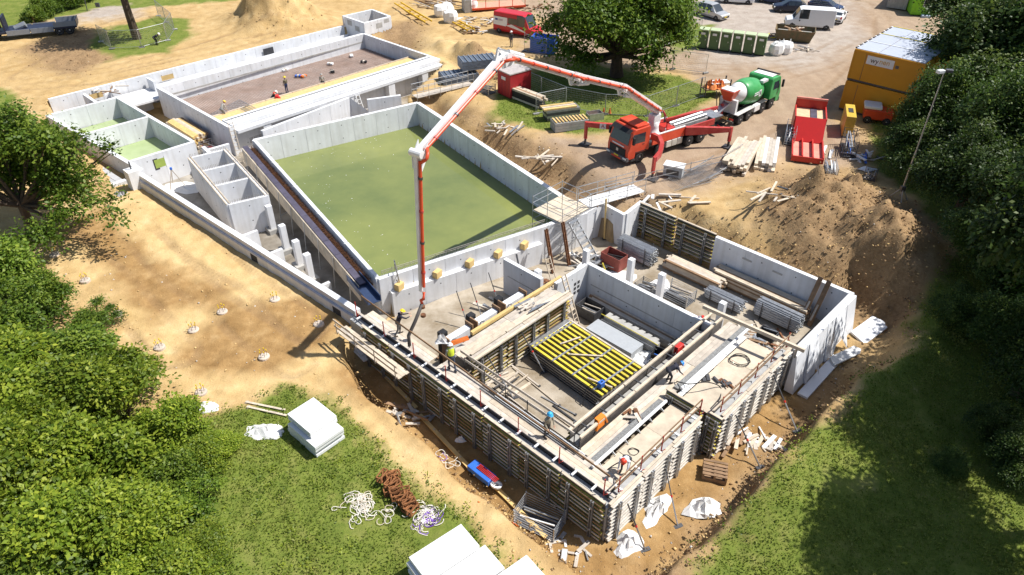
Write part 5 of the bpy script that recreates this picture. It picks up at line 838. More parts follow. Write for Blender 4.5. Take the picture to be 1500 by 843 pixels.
# ------------------------------------------------------------------ site cabins and containers
CABO = mat('cabin_orange', (.60, .27, .012), .45, var=.07, scale=1); ROOFG = mat('cabin_roof', (.42, .45, .52), .5, var=.08)
c0 = G(1228, 160); ca_ = R(-43.2); ux = Vector((math.cos(ca_), math.sin(ca_), 0)); uy = Vector((-math.sin(ca_), math.cos(ca_), 0))
for j in range(3):
    for k in range(2):
        s = ('front', 'middle', 'rear')[j]; t = thing('site_cabin', '%s %s of the stacked orange site cabins beside the trees' % (('lower', 'upper')[k], s), 'cabin', c0 + uy * (j * 3.02) + ux * 3.05 + Vector((0, 0, k * 2.86)), ca_, 'stacked orange cabins')
        L().box(-3.0, 3.0, .05, 2.95, .15, 2.65).build('wall_box', CABO, t, world=False)
        for z0, z1 in ((0, .15), (2.65, 2.8)): L().box(-3.04, 3.04, .0, 3.0, z0, z1).build('frame_ring', CABO if z0 else STEELD, t, world=False, bevel=.02)
        for x in (-3.0, 3.0): [L().box(x - .07, x + .07, y - .05, y + .07, .15, 2.65).build('corner_post', CABO, t, world=False) for y in (.07, 2.9)]
        L().box(-1.95, -1.92, .035, .05, .2, 2.6).build('panel_joint', STEELD, t, world=False)
        if k:
            for i in range(3): L().box(-2.95 + i * 1.98, -1.02 + i * 1.98, .1, 2.9, 2.8, 2.86).build('roof_panel', ROOFG, t, world=False)
            L().box(-3.0, 3.0, 2.88, 2.99, 2.865, 2.9).build('roof_rim', YEL if j else WHITEP, t, world=False)
            for i in range(6): L().box(-3.1, -2.95, .2 + i * .48, .38 + i * .48, 2.82, 2.92).build('rim_block', WHITEP if i % 2 else STEELD, t, world=False)
        if j == 0 and k: 
            sg = L().box(-1.8, .55, .02, .034, 1.75, 2.5).build('sign_board', WHITEP, t, world=False); Mx = Matrix.Rotation(math.pi / 2, 4, 'X')
            text_mesh('sign_letters', 'wy', .62, mat('sign_brown', (.08, .05, .03), .5), sg, Matrix.Translation((-1.12, .012, 2.13)) @ Mx); text_mesh('sign_letters', 'nen', .62, mat('sign_ochre', (.62, .33, .03), .5), sg, Matrix.Translation((-.24, .012, 2.18)) @ Mx)
            L().box(.7, 1.0, .02, .05, 1.9, 2.15).build('vent', STEELD, t, world=False)
t = thing('shipping_container', 'grey corrugated container at the top edge beside the green cabin', 'container', G(1312, 14), R(-35)); L().box(-1.2, 1.2, 0, 6, .1, 2.5).build('body', mat('container_grey', (.40, .40, .37), .6), t, world=False); [L().box(-1.15 + i * .2, -1.05 + i * .2, -.04, .0, .2, 2.4).build('rib', mat('container_grey', (.40, .40, .37)), t, world=False) for i in range(12)]
t = thing('green_cabin', 'bright lime green site cabin with a window at the top edge', 'cabin', G(1352, 24), R(-14)); L().box(-1.6, 1.6, 0, 5, .1, 2.6).build('body', mat('lime_green', (.22, .55, .02), .5), t, world=False, bevel=.03); L().box(-.3, .5, -.03, .0, 1.2, 2.1).build('window', GLASS, t, world=False); L().box(-.38, .58, -.02, .002, 1.12, 2.18).build('window_frame', WHITEP, t, world=False); L().box(-.3, .8, -.7, -.1, 0, .25).build('step', mat('pale_blue', (.5, .6, .75), .5), t, world=False)
# portable toilets
TG = mat('toilet_green', (.085, .15, .055), .5, var=.1); TR = mat('toilet_roof', (.42, .50, .30), .6, var=.1)
p0, p1 = G(1028, 70), G(1112, 80); s6 = ('leftmost', 'second from the left', 'third from the left', 'third from the right', 'second from the right', 'rightmost'); tl = []
for i in range(6):
    t = thing('portable_toilet', 'dark green portable toilet, %s of the row by the gravel' % s6[i], 'toilet', p0.lerp(p1, i / 5), R(-24) + random.uniform(-.05, .05), 'portable toilets')
    L().box(-.52, .52, -.52, .52, .1, 2.05).build('cabin', TG, t, world=False, bevel=.03); L().box(-.57, .57, -.57, .57, 2.05, 2.2).build('roof', TR, t, world=False, bevel=.05); L().box(-.42, .42, -.55, -.525, .2, 1.95).build('door', TG, t, world=False); L().box(-.22, .25, -.565, -.552, 1.62, 1.86).build('label_plate', WHITEP, t, world=False); L().box(-.54, .54, -.54, .54, 0, .1).build('skid', BLACK, t, world=False); L().box(.3, .36, -.57, -.552, 1.0, 1.15).build('handle', STEEL, t, world=False)
# green rusty skip, bags and debris in the car park
t = thing('skip', 'rusty dark green open skip full of rubble beside the white van', 'skip', G(1162, 58), R(-20)); SK = mat('skip_green', (.12, .15, .07), .7, var=.4, scale=2, col2=(.22, .12, .06))
for s in (-1, 1): L().hexa([(-1.8, s * 1.0 - .04, .1), (1.8, s * 1.0 - .04, .1), (1.8, s * 1.0 + .04, .1), (-1.8, s * 1.0 + .04, .1), (-2.2, s * 1.15 - .04, 1.3), (2.2, s * 1.15 - .04, 1.3), (2.2, s * 1.15 + .04, 1.3), (-2.2, s * 1.15 + .04, 1.3)]).build('side', SK, t, world=False); L().hexa([(s * 1.8 - .04, -1, .1), (s * 1.8 + .04, -1, .1), (s * 1.8 + .04, 1, .1), (s * 1.8 - .04, 1, .1), (s * 2.2 - .04, -1.1, 1.3), (s * 2.2 + .04, -1.1, 1.3), (s * 2.2 + .04, 1.1, 1.3), (s * 2.2 - .04, 1.1, 1.3)]).build('end', SK, t, world=False)
L().box(-1.9, 1.9, -1, 1, .1, .8).build('rubble', CONC2, t, world=False); [L().beam((random.uniform(-1.5, 1.5), random.uniform(-.8, .8), .8), (random.uniform(-1.5, 1.5), random.uniform(-.8, .8), 1.3), .3, .08).build('board', random.choice([WOODB, RUST, WOOD]), t, world=False) for _ in range(9)]
def bigbag(label, c, s=.55):
    t = thing('bulk_bag', label, 'bag', c, random.uniform(0, 3)); mb = L(); n = 10; vs = []
    for j, (z, k) in enumerate(((0, .85), (.25, 1.08), (.65, 1.1), (.95, .95), (1.1, .5), (1.0, .05))):
        for i in range(n): a = 2 * math.pi * i / n; q = s * k * random.uniform(.9, 1.1); vs.append((math.cos(a) * q, math.sin(a) * q, z * s * 1.6 * random.uniform(.93, 1.07)))
    mb.add(vs, [(j * n + i, j * n + (i + 1) % n, (j + 1) * n + (i + 1) % n, (j + 1) * n + i) for j in range(5) for i in range(n)]).build('sack', WHITEF, t, world=False); [L().tube([(x, -.3 * s, 1.5 * s), (x * 1.05, 0, 2.1 * s), (x, .3 * s, 1.5 * s)], .03).build('strap', WHITEP, t, world=False) for x in (-.5 * s, .5 * s)]
for px, py, s in ((1136, 80, 'left of the two beside the rightmost toilet'), (1149, 78, 'right of the two beside the rightmost toilet'), (646, 24, 'by the dirt track behind the far basin, left one'), (660, 33, 'by the dirt track behind the far basin, nearest'), (655, 22, 'by the dirt track behind the far basin, rear one'), (690, 15, 'under the red platform at the top')): bigbag('white bulk bag ' + s, GG(px, py), .75 if px > 1000 else .85)
def heap(label, px, py, n, r, ms, z=0, cat='debris', name='debris_heap', ln=(.4, 1.6), hh=.5, rz=None):
    c = GG(px, py) + Vector((0, 0, z)) if py is not None else px; t = thing(name, label, cat, c)
    for i in range(n):
        a, d = random.uniform(0, 6.28), r * math.sqrt(random.random()); q = Vector((math.cos(a) * d, math.sin(a) * d * .6, .06 + hh * random.random() * (1 - d / r * .7))); u = random.uniform(0, 3.14) if rz is None else rz + random.uniform(-.35, .35); l_ = random.uniform(*ln); L().beam(q - Vector((math.cos(u), math.sin(u), random.uniform(-.15, .15))) * l_ / 2, q + Vector((math.cos(u), math.sin(u), random.uniform(-.1, .1))) * l_ / 2, random.uniform(.06, .22), random.uniform(.04, .1)).build('piece', random.choice(ms), t, world=False)
heap('scrap timber and bags beside the skip', 1130, 55, 18, 1.2, [WOODB, WOOD, YEL, RUST]); heap('loose planks and pipes right of the skip', 1172, 74, 14, 1.6, [WOOD, WOODG, STEEL]); heap('long row of scrap and pallets left of the red van', 700, 34, 34, 3.0, [WOODB, WOODG, CONC2, RUST, WHITEP], hh=.8); heap('rusty steel heap behind the red van', 778, 14, 30, 3.0, [RUST, WOODB, RUST], hh=.9); heap('timber and rebar bundle at the top edge', 650, 8, 26, 3.6, [WOODB, RUST, WOODG], ln=(1.5, 4), hh=.7, rz=-.55); heap('pale rubble and boxes in front of the red van', 695, 48, 20, 1.5, [WHITEP, WOODG, CONC, WOODB], hh=.7)
heap('loose timber beside the excavation', 800, 232, 8, 1.5, [WOOD, WOODG], ln=(1.5, 3.2), hh=.1); heap('scattered planks on the slope right of the ramp', 985, 300, 12, 2.2, [WOOD, WOODG, WHITEP], ln=(.6, 1.8), hh=.12); heap('cut timber bits along the front form foot', 650, 600, 26, 2.8, [WOODG, WOOD, WHITEP], ln=(.2, .7), hh=.05); heap('timber scraps by the step of the front-right form', 1075, 655, 20, 1.7, [WOOD, WOODG, WOODB], ln=(.5, 1.6), hh=.25, rz=.9); heap('planks and offcuts on the dirt beside the red skip', 1200, 225, 12, 1.0, [WHITEP, WOODG, STEEL], ln=(1, 2.4), hh=.35, rz=1.4); heap('boards and cuttings at the edge of the soil heap', 1150, 285, 12, 2.2, [WOODG, STEELD, WOOD], ln=(.6, 2.2), hh=.15); heap('mixed scrap under the trees by the light mast', 1268, 232, 16, 1.2, [WOODG, BLUE, WHITEP, STEELD], ln=(.6, 2), hh=.5); heap('rubble strip between red box and excavation', 740, 190, 18, 2.0, [WOODG, STEEL, WOOD], ln=(.4, 1.5), hh=.2)
heap('loose formwork parts on the cell-side floor', 318, 262, 14, 1.6, [STEEL, STEELD, WOODG], z=0, hh=.3); heap('boards and rods on the walkway behind the tanks', 165, 132, 10, 1.6, [WOODB, WOOD, WHITEP], hh=.15, ln=(.8, 2)); heap('rebar and offcuts beside the gutter end', 420, 318, 14, 1.6, [RUST, STEEL], hh=.3, ln=(.6, 1.8))
# timber pile right of the trucks
timbers('large criss-cross pile of pale timber beams beside the red skip, left half', G(1085, 235), R(62), 5.0, 8, 4, .24, .2, [WOOD, WOODG, PLY], .6); timbers('large pile of white planks beside the red skip, right half', G(1122, 232), R(70), 5.2, 6, 3, .26, .2, [WHITEP, WOODG, WOOD], .5)
# red skip with raised flap
t = thing('red_skip', 'red steel skip with a raised flap and pink three-bay tray', 'skip', Vector((24.0, 53.7, 0)), R(-18)); PINK = mat('faded_red', (.62, .24, .18), .6, var=.25, scale=1.2)
L().box(-1.2, 1.2, 0, 3.6, .1, .3).build('tray_floor', PINK, t, world=False); [L().box(x - .05, x + .05, .05, 3.6, .3, .62).build('divider', REDP, t, world=False) for x in (-1.2, -.42, .4, 1.2)]; L().box(-1.25, 1.25, -.05, .05, .1, .55).build('front_lip', REDP, t, world=False)
L().hexa([(-1.22, 3.5, .35), (1.22, 3.5, .35), (1.22, 3.58, .3), (-1.22, 3.58, .3), (-1.22, 5.0, 1.95), (1.22, 5.0, 1.95), (1.22, 5.08, 1.91), (-1.22, 5.08, 1.91)]).build('raised_flap', mat('bright_red', (.48, .012, .01), .4, var=.06), t, world=False); L().box(-1.2, 1.2, 5.15, 8.0, .1, 1.6).build('load_boards', mat('pale_board_load', (.66, .46, .28), .7, var=.2), t, world=False); [L().box(x - .05, x + .05, 5.1, 8.1, .1, 1.9).build('side', REDP, t, world=False) for x in (-1.25, 1.25)]; L().box(-1.3, 1.3, 8.0, 8.1, .1, 2.4).build('rear_wall', REDP, t, world=False); L().box(-1.3, 1.3, 7.96, 8.14, 2.4, 2.55).build('rear_rail', PINK, t, world=False); L().box(0, .55, 5.3, 7.9, 1.6, 1.66).build('dark_board', PURP, t, world=False)
crate('stack of grey and white boxes left of the red skip', G(1156, 205), R(70), 2.6, .8, 1.3, STEEL, 10, True, fm=[WHITEP, STEEL]); crate('tall grey stillage right of the red skip', G(1241, 222), R(72), 2.8, 1.0, 1.5, STEELD, 12, True, fm=[STEEL, BLUE, STEELD]); crate('bundle of steel posts beside the red tray', G(1216, 252), R(76), 1.9, .8, .7, STEEL, 14, True, fm=[STEEL, WHITEP]); crate('small cage on the grass below the light mast', G(1273, 262), R(60), 1.1, .9, .7, STEELD, 8, True)
t = thing('yellow_box', 'tall yellow steel box between red skip and trees', 'box', G(1238, 192), R(72)); L().box(-1.5, 1.5, -.4, .4, .1, 1.9).build('body', mat('box_yellow', (.62, .42, .06), .5), t, world=False, bevel=.03); L().box(-1.5, 1.5, -.42, .42, 0, .1).build('skid', STEELD, t, world=False); L().box(-.5, .5, -.2, .2, 1.9, 1.93).build('lid_handle', STEELD, t, world=False)
t = thing('compact_machine', 'orange and white machine half hidden under the trees by the cabins', 'machine', G(1282, 178), R(-20)); L().box(-1.2, 1.2, -.8, .8, .4, 1.3).build('body', ORANGEP, t, world=False, bevel=.1); L().box(-1.3, .2, -.75, .75, 1.3, 1.6).build('hood', WHITEP, t, world=False, bevel=.1); [wheel(t, x, y, .35, .25) for x in (-.8, .8) for y in (-.85, .85)]
sheet_blob('pair of white foam offcuts on the grass below the mast', G(1268, 248, .1), .8, .2, FOAM, 'foam_offcut', 'foam', 4)
# light mast
mb_ = G(1313, 303); t = thing('light_mast', 'tall thin grey lighting mast on a tripod in front of the dark trees', 'mast', mb_); top = Vector((0, 0, 10.0))
L().cyl((0, 0, .9), (0, 0, 4.2), .07, n=8).build('lower_tube', STEEL, t, world=False); L().cyl((0, 0, 4.2), (0, 0, 10), .05, .04, n=8).build('upper_tube', STEEL, t, world=False); [L().cyl((math.cos(a) * 1.1, math.sin(a) * 1.1, 0), (0, 0, 1.6), .04, n=6).build('leg', STEEL, t, world=False) for a in (.3, 2.4, 4.5)]; L().cbox((0, 0, 1.5), (.3, .3, .35)).build('winch_box', STEELD, t, world=False); L().cbox((-.25, 0, 10.1), (.5, .3, .22), .3).build('floodlight', WHITEP, t, world=False, bevel=.03); L().cbox((.3, 0, 10.15), (.45, .3, .2), -.3).build('floodlight', STEELD, t, world=False, bevel=.03)
# red site box and stacks by the tree
t = thing('red_site_box', 'dark red steel site container with a small white sign by the lawn', 'container', G(738, 142), R(-52)); RB = mat('box_red', (.36, .02, .025), .5, var=.12); L().box(-1.0, 1.0, 0, 2.6, .1, 2.4).build('body', RB, t, world=False, bevel=.03); L().box(-1.05, 1.05, -.05, 2.65, 2.4, 2.5).build('roof', mat('box_roof', (.45, .40, .38), .6), t, world=False); L().box(-.35, .3, -.03, .0, 1.7, 2.0).build('sign', WHITEP, t, world=False); [L().box(x, x + .04, -.02, .0, .2, 2.3).build('door_bar', REDP, t, world=False) for x in (-.5, .0, .5)]
timbers('long dark-edged timber pack beside the red site box', G(771, 150), R(-46), 4.4, 4, 5, .22, .2, [WOOD, WOODB, BLACK, WOOD]); t = thing('panel_stack', 'stack of grey formwork panels with pale timbers by the lawn, rear one', 'formwork', G(822, 172), R(18))
for k in range(4): L().box(-1.6, 1.6, -.6, .6, .05 + k * .24, .26 + k * .24).build('panel', STEEL if k % 2 else STEELD, t, world=False)
for k in range(3): L().box(-1.9, 1.3, -.55 + k * .38, -.25 + k * .38, 1.02, 1.16).build('timber', WOODY if k != 1 else WOOD, t, world=False)
t = thing('panel_stack', 'stack of grey panels topped by a yellow slatted frame, front one', 'formwork', G(834, 188), R(18))
for k in range(3): L().box(-1.6, 1.6, -.65, .65, .05 + k * .27, .3 + k * .27).build('panel', mat('panel_grey', (.30, .30, .29), .6), t, world=False)
for k in range(10): L().box(-1.5 + k * .32, -1.36 + k * .32, -.55, .55, .87, .95).build('slat', WOODY, t, world=False)
t = thing('grey_trough', 'small grey open trough on the lawn beside the pump truck', 'trough', G(871, 175), R(20)); [L().box(-.7, .7, s * .4 - .03, s * .4 + .03, 0, .7).build('side', STEEL, t, world=False) for s in (-1, 1)]; L().box(-.68, .68, -.37, .37, .1, .35).build('content', RUST, t, world=False); [L().box(s * .72 - .03, s * .72 + .03, -.4, .4, 0, .6).build('end', STEEL, t, world=False) for s in (-1, 1)]
for px, s in ((884, 'left'), (893, 'right')): p = G(px, 168); t = thing('traffic_cone', 'small orange cone on the lawn by the fence, %s one' % s, 'cone', p); L().lathe((0, 0, .04), (0, 0, 1), [(0, .17), (.6, .04)], 10).build('cone', ORG, t, world=False); L().box(-.2, .2, -.2, .2, 0, .04).build('base', BLACK, t, world=False)
t = thing('generator_box', 'grey steel cabinet on the dirt in front of the pump truck', 'cabinet', G(986, 258), R(-25)); L().box(-.75, .75, -.45, .45, .1, .95).build('body', mat('cabinet_grey', (.45, .47, .48), .5), t, world=False, bevel=.03); L().box(-.8, .8, -.5, .5, .95, 1.02).build('lid', WHITEP, t, world=False); L().box(-.5, .5, -.46, -.45, .3, .7).build('grille', STEELD, t, world=False)
crate('blue mesh container partly hidden by the big tree', G(797, 76), R(-18), 2.8, 1.8, 1.7, BLUE, 8, fm=[WHITEP, BLUE]); crate('grey wire cage between the boom and the red site box', G(712, 136), R(-40), 1.6, 1.0, .9, STEEL, 8, True)
t = thing('red_platform', 'red steel platform with railings cut by the top edge', 'platform', G(728, 12), R(14)); L().box(-3.6, 3.6, -1.3, 1.5, .3, .45).build('deck', mat('deck_pink', (.62, .30, .20), .7), t, world=False); L().box(-3.6, 3.6, -1.4, -1.3, .25, .5).build('edge', ORANGEP, t, world=False); [L().box(x - .04, x + .04, -1.36, -1.3, .5, 1.5).build('rail_post', ORANGEP, t, world=False) for x in (-3.5, -1.8, 0, 1.8, 3.5)]; L().box(-3.6, 3.6, -1.36, -1.3, 1.45, 1.52).build('hand_rail', ORANGEP, t, world=False); L().box(-4.6, -3.7, -1.3, .8, 0, 1.6).build('side_box', CONC2, t, world=False)
# yellow steel frames lying on the sand
for px0, px1, s in (((583, 10), (618, 32), 'upper'), ((598, 20), (628, 38), 'middle'), ((668, 38), (690, 50), 'right')):
    p, q = GG(*px0), GG(*px1); t = thing('yellow_gantry', 'long yellow steel frame lying on the sand, %s one' % s, 'frame', p); n = (q - p).cross(Vector((0, 0, 1))).normalized() * .45
    for k in (-1, 1): L().beam(p + n * k + Vector((0, 0, .5)), q + n * k + Vector((0, 0, .5)), .12, .16).build('chord', mat('frame_yellow', (.62, .38, .02), .5), t)
    for i in range(5): c = p.lerp(q, (i + .5) / 5) + Vector((0, 0, .5)); L().beam(c - n, c + n, .07, .07).build('cross_bar', mat('frame_yellow', (.62, .38, .02), .5), t); 
    L().beam(p.lerp(q, .5) + Vector((0, 0, -.1)), p.lerp(q, .5) + Vector((0, 0, .45)), .6, .3).build('support', WOODB, t)
# blue-grey panel stacks behind the pool corner
for px, py, r_, n, s in ((672, 118, 20, 6, 'lower'), (700, 98, 18, 7, 'upper')):
    t = thing('panel_stack', '%s stack of dark blue-grey ribbed panels behind the pool corner' % s, 'formwork', GG(px, py), R(r_))
    for k in range(n): L().box(-1.9, 1.9, -1.0, 1.0, .05 + k * .13, .16 + k * .13).build('panel', mat('slate_panel', (.13, .16, .21), .5, .3, var=.35), t, world=False)
    for k in range(8): L().box(-1.8 + k * .5, -1.72 + k * .5, -.98, .98, .05 + n * .13, .12 + n * .13).build('rib', STEEL, t, world=False)
# ------------------------------------------------------------------ walkway ramps and scaffold tower
def ramp(label, p, q, w, m, posts=4, side=(1, -1), nb=4):
    p, q = Vector(p), Vector(q); t = thing('walkway_ramp', label, 'walkway', p); d = (q - p).normalized(); n = d.cross(Vector((0, 0, 1))).normalized()
    for i in range(nb): o_ = n * ((i + .5) / nb - .5) * w; L().beam(p + o_, q + o_, w / nb - .02, .06).build('plank', m, t)
    for s in side:
        for i in range(posts): c = p.lerp(q, i / (posts - 1)) + n * s * w / 2; L().cyl(c - Vector((0, 0, .3)), c + Vector((0, 0, 1.15)), .025, n=6).build('post', STEEL, t)
        for h in (.55, 1.1): L().cyl(p + n * s * w / 2 + Vector((0, 0, h)), q + n * s * w / 2 + Vector((0, 0, h)), .026, n=6).build('hand_rail', STEEL, t)
    for i in range(3): c = p.lerp(q, .15 + i * .35); L().beam(c - n * w / 2 - Vector((0, 0, .08)), c + n * w / 2 - Vector((0, 0, .08)), .1, .1).build('joist', WOODB, t)
ramp('white plank ramp with rails from the dirt road to the scaffold tower', P(-17.6, 19.6, .38), G(936, 276, .1), 1.35, WHITEP, 4); ramp('narrow grey gangway with railings behind the pool corner', P(-42.9, 24.6, .25), G(690, 122, .1), 1.0, WOODG, 6)
t = thing('scaffold_tower', 'steel scaffold tower with plywood platform at the pool corner', 'scaffold', P(-18, 18, FL)); aa, bb_ = (-19.7, -18.3, -16.9), (16.4, 18.0, 19.6)
for a in aa:
    for b in bb_: L().cyl(P(a, b, FL), P(a, b, 1.55), .028, n=6).build('standard', STEEL, t)
for z in (-1.5, -.4, .3, .95, 1.45):
    for a in aa: 
        if not (z > .3 and a == aa[1]): L().cyl(P(a, bb_[0], z), P(a, bb_[2], z), .024, n=6).build('ledger', STEEL, t)
    for b in bb_: 
        if not (z > .3 and b == bb_[1]): L().cyl(P(aa[0], b, z), P(aa[2], b, z), .024, n=6).build('ledger', STEEL, t)
for i in range(3): L().ab(aa[0] + .05, aa[2] - .05, bb_[0] + .05 + i * 1.05, bb_[0] + 1.05 + i * 1.05, .34, .38).build('deck_sheet', PLY, t)
for k in range(4): L().cyl(P(aa[2], bb_[k % 2], FL + .2 + .6 * k), P(aa[2], bb_[1 + k % 2], FL + .9 + .6 * k), .022, n=6).build('brace', STEEL, t); L().cyl(P(aa[k % 2], bb_[0], FL + .2 + .6 * k), P(aa[1 + k % 2], bb_[0], FL + .9 + .6 * k), .022, n=6).build('brace', STEEL, t)
for k in range(9): L().ab(-16.8 + .27 * k, -16.55 + .27 * k, 17.0, 17.8, .2 - .3 * k, .24 - .3 * k).build('stair_tread', STEEL, t)
for b in (16.98, 17.82): L().beam(P(-16.8, b, .25), P(-14.3, b, FL + .05), .04, .15).build('stair_string', STEEL, t)
t = thing('steel_pole', 'tall yellow timber pole standing at the white notch wall', 'pole', P(-16.2, 20.7, FL)); L().cyl(P(-16.2, 20.6, FL), P(-16.35, 20.6, .9), .07, n=8).build('shaft', WOODY, t); L().cbox(P(-16.2, 20.6, FL + .03), (.3, .3, .05)).build('foot', STEELD, t)
# ------------------------------------------------------------------ fences
def fence_panel(label, p, q, h=2.0, group='mesh fence panels', block=True):
    p, q = Vector(p), Vector(q); t = thing('fence_panel', label, 'fence', p, 0, group); u = Vector((0, 0, 1)); z0 = .12
    for c in (p, q): L().cyl(c, c + u * h, .028, n=6).build('post', STEEL, t)
    for z in (z0, h): L().cyl(p + u * z, q + u * z, .024, n=6).build('rail', STEEL, t)
    mb = L(); n = int((q - p).length / .16)
    for i in range(1, n): c = p.lerp(q, i / n); mb.beam(c + u * z0, c + u * h, .009, .009)
    for i in range(1, 9): z = z0 + (h - z0) * i / 9; mb.beam(p + u * z, q + u * z, .009, .009)
    tag(mb.build('wire_mesh', STEEL, t), kind='stuff')
    if block:
        for c in (p, q): L().cbox(c + Vector((.02, .02, .07)), (.6, .24, .13), .4).build('foot_block', CONC2, t)
fence_count = [0]
def fence(pts, where, h=2.0):
    pts = [GG(*p) for p in pts]; k = 0; segs = []
    for p, q in zip(pts[:-1], pts[1:]):
        n = max(1, round((q - p).length / 3.5))
        for i in range(n): segs.append((p.lerp(q, i / n), p.lerp(q, (i + 1) / n - .01)))
    for i, (p, q) in enumerate(segs): fence_panel('mesh fence panel %s%s' % (where, '' if len(segs) == 1 else ', %s from the left' % ord_[i]), p, q, h)
fence([(759, 128), (829, 158), (886, 169), (948, 171), (1030, 142)], 'along the near side of the big tree lawn'); fence([(785, 168), (829, 159)], 'between timber pack and lawn'); fence([(930, 98), (985, 102), (1034, 108)], 'beside the dirt road behind the big tree'); fence([(976, 66), (1026, 54)], 'on the grass left of the toilets')
fence([(148, 62), (164, 72), (208, 70), (246, 60), (256, 44), (232, 24)], 'around the island tree at the top left'); fence([(1172, 20), (1225, 25)], 'behind the white van', 2.2); fence([(768, 76), (800, 84)], 'in front of the blue container')
for i in range(5): 
    c = GG(1005 + i * 9, 268 - i * 4) + Vector((0, 0, .15 + i * .05)); t = thing('fallen_fence_panel', 'mesh fence panel lying flat on the slope, %s from the left' % ord_[i], 'fence', c, R(24 + i * 5), 'fallen fence panels'); [L().beam((-1.7, y, 0), (1.7, y, .05 * i), .04, .04).build('rail', STEEL, t, world=False) for y in (-.9, .9)]; mb = L(); [mb.beam((-1.7 + k * .17, -.9, .0), (-1.7 + k * .17, .9, .0), .015, .015) for k in range(21)]; tag(mb.build('wire_mesh', STEEL, t, world=False), kind='stuff')
rail('long steel pipe railing on the slope behind the hall', [G(885, 286, .2), G(960, 268, .1), G(1055, 246, .1), G(1085, 228, .1)], [G(885, 286, 0), G(925, 276, 0), G(960, 268, 0), G(1010, 256, 0), G(1055, 246, 0)], STEEL, STEEL, 1.0, True, .05)
# ------------------------------------------------------------------ foam stacks, pile heads, small things in front
def foam(label, c, rz, l, w, n, h=.22, extra=None):
    t = thing('foam_stack', label, 'foam blocks', c, rz, 'white foam stacks')
    for k in range(n): dx, dy = random.uniform(-.1, .1), random.uniform(-.08, .08); L().box(-l / 2 + dx, l / 2 + dx, -w / 2 + dy, w / 2 + dy, k * h, (k + 1) * h - .035).build('slab', FOAM, t, world=False, bevel=.012)
    for k in range(extra or 0): L().box(-l / 2 - .12, l / 2 - .5, -w / 2 + .15, w / 2 + .02, (n + k) * h, (n + k + 1) * h - .035).build('slab', FOAM, t, world=False, bevel=.012)
p = GG(466, 640, -1); foam('white foam slab stack on the grass beside the sand edge', p, R(-42), 2.3, 1.7, 4, .22, 2); foam('tall white foam slab stack at the bottom edge, left one', GG(652, 835, -1), R(38), 2.6, 1.35, 5, .25, 0); foam('white foam slab stack at the bottom edge, middle one', GG(690, 856, -1), R(38), 2.5, 1.3, 4, .25, 0); foam('white foam slab stack at the bottom edge, cut off right one', GG(752, 868, -1), R(38), 2.4, 1.2, 3, .25, 0)
foam('small white foam offcut stack on the sand beside the trench', GG(528, 520, -1), R(-50), 1.5, .5, 1, .12, 1)
PH = mat('pile_concrete', (.52, .44, .36), .9, var=.15); PY = mat('cap_yellow', (.75, .52, .02), .5)
pts = [(125, 412, 'second from the shrub branch'), (80, 374, 'nearest the left tree'), (172, 461, 'at the paler sand edge'), (284, 485, 'left of the square patch'), (326, 458, 'inside the square patch'), (403, 440, 'nearest the retaining wall'), (467, 476, 'beside the boom shadow'), (387, 524, 'left of the boom shadow elbow'), (295, 576, 'nearest the grass'), (234, 510, 'half hidden by the shrubs')]
for px, py, s in pts:
    t = thing('pile_head', 'round concrete pile head with yellow-capped bars, ' + s, 'pile head', GG(px, py, -1), random.uniform(0, 3), 'pile heads in the sand'); L().lathe((0, 0, -.1), (0, 0, 1), [(0, .34), (.2, .32), (.24, .26)], 14).build('pile', PH, t, world=False)
    for k in range(5): a = k * 1.256 + .3; b = L().cyl((math.cos(a) * .17, math.sin(a) * .17, .1), (math.cos(a) * .19, math.sin(a) * .19, .5), .012, n=5).build('bar', RUST, t, world=False); L().cyl((math.cos(a) * .19, math.sin(a) * .19, .47), (math.cos(a) * .19, math.sin(a) * .19, .56), .032, n=6).build('cap', PY, b, world=False)
c = GG(584, 727, -1); t = thing('rusty_frames', 'heap of rusty rebar spacer frames on the grass', 'rebar', c, R(-50))
for i in range(17):
    x, y, z = -1.2 + (i % 9) * .3 + random.uniform(-.06, .06), random.uniform(-.3, .3), .05 + .2 * (i // 9); mb = L(); r_ = random.uniform(-.5, .5); s = .3; q = [Vector((x, y, z)) + Vector((math.cos(r_) * u * .12 - math.sin(r_) * v, math.sin(r_) * u * .12 + math.cos(r_) * v, w_)) for u, v, w_ in ((-1, -s, 0), (1, -s, .0), (1, s, 0), (-1, s, 0), (-1, -s, .3), (1, -s, .3), (1, s, .3), (-1, s, .3))]
    for e in ((0, 1), (1, 2), (2, 3), (3, 0), (4, 5), (5, 6), (6, 7), (7, 4), (0, 4), (1, 5), (2, 6), (3, 7), (0, 6), (1, 7)): mb.beam(q[e[0]], q[e[1]], .05, .05)
    mb.build('frame', mat('orange_rust', (.27, .11, .04), .9, var=.4, scale=5), t, world=False)
STRAP = mat('cream_strap', (.58, .54, .47), .8, var=.25, scale=3)
def straps(label, px, py, n, r, m2, sq=.7):
    c = GG(px, py, -1); mb = L()
    for i in range(n):
        a = random.uniform(0, 6.28); d = r * random.random() ** .7; p = c + Vector((math.cos(a) * d, math.sin(a) * d * sq, .05)); h = random.uniform(0, 6.28); pts = []
        for k in range(13): h += random.uniform(-.2, .9); p = p + Vector((math.cos(h), math.sin(h), 0)) * .09; p.z = c.z + .06 + .12 * max(0, 1 - ((p - c).length / r)) * random.random(); pts.append(p.copy())
        for k in range(12): d_ = (pts[k + 1] - pts[k]); s = d_.cross(Vector((0, 0, 1))).normalized() * .017; mb.add([pts[k] - s, pts[k] + s, pts[k + 1] + s, pts[k + 1] - s], [(0, 1, 2, 3)], 1 if i % 4 == 0 else 0)
    return tag(mb.build('strap_pile', [STRAP, m2], None, recalc=False), label, 'straps')
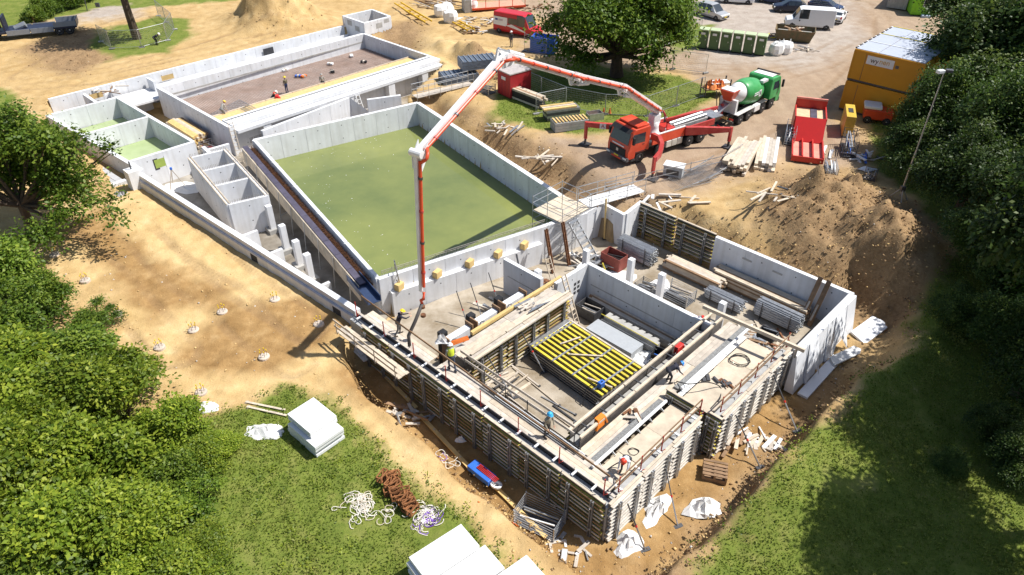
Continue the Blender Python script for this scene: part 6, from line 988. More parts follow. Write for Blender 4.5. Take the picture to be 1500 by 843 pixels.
straps('tangle of white lifting straps on the grass', 533, 742, 42, .75, WOOD); straps('tangle of white and purple straps beside the rusty frames', 625, 757, 44, .36, PURPLE); straps('thin loop of pale strap between the two tangles', 568, 755, 10, .9, WOOD, .3); straps('small bunch of pale straps on the bank above the trench', 648, 676, 8, .4, PURPLE); straps('small purple strap bundle on the inner room floor', 786, 587, 1, .3, PURPLE)
c = GG(706, 702, -1.8); t = thing('site_cart', 'blue tool cart with red tubes and a white hose coil on the trench bank', 'cart', c + Vector((0, 0, .05)), R(-44)); L().box(-.75, .75, -.3, .3, .25, .6).build('tray', BLUE, t, world=False, bevel=.03); [L().cyl((-.3, -.05 + k * .08, .64), (1.0, -.05 + k * .08, .6), .03, n=6).build('tube', REDP, t, world=False) for k in range(4)]; [wheel(t, x, y, .16, .08) for x in (-.5, .5) for y in (-.36, .36)]; L().lathe((1.0, 0, .3), (0, .3, 1), [(0, .28), (.1, .3), (.12, .2), (.0, .18)], 14).build('hose_coil', WHITEP, t, world=False)
t = thing('kerb_block', 'single grey block standing on the trench floor at the bottom', 'block', GG(826, 818, -2.3), R(80)); L().box(-.35, .35, -.14, .14, 0, .22).build('block', CONC2, t, world=False, bevel=.015); L().box(-.3, .3, -.1, .1, .222, .23).build('top_face', CONC, t, world=False)
for i, (p, q) in enumerate((((540, 528), (610, 600)), ((615, 610), (690, 690)), ((722, 712), (800, 790)))): p, q = GG(*p, -1.8), GG(*q, -1.8); t = thing('bank_plank', '%s long plank along the edge of the front trench' % ('upper', 'middle', 'lower')[i], 'plank', p); L().beam(p + Vector((0, 0, .12)), q + Vector((0, 0, .12)), .22, .06).build('board', WOODY, t); L().beam(p.lerp(q, .3), p.lerp(q, .3) + Vector((0, 0, .2)), .08, .08).build('peg', WOODG, t); L().beam(p.lerp(q, .8), p.lerp(q, .8) + Vector((0, 0, .2)), .08, .08).build('peg', WOODG, t)
for i, (p, q) in enumerate((((360, 590), (418, 602)), ((362, 597), (420, 610)))): p, q = GG(*p, -1), GG(*q, -1); t = thing('loose_plank', '%s of two pale battens beside the foam stack' % ('upper', 'lower')[i], 'plank', p); L().beam(p + Vector((0, 0, .06)), q + Vector((0, 0, .06)), .12, .04).build('batten', WOOD, t); L().beam(p + Vector((0, 0, .03)), p + Vector((.15, 0, .03)), .2, .03).build('offcut', WOODG, t)
t = thing('blue_jerrycan', 'blue canister standing on the trench floor by the form', 'canister', GG(641, 602, -2.4), .4); L().box(-.16, .16, -.22, .22, 0, .45).build('body', BLUE, t, world=False, bevel=.05); L().cyl((0, .1, .45), (0, .1, .52), .04).build('cap', BLACK, t, world=False)
t = thing('pallet', 'brown pallet leaning on the form by the step', 'pallet', P(1.6, 6.9, FL), ROTA + .5); [L().box(-.6, .6, -.5 + k * .22, -.36 + k * .22, .5, .54).build('slat', WOODB, t, world=False) for k in range(5)]; [L().box(x - .05, x + .05, -.5, .52, .3, .5).build('bearer', WOODB, t, world=False) for x in (-.55, 0, .55)]; L().box(-.6, .6, -.5, .5, 0, .3).build('underframe', WOODB, t, world=False)
t = thing('survey_tripod', 'pale surveying tripod with a blue head beside the tanks', 'tripod', P(-47.3, 2.0, FL)); hd = Vector((0, 0, 1.6)); [L().beam((math.cos(a) * .75, math.sin(a) * .75, 0), tuple(hd), .07, .05).build('leg', WOODG, t, world=False) for a in (.2, 2.3, 4.4)]; L().cyl((0, 0, 1.58), (0, 0, 1.75), .1, n=10).build('head', BLUE, t, world=False)
for i, (px, py, l, r_, s) in enumerate(((100, 4, 3, .3, 'left'), (128, 16, 2.5, .9, 'right'))): c = GG(px, py); t = thing('play_post', 'thin dark play equipment post on the pale play sand, %s' % s, 'post', c); L().cyl((0, 0, 0), (.2, 0, 2.6), .06, n=6).build('post', STEELD, t, world=False); L().cyl((.2, 0, 2.4), (1.6, .6, 2.2), .05, n=6).build('arm', STEELD, t, world=False); L().cbox((1.3, .5, .6), (.5, .25, .5)).build('seat', STEELD, t, world=False)
for i, b_ in enumerate((0, .9)): t = thing('drain_pipe', 'long grey concrete pipe in the ditch beside the tank wall, %s' % ('inner one' if i else 'outer one'), 'pipe', P(-55, -2.4 - b_, -1.2)); L().beam(P(-62, -2.6 - b_ * .6, -1.15), P(-48, -1.7 - b_ * .6, -1.15), .5, .3).build('pipe_run', mat('pipe_grey', (.40, .40, .40), .7), t); L().beam(P(-48.2, -1.72 - b_ * .6, -1.0), P(-47.8, -1.7 - b_ * .6, -1.0), .56, .36).build('collar', CONC, t)

# clutter on decks and floors of the hall
for px, lb, r, n, ms, ln, hh, rz in ((P(-10.6, 4.2, FL), 'offcuts and clamps at the foot of the inner form', 1.3, 22, [WOODG, STEELD, WOOD], (.4, 1.8), .35, ROTA + 1.57), (P(-10.7, 8.6, FL), 'pale battens piled at the far foot of the inner form', 1.3, 20, [WOOD, WOODG, WHITEP], (.6, 2.2), .5, ROTA + 1.57), (P(-12.3, 8.4, .02), 'tools and battens on the inner plank deck', .9, 12, [WOODG, STEEL, WOOD], (.3, 1.4), .08, ROTA + 1.57), (P(-2.6, 5.2, -.23), 'bars and wedges on the long worn deck', .8, 10, [RUST, WOODG, STEELD], (.2, .8), .05, None), (P(-15.2, 12.6, FL), 'timber and steel scraps behind the small inner wall', 1.5, 26, [WOODB, WOODG, STEEL, RUST], (.4, 1.9), .5, None), (P(-15.0, 17.3, FL), 'scaffold parts piled under the tower stair', 1.6, 30, [STEEL, WHITEP, WOODG], (.6, 2.2), .8, None), (P(-15.4, 8.6, FL), 'steel frames and props leaning by the bright pool wall', 1.1, 16, [STEEL, STEELD, WOODG], (.8, 2.0), .9, ROTA), (P(-14.6, 4.2, FL), 'boards and black shutters on the pool-side floor', 1.3, 14, [BLACK, WOODB, STEELD], (.3, 1.1), .3, None), (P(-2.4, 18.6, FL), 'loose boards on the muddy floor before the tube racks', 1.5, 14, [WOOD, WOODG, RUST], (.5, 1.6), .1, None), (P(-1.4, 17.0, FL + .2), 'brown frames and timber behind the broad deck', 1.2, 22, [WOODB, RUST, WOOD, STEEL], (.5, 1.8), .9, None), (P(-6.0, 16.4, FL), 'clamps and rods between middle wall and baskets', 1.2, 18, [STEEL, STEELD, REDP, WOODG], (.4, 1.6), .4, None), (P(-.9, 10.5, -.27), 'thin rods and offcuts on the broad deck', .9, 8, [STEELD, RUST], (.2, .7), .03, None), (P(2.0, 10.5, FL), 'timber scraps at the foot of the far stepped form', 1.3, 18, [WOODG, WOOD, WHITEP], (.3, 1.2), .15, None), (P(-.9, -1.3, FL), 'rods and scraps at the foot of the near front form', 1.2, 16, [STEEL, WOODG, CONC], (.2, .9), .1, None), (P(-12.5, -1.2, FL), 'dark offcuts in the shaded trench by the platform', 1.5, 22, [WOODG, WOODB, STEEL], (.3, 1.5), .3, None)):
    heap(lb, px, None, n, r, ms, 0, 'clutter', 'clutter_heap', ln, hh, rz)
for i, (b0, ln) in enumerate(((6.2, 2.6), (7.4, 2.4), (9.0, 2.7))): prop('thin steel prop standing before the bright pool wall, %s from the hose' % ord_[i], P(-16.9, b0 + .2, -.2), P(-15.6, b0, FL), .03, False)
# ------------------------------------------------------------------ people
def person(label, c, rz, pose='stand', shirt=(.05, .05, .07), trousers=(.03, .035, .05), helmet=(.75, .55, .02), vest=None, lean=0, arms=None, h=1.78):
    """joints in local metres, facing +x; every limb tapered, fused into one skin by a voxel remesh"""
    k = h / 1.78; V = lambda x, y, z: Vector((x, y, z)) * k
    t = thing('person', label, 'person', c, rz, None); kneel = pose == 'crouch'
    if pose == 'crouch': hip, kn, an = [V(-.15, s * .11, .48) for s in (1, -1)], [V(.3, .16, .52), V(.22, -.14, .12)], [V(.12, .15, .09), V(-.22, -.14, .09)]
    elif pose == 'step': hip, kn, an = [V(0, s * .1, .92) for s in (1, -1)], [V(.16, .11, .5), V(-.05, -.11, .5)], [V(.12, .11, .09), V(-.28, -.11, .11)]
    elif pose == 'bend': hip, kn, an = [V(-.22, s * .12, .86) for s in (1, -1)], [V(-.02, .16, .48), V(-.04, -.15, .48)], [V(-.1, .17, .09), V(-.12, -.17, .09)]
    else: hip, kn, an = [V(0, s * .1, .92) for s in (1, -1)], [V(.03, s * .11, .5) for s in (1, -1)], [V(-.02, s * .12, .09) for s in (1, -1)]
    pel = (hip[0] + hip[1]) / 2; d = Vector((math.sin(lean), 0, math.cos(lean))); up = d; fwd = Vector((math.cos(lean), 0, -math.sin(lean)))
    ws, ch, ne = pel + d * .16 * k, pel + d * .38 * k, pel + d * .56 * k; hd_dir = (d * .7 + Vector((0, 0, .3)) + Vector((.25, 0, 0)) * (lean > .3)).normalized(); hc = ne + hd_dir * .17 * k
    sh = [ch + d * .1 * k + Vector((0, s * .19 * k, 0)) for s in (1, -1)]
    if arms is None: arms = [((.05, .06, -.28), (.16, .02, -.5)), ((.02, -.06, -.28), (.14, -.02, -.5))]
    el = [sh[i] + Vector(arms[i][0]) * k for i in (0, 1)]; wr = [sh[i] + Vector(arms[i][1]) * k for i in (0, 1)]
    C = []   # capsules: p, q, r0, r1, material
    def cap(p, q, a, b, m): C.append((p, q, a * k, b * k, m))
    cap(pel, ws, .15, .14, 1); cap(hip[0], hip[1], .115, .115, 1); cap(ws, ch, .14, .155, 0); cap(sh[0], sh[1], .085, .085, 0); cap(ch, ne - d * .03 * k, .14, .08, 0); cap(ne - d * .04 * k, ne + hd_dir * .08 * k, .058, .055, 2)
    cap(hc - hd_dir * .02 * k, hc + hd_dir * .06 * k, .088, .092, 2); cap(hc - hd_dir * .07 * k + fwd * .035 * k, hc - hd_dir * .02 * k + fwd * .03 * k, .05, .06, 2); cap(hc + fwd * .09 * k, hc + fwd * .115 * k - hd_dir * .03 * k, .016, .02, 2)
    for s in (0, 1):
        y = Vector((0, (.09, -.09)[s] * k, 0)); cap(hc + y, hc + y + hd_dir * .03 * k, .018, .02, 2); cap(hip[s], kn[s], .092, .062, 1); cap(kn[s], an[s], .06, .045, 1)
        ft = Vector((1, 0, 0)) if an[s].z < .1 * k + .001 else Vector((.9, 0, -.1)); cap(an[s] - Vector((.04, 0, .035)) * k, an[s] + ft * .17 * k - Vector((0, 0, .045)) * k, .05, .042, 3)
        cap(sh[s], el[s], .06, .046, 0); cap(el[s], wr[s], .044, .032, 0 if vest is None else 0); hdv = (wr[s] - el[s]).normalized(); sd_ = hdv.cross(Vector((0, 1, 0))).normalized() if abs(hdv.y) < .9 else Vector((1, 0, 0)); la = hdv.cross(sd_).normalized()
        pm = wr[s] + hdv * .09 * k; cap(wr[s], pm, .03, .036, 2)
        for f in range(4): o_ = la * (f - 1.5) * .021 * k; L1 = (.075, .088, .082, .065)[f] * k; m1 = pm + o_ + hdv * L1 * .55; cap(pm + o_ * .9, m1, .0125, .012, 2); cap(m1, m1 + (hdv * .75 + sd_ * .55).normalized() * L1 * .5, .012, .0105, 2)
        tb = wr[s] + hdv * .04 * k + la * .03 * k * (1, -1)[s]; cap(tb, tb + (la * (1, -1)[s] * .7 + hdv * .6).normalized() * .065 * k, .014, .012, 2)
    mb = L()
    for p, q, a, b, m in C:
        dd = (q - p); ln = dd.length; dd = dd / ln if ln > 1e-6 else Vector((0, 0, 1)); prof = [(-a * .98, a * .15), (-a * .7, a * .71), (0, a), (ln, b), (ln + b * .7, b * .71), (ln + b * .98, b * .15)]; mb.lathe(p, dd, prof, 10)
    me = mb.mesh('body', SKIN); o = bpy.data.objects.new('body', me); COL.objects.link(o); rm = o.modifiers.new('r', 'REMESH'); rm.mode = 'VOXEL'; rm.voxel_size = .015; rm.use_smooth_shade = True; smo = o.modifiers.new('s', 'SMOOTH'); smo.iterations = 2; smo.factor = .4
    me2 = bpy.data.meshes.new_from_object(o.evaluated_get(bpy.context.evaluated_depsgraph_get())); bpy.data.objects.remove(o)
    key = lambda c_: 'cloth_%02d%02d%02d' % tuple(int(x * 99) for x in c_); me2.materials.clear()
    for m_ in (mat(key(shirt), shirt, .85, var=.15), mat(key(trousers), trousers, .85, var=.2), SKIN, mat('boots', (.05, .035, .025), .7)): me2.materials.append(m_)
    n = len(me2.polygons); cen = np.zeros(n * 3); me2.polygons.foreach_get('center', cen); cen = cen.reshape(-1, 3); best = np.full(n, 1e9); idx = np.zeros(n, np.int32)
    for p, q, a, b, m in C:
        p_, dq = np.array(p), np.array(q - p); tt = np.clip(((cen - p_) @ dq) / max(dq @ dq, 1e-9), 0, 1); dist = np.linalg.norm(cen - p_ - tt[:, None] * dq, axis=1) - (a + (b - a) * tt); g_ = dist < best; best = np.where(g_, dist, best); idx = np.where(g_, m, idx)
    me2.polygons.foreach_set('material_index', idx.astype(np.int32)); bo = put('body', me2, t, world=False)
    for s in (1, -1): L().ball(hc + fwd * .086 * k + Vector((0, s * .034 * k, 0)) + hd_dir * .025 * k, .013 * k, 6, 4).build('eye', BLACK, t, world=False)
    hm = mat('helmet_%02d%02d%02d' % tuple(int(x * 99) for x in helmet), helmet, .35, var=.04); h0 = hc + hd_dir * .055 * k
    q = L(); q.lathe(h0, hd_dir, [(0, .155 * k), (.012, .15 * k), (.015, .122 * k), (.06 * k, .118 * k), (.1 * k, .09 * k), (.125 * k, .04 * k), (.13 * k, .005)], 16); hb = q.build('helmet', hm, t, world=False, smooth=True); L().cbox(h0 + fwd * .14 * k, (.1, .16, .015)).build('peak', hm, hb, world=False)
    if vest:
        q = L(); n_ = 14; ring = []
        for f_, rx, ry in ((-.02, .165, .175), (.14, .168, .18), (.3, .172, .2), (.42, .135, .19)):
            for i in range(n_): a = 2 * math.pi * i / n_; ring.append(ws + d * f_ * k + fwd * math.cos(a) * rx * k + Vector((0, math.sin(a) * ry * k, 0)))
        q.add(ring, [(j * n_ + i, j * n_ + (i + 1) % n_, (j + 1) * n_ + (i + 1) % n_, (j + 1) * n_ + i) for j in range(3) for i in range(n_)]).build('vest', mat('vest_%02d' % int(vest[1] * 99), vest, .6, var=.1), t, world=False, smooth=True)
    return t
def face(px0, px1, z=0): d = G(*px1, z) - G(*px0, z); return math.atan2(d.y, d.x)
YH, BH, RH, WH = (.75, .55, .02), (.03, .22, .6), (.7, .06, .03), (.75, .75, .72)
person('worker in dark shirt and yellow helmet guiding the end of the pump hose', P(-16.0, 1.15, -.12), face((597, 492), (615, 486)), 'step', (.03, .03, .045), (.14, .13, .12), YH, None, .45, [((.26, .02, -.16), (.52, -.1, -.12)), ((.26, .02, -.2), (.5, .1, -.22))])
person('worker in yellow high-visibility vest walking on the front walkway', P(-11.6, 1.3, -.1), face((665, 540), (640, 500)), 'step', (.30, .32, .30), (.06, .07, .1), WH, (.62, .72, .05), .15)
person('worker with light blue helmet and grey jacket on the front walkway', P(-4.75, 1.3, -.1), face((803, 645), (820, 660)), 'stand', (.30, .27, .21), (.07, .065, .06), (.05, .38, .68), None, .25)
person('worker in dark clothes and blue helmet bending over the form on the plank deck', P(-2.7, 8.9, -.24), face((985, 560), (1010, 556)), 'bend', (.03, .03, .045), (.035, .035, .045), BH, None, 1.15, [((.1, .02, -.25), (.16, 0, -.5)), ((.12, -.02, -.24), (.3, 0, -.45))])
person('worker with red helmet and white shirt bent over the near corner deck', P(-.75, 2.25, -.28), face((915, 690), (905, 712)), 'bend', (.66, .67, .72), (.05, .05, .06), RH, None, 1.0, [((.14, .04, -.24), (.26, 0, -.48)), ((.12, -.02, -.24), (.24, 0, -.48))])
person('worker with yellow helmet standing upright on the rebar floor', G(421, 137, -1.4), 2.6, 'stand', (.16, .13, .08), (.03, .04, .09), YH); person('worker in grey standing beside the wooden edge of the rebar floor', G(474, 133, -1.4), -1.2, 'step', (.30, .28, .26), (.05, .05, .06), (.3, .28, .26)); person('crouching worker in red overalls on the rebar floor edge', G(410, 152, -1.2), 2.9, 'crouch', (.55, .03, .03), (.5, .03, .03), RH, None, .8); person('worker in dark vest crouching beside the red one', G(402, 150, -1.2), 0.2, 'crouch', (.06, .07, .08), (.05, .05, .06), WH, None, .7)
person('worker with yellow helmet beside the steel mesh at the basin ladder', G(330, 172, -1.0), 1.0, 'bend', (.35, .33, .3), (.2, .2, .2), YH, None, .7); person('person in black and white standing in front of the red van', G(749, 69), -2.2, 'stand', (.05, .05, .06), (.10, .11, .13), WH); person('person in dark clothes bending on the island lawn by the fence', GG(231, 66), .1, 'bend', (.03, .03, .035), (.03, .03, .035), WH, None, 1.1)
# rebar mesh mats and small things on the rebar floor
t = thing('mesh_mat', 'bent steel mesh mat standing at the near corner of the rebar floor', 'mesh', P(-53.5, 11.0, -1.2)); mb = L()
for i in range(14): mb.beam(P(-56.2 + i * .25, 9.6, -1.1), P(-56.0 + i * .25, 13.2, -.4), .03, .03)
for i in range(14): mb.beam(P(-56.2, 9.6 + i * .27, -1.08 + i * .05), P(-52.9, 9.6 + i * .27, -1.08 + i * .05), .03, .03)
tag(mb.build('mesh', STEEL, t), kind='stuff'); L().ab(-53.2, -52.6, 9.8, 10.4, -1.1, -.7).build('red_bin', REDP, t)
for i, (px, py, m_, s) in enumerate(((437, 113, BLUE, 'blue'), (445, 113, ORG, 'orange'), (487, 106, BLACK, 'green and black'), (533, 92, BLACK, 'black'), (502, 76, STEELD, 'grey'), (515, 83, WHITEP, 'white'), (484, 95, WHITEP, 'small white'), (418, 104, WHITEP, 'flat white'))): t = thing('floor_bundle', '%s bundle lying on the rebar floor' % s, 'bundle', G(px, py, -1.38), i); L().box(-.35, .35, -.2, .2, 0, .22).build('bundle', m_, t, world=False, bevel=.05); L().box(-.1, .1, -.21, .21, .0, .235).build('tie', WOODG, t, world=False)
# ------------------------------------------------------------------ vegetation
def leaf_mat(name, dark, mid_, light):
    m = bpy.data.materials.new(name); m.use_nodes = True; n = m.node_tree.nodes; l = m.node_tree.links; b = n['Principled BSDF']; out = n['Material Output']
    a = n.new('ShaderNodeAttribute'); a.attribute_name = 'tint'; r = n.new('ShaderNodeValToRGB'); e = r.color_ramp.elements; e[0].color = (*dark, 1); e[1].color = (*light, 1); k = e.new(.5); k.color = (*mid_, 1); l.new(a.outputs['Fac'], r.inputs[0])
    oi = n.new('ShaderNodeObjectInfo'); hv = n.new('ShaderNodeHueSaturation'); mr = n.new('ShaderNodeMapRange'); mr.inputs[3].default_value = .8; mr.inputs[4].default_value = 1.2; l.new(oi.outputs['Random'], mr.inputs[0]); l.new(mr.outputs[0], hv.inputs['Value']); l.new(r.outputs[0], hv.inputs['Color'])
    l.new(hv.outputs[0], b.inputs['Base Color']); b.inputs['Roughness'].default_value = .5; b.inputs['Specular IOR Level'].default_value = .35
    tr = n.new('ShaderNodeBsdfTranslucent'); mx = n.new('ShaderNodeMixShader'); mx.inputs[0].default_value = .42; l.new(hv.outputs[0], tr.inputs[0]); l.new(b.outputs[0], mx.inputs[1]); l.new(tr.outputs[0], mx.inputs[2]); l.new(mx.outputs[0], out.inputs[0]); return m
LEAF = leaf_mat('leaves', (.035, .075, .008), (.11, .185, .018), (.26, .33, .04)); LEAFD = leaf_mat('dark_leaves', (.022, .046, .010), (.055, .105, .018), (.15, .205, .035)); LEAFY = leaf_mat('yellow_green_leaves', (.045, .095, .009), (.175, .25, .02), (.40, .45, .05)); GRASS = leaf_mat('grass_blades', (.09, .145, .018), (.18, .24, .032), (.33, .34, .09))
BARK = mat('bark', (.085, .06, .042), .9, var=.35, scale=4, bump=.4, bscale=9)
def quads(name, C, N, U, S, T_, m, asp=.55):
    """leaf quads: centres, normals, long axes, sizes, tints"""
    n = len(C); N /= np.linalg.norm(N, axis=1)[:, None] + 1e-9; Vv = np.cross(N, U); Vv /= np.linalg.norm(Vv, axis=1)[:, None] + 1e-9; Uu = np.cross(Vv, N); s = S[:, None]
    pts = np.stack([C - Uu * s * .5, C + Vv * s * asp * .5 + N * s * .08, C + Uu * s * .5, C - Vv * s * asp * .5 + N * s * .08], 1).reshape(-1, 3)
    me = bpy.data.meshes.new(name); me.vertices.add(4 * n); me.vertices.foreach_set('co', pts.reshape(-1).astype(np.float32)); me.loops.add(4 * n); me.loops.foreach_set('vertex_index', np.arange(4 * n, dtype=np.int32)); me.polygons.add(n); me.polygons.foreach_set('loop_start', np.arange(n, dtype=np.int32) * 4); me.polygons.foreach_set('loop_total', np.full(n, 4, np.int32)); me.update(calc_edges=True)
    at = me.attributes.new('tint', 'FLOAT', 'POINT'); at.data.foreach_set('value', np.repeat(T_, 4).astype(np.float32)); me.materials.append(m); return me
def crown(name, blobs, n, size, m, per=46):
    """leaves in flat tilted sprays over lumpy blobs, with a darker scatter inside"""
    B = np.array([b[:3] for b in blobs]); Rr = np.array([b[3] for b in blobs]); p = Rr ** 2; p /= p.sum(); ns = int(n * .84) // per
    def shell(q, lo): 
        k = rng.choice(len(blobs), q, p=p); d = rng.normal(size=(q, 3)); d /= np.linalg.norm(d, axis=1)[:, None]; d[:, 2] = np.where(d[:, 2] < -.25, -d[:, 2] * .5, d[:, 2]); lump = 1 + .2 * np.sin(d[:, 0] * 7 + k) * np.cos(d[:, 1] * 8 + 2 * k); return k, d, B[k] + d * (Rr[k] * lump * np.where(rng.random(q) < .14, rng.uniform(1.1, 1.5, q), rng.uniform(lo, 1.12, q)))[:, None]
    k, d, S0 = shell(ns, .6); nrm = d * .55 + np.array([0, 0, .75]) + rng.normal(size=(ns, 3)) * .28; nrm /= np.linalg.norm(nrm, axis=1)[:, None]; sr = size * rng.uniform(2.4, 6.2, ns); tint = rng.random(ns)
    i = np.repeat(np.arange(ns), per); q = len(i); t1 = np.cross(nrm, rng.normal(size=(ns, 3))); t1 /= np.linalg.norm(t1, axis=1)[:, None]; t2 = np.cross(nrm, t1); a = rng.uniform(0, 6.283, q); rr = np.sqrt(rng.random(q)) * sr[i]; rad = t1[i] * np.cos(a)[:, None] + t2[i] * np.sin(a)[:, None]
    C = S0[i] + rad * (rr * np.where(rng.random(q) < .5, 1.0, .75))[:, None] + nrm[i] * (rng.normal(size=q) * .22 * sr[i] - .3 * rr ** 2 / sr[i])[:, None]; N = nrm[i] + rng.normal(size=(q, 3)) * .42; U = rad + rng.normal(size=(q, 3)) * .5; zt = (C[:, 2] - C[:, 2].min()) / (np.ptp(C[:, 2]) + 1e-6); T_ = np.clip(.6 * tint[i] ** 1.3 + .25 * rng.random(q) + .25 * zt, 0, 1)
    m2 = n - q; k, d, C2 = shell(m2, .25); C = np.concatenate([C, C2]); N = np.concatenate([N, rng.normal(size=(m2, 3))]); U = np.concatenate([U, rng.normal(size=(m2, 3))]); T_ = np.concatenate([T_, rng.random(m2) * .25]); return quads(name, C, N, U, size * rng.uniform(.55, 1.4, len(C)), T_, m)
def blobs(n, r, flat=.75, br=(.28, .5), low=-.35):
    out = []
    while len(out) < n:
        v = rng.normal(size=3); v /= np.linalg.norm(v)
        if v[2] < low: continue
        q = rng.uniform(.45, .85); out.append((v[0] * q * r, v[1] * q * r, v[2] * q * r * flat, r * rng.uniform(*br)))
    return out
def limbs(bl, h0, r0, base=(0, 0, 0), n=9):
    mb = L(); top = Vector((random.uniform(-.2, .2), random.uniform(-.2, .2), h0)); mb.tube([Vector(base), Vector(base).lerp(top, .4) + Vector((random.uniform(-.1, .1), random.uniform(-.1, .1), 0)), top], [r0 * 1.25, r0, r0 * .8], 9)
    for b in random.sample(bl, min(n, len(bl))):
        e = Vector(b[:3]); m_ = top.lerp(e, .5) + Vector((0, 0, -.1 * (e - top).length)); mb.tube([top + Vector((0, 0, -.3)), m_, e], [r0 * .55, r0 * .33, r0 * .1], 6)
        for _ in range(2): q = e + Vector((random.uniform(-1, 1), random.uniform(-1, 1), random.uniform(-.3, .6))) * b[3] * .8; mb.tube([m_, m_.lerp(q, .6), q], [r0 * .2, r0 * .13, r0 * .05], 5)
    return mb
CR = {}
def tree(label, c, rz, r, zc, kind, tr=.3, name='tree', cat='tree', group=None, squash=1.0):
    """kind picks a shared unit crown; r crown radius, zc height of the crown centre"""
    t = thing(name, label, cat, c, rz, group)
    if kind not in CR:
        var, m, n, sz = kind; random.seed(var); bl = blobs(24 if n > 25000 else 14, 1.0, .9 if n > 25000 else 1.2, (.2, .42) if n > 25000 else (.14, .34), -.45); CR[kind] = (crown('crown', bl, n, sz, m), bl)
    me, bl = CR[kind]; o = put('crown', me, t, world=False); o.location = (0, 0, zc); o.scale = (r * random.uniform(.88, 1.15), r * random.uniform(.88, 1.15), r * squash * random.uniform(.95, 1.2))
    lb = [(x * r, y * r, z * r * squash + zc, b * r) for x, y, z, b in bl]; limbs(lb, max(.6, zc - r * .45), tr, n=8).build('trunk', BARK, t, world=False); return t
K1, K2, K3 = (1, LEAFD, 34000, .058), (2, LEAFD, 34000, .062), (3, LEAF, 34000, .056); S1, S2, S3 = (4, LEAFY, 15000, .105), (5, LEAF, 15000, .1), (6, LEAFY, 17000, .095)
# big tree on the lawn between the trucks and the van
random.seed(3); bl = [(x, y, z + 6.6, b) for x, y, z, b in blobs(48, 6.8, .75, (.17, .30), -.5)] + [(-5.5, -1, 3.0, 1.3), (-3.8, -3, 2.6, 1.2), (3.4, -3.2, 3.2, 1.2), (5.6, -1, 4.2, 1.3), (2.6, -3.6, 2.4, 1.0), (-6.6, 1, 4.5, 1.5)]
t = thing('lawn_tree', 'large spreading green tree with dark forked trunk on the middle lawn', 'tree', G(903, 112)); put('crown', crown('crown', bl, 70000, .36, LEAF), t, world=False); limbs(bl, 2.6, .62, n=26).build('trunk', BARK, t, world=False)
# tree in the fenced island: trunk in view, crown above the frame
random.seed(4); bl = [(x, y, z + 11.0, b) for x, y, z, b in blobs(20, 4.6, .7, (.25, .4), -.2)]
t = thing('island_tree', 'dark leaning tree trunk inside the ring of mesh fence at the top left', 'tree', GG(201, 57)); put('crown', crown('crown', bl, 12000, .36, LEAF), t, world=False); limbs(bl, 7.5, .42, n=10).build('trunk', BARK, t, world=False)
# tree reaching in from the left edge
random.seed(5); bl = [(x, y, z + 5.2, b) for x, y, z, b in blobs(30, 5.6, .85, (.16, .28), -.8)] + [(4.6, -2.4, 2.6, .9), (3.2, -3.4, 1.8, 1.0), (5.6, -.5, 4.6, .9), (5.2, .8, 6.4, 1.0), (1.5, -4.4, 1.4, 1.1), (4.4, -1.2, 3.4, .8), (6.2, -2.0, 3.4, .6), (7.3, -1.0, 3.2, .6), (7.7, -2.4, 2.8, .5), (6.6, 1.8, 5.6, .7)]
t = thing('edge_tree', 'green tree spreading its branches over the sand from the left edge', 'tree', (-34.6, 44.5, -.9)); put('crown', crown('crown', bl, 30000, .27, LEAF), t, world=False); limbs(bl, 2.4, .3, n=30).build('trunk', BARK, t, world=False)
# shrubs in the lower left corner
for i, (px, py, r, zc, k, sq, s) in enumerate(((30, 500, 2.3, 1.7, S2, .8, 'dark green, at the left edge below the tree'), (105, 545, 2.1, 1.5, S2, .75, 'low, in the upper middle of the thicket'), (190, 610, 2.3, 2.0, S1, .85, 'yellow-green, facing the sand field'), (262, 650, 1.6, 1.3, S1, .9, 'yellow-green, nearest the white plastic scraps'), (60, 640, 2.5, 2.0, S3, .8, 'broad, at the left edge of the thicket'), (150, 720, 2.3, 1.9, S1, .85, 'bright, in the middle of the thicket'), (25, 775, 2.4, 2.2, S3, .85, 'tall, at the lower left corner'), (120, 850, 2.1, 1.7, S2, .8, 'deep green, at the bottom edge'), (225, 780, 1.7, 1.0, S3, .75, 'rounded, at the inner side of the lawn'), (215, 868, 1.6, .9, S1, .7, 'low, at the bottom edge beside the lawn'), (292, 735, 1.1, .5, S2, .6, 'small, growing out into the lawn'), (290, 690, 1.2, .7, S1, .7, 'round, where thicket, lawn and sand meet'), (12, 440, 2.2, 2.6, S2, .95, 'dark, right under the edge tree'), (70, 470, 1.8, 1.7, S2, .9, 'rounded, where edge tree and thicket meet'), (30, 590, 2.2, 2.3, S1, .9, 'tall, at the left edge, yellow-green'), (110, 640, 2.0, 2.1, S1, .9, 'tall, left of the middle, yellow-green'), (180, 800, 2.0, 1.8, S3, .8, 'bushy, near the bottom edge'), (70, 700, 2.2, 2.2, S1, .9, 'tall, above the lower left corner'), (75, 835, 2.2, 2.0, S1, .85, 'bright, at the bottom left'), (270, 850, 1.4, .7, S3, .6, 'flat, at the bottom edge, lawn side'), (255, 720, 1.4, 1.0, S2, .8, 'dark, inside the lawn bay'), (300, 815, 1.1, .45, S3, .55, 'small and low, on the lawn edge near the bottom'), (150, 480, 1.2, .9, S2, .8, 'small, on the pale sand bank'), (330, 655, .9, .35, S3, .5, 'flat, between lawn and foam stack'))):
    tree('leafy shrub, ' + s, GG(px, py, -1), i * 1.7, r, zc, k, .1, 'shrub', 'shrub', 'shrubs in the lower left thicket', sq)
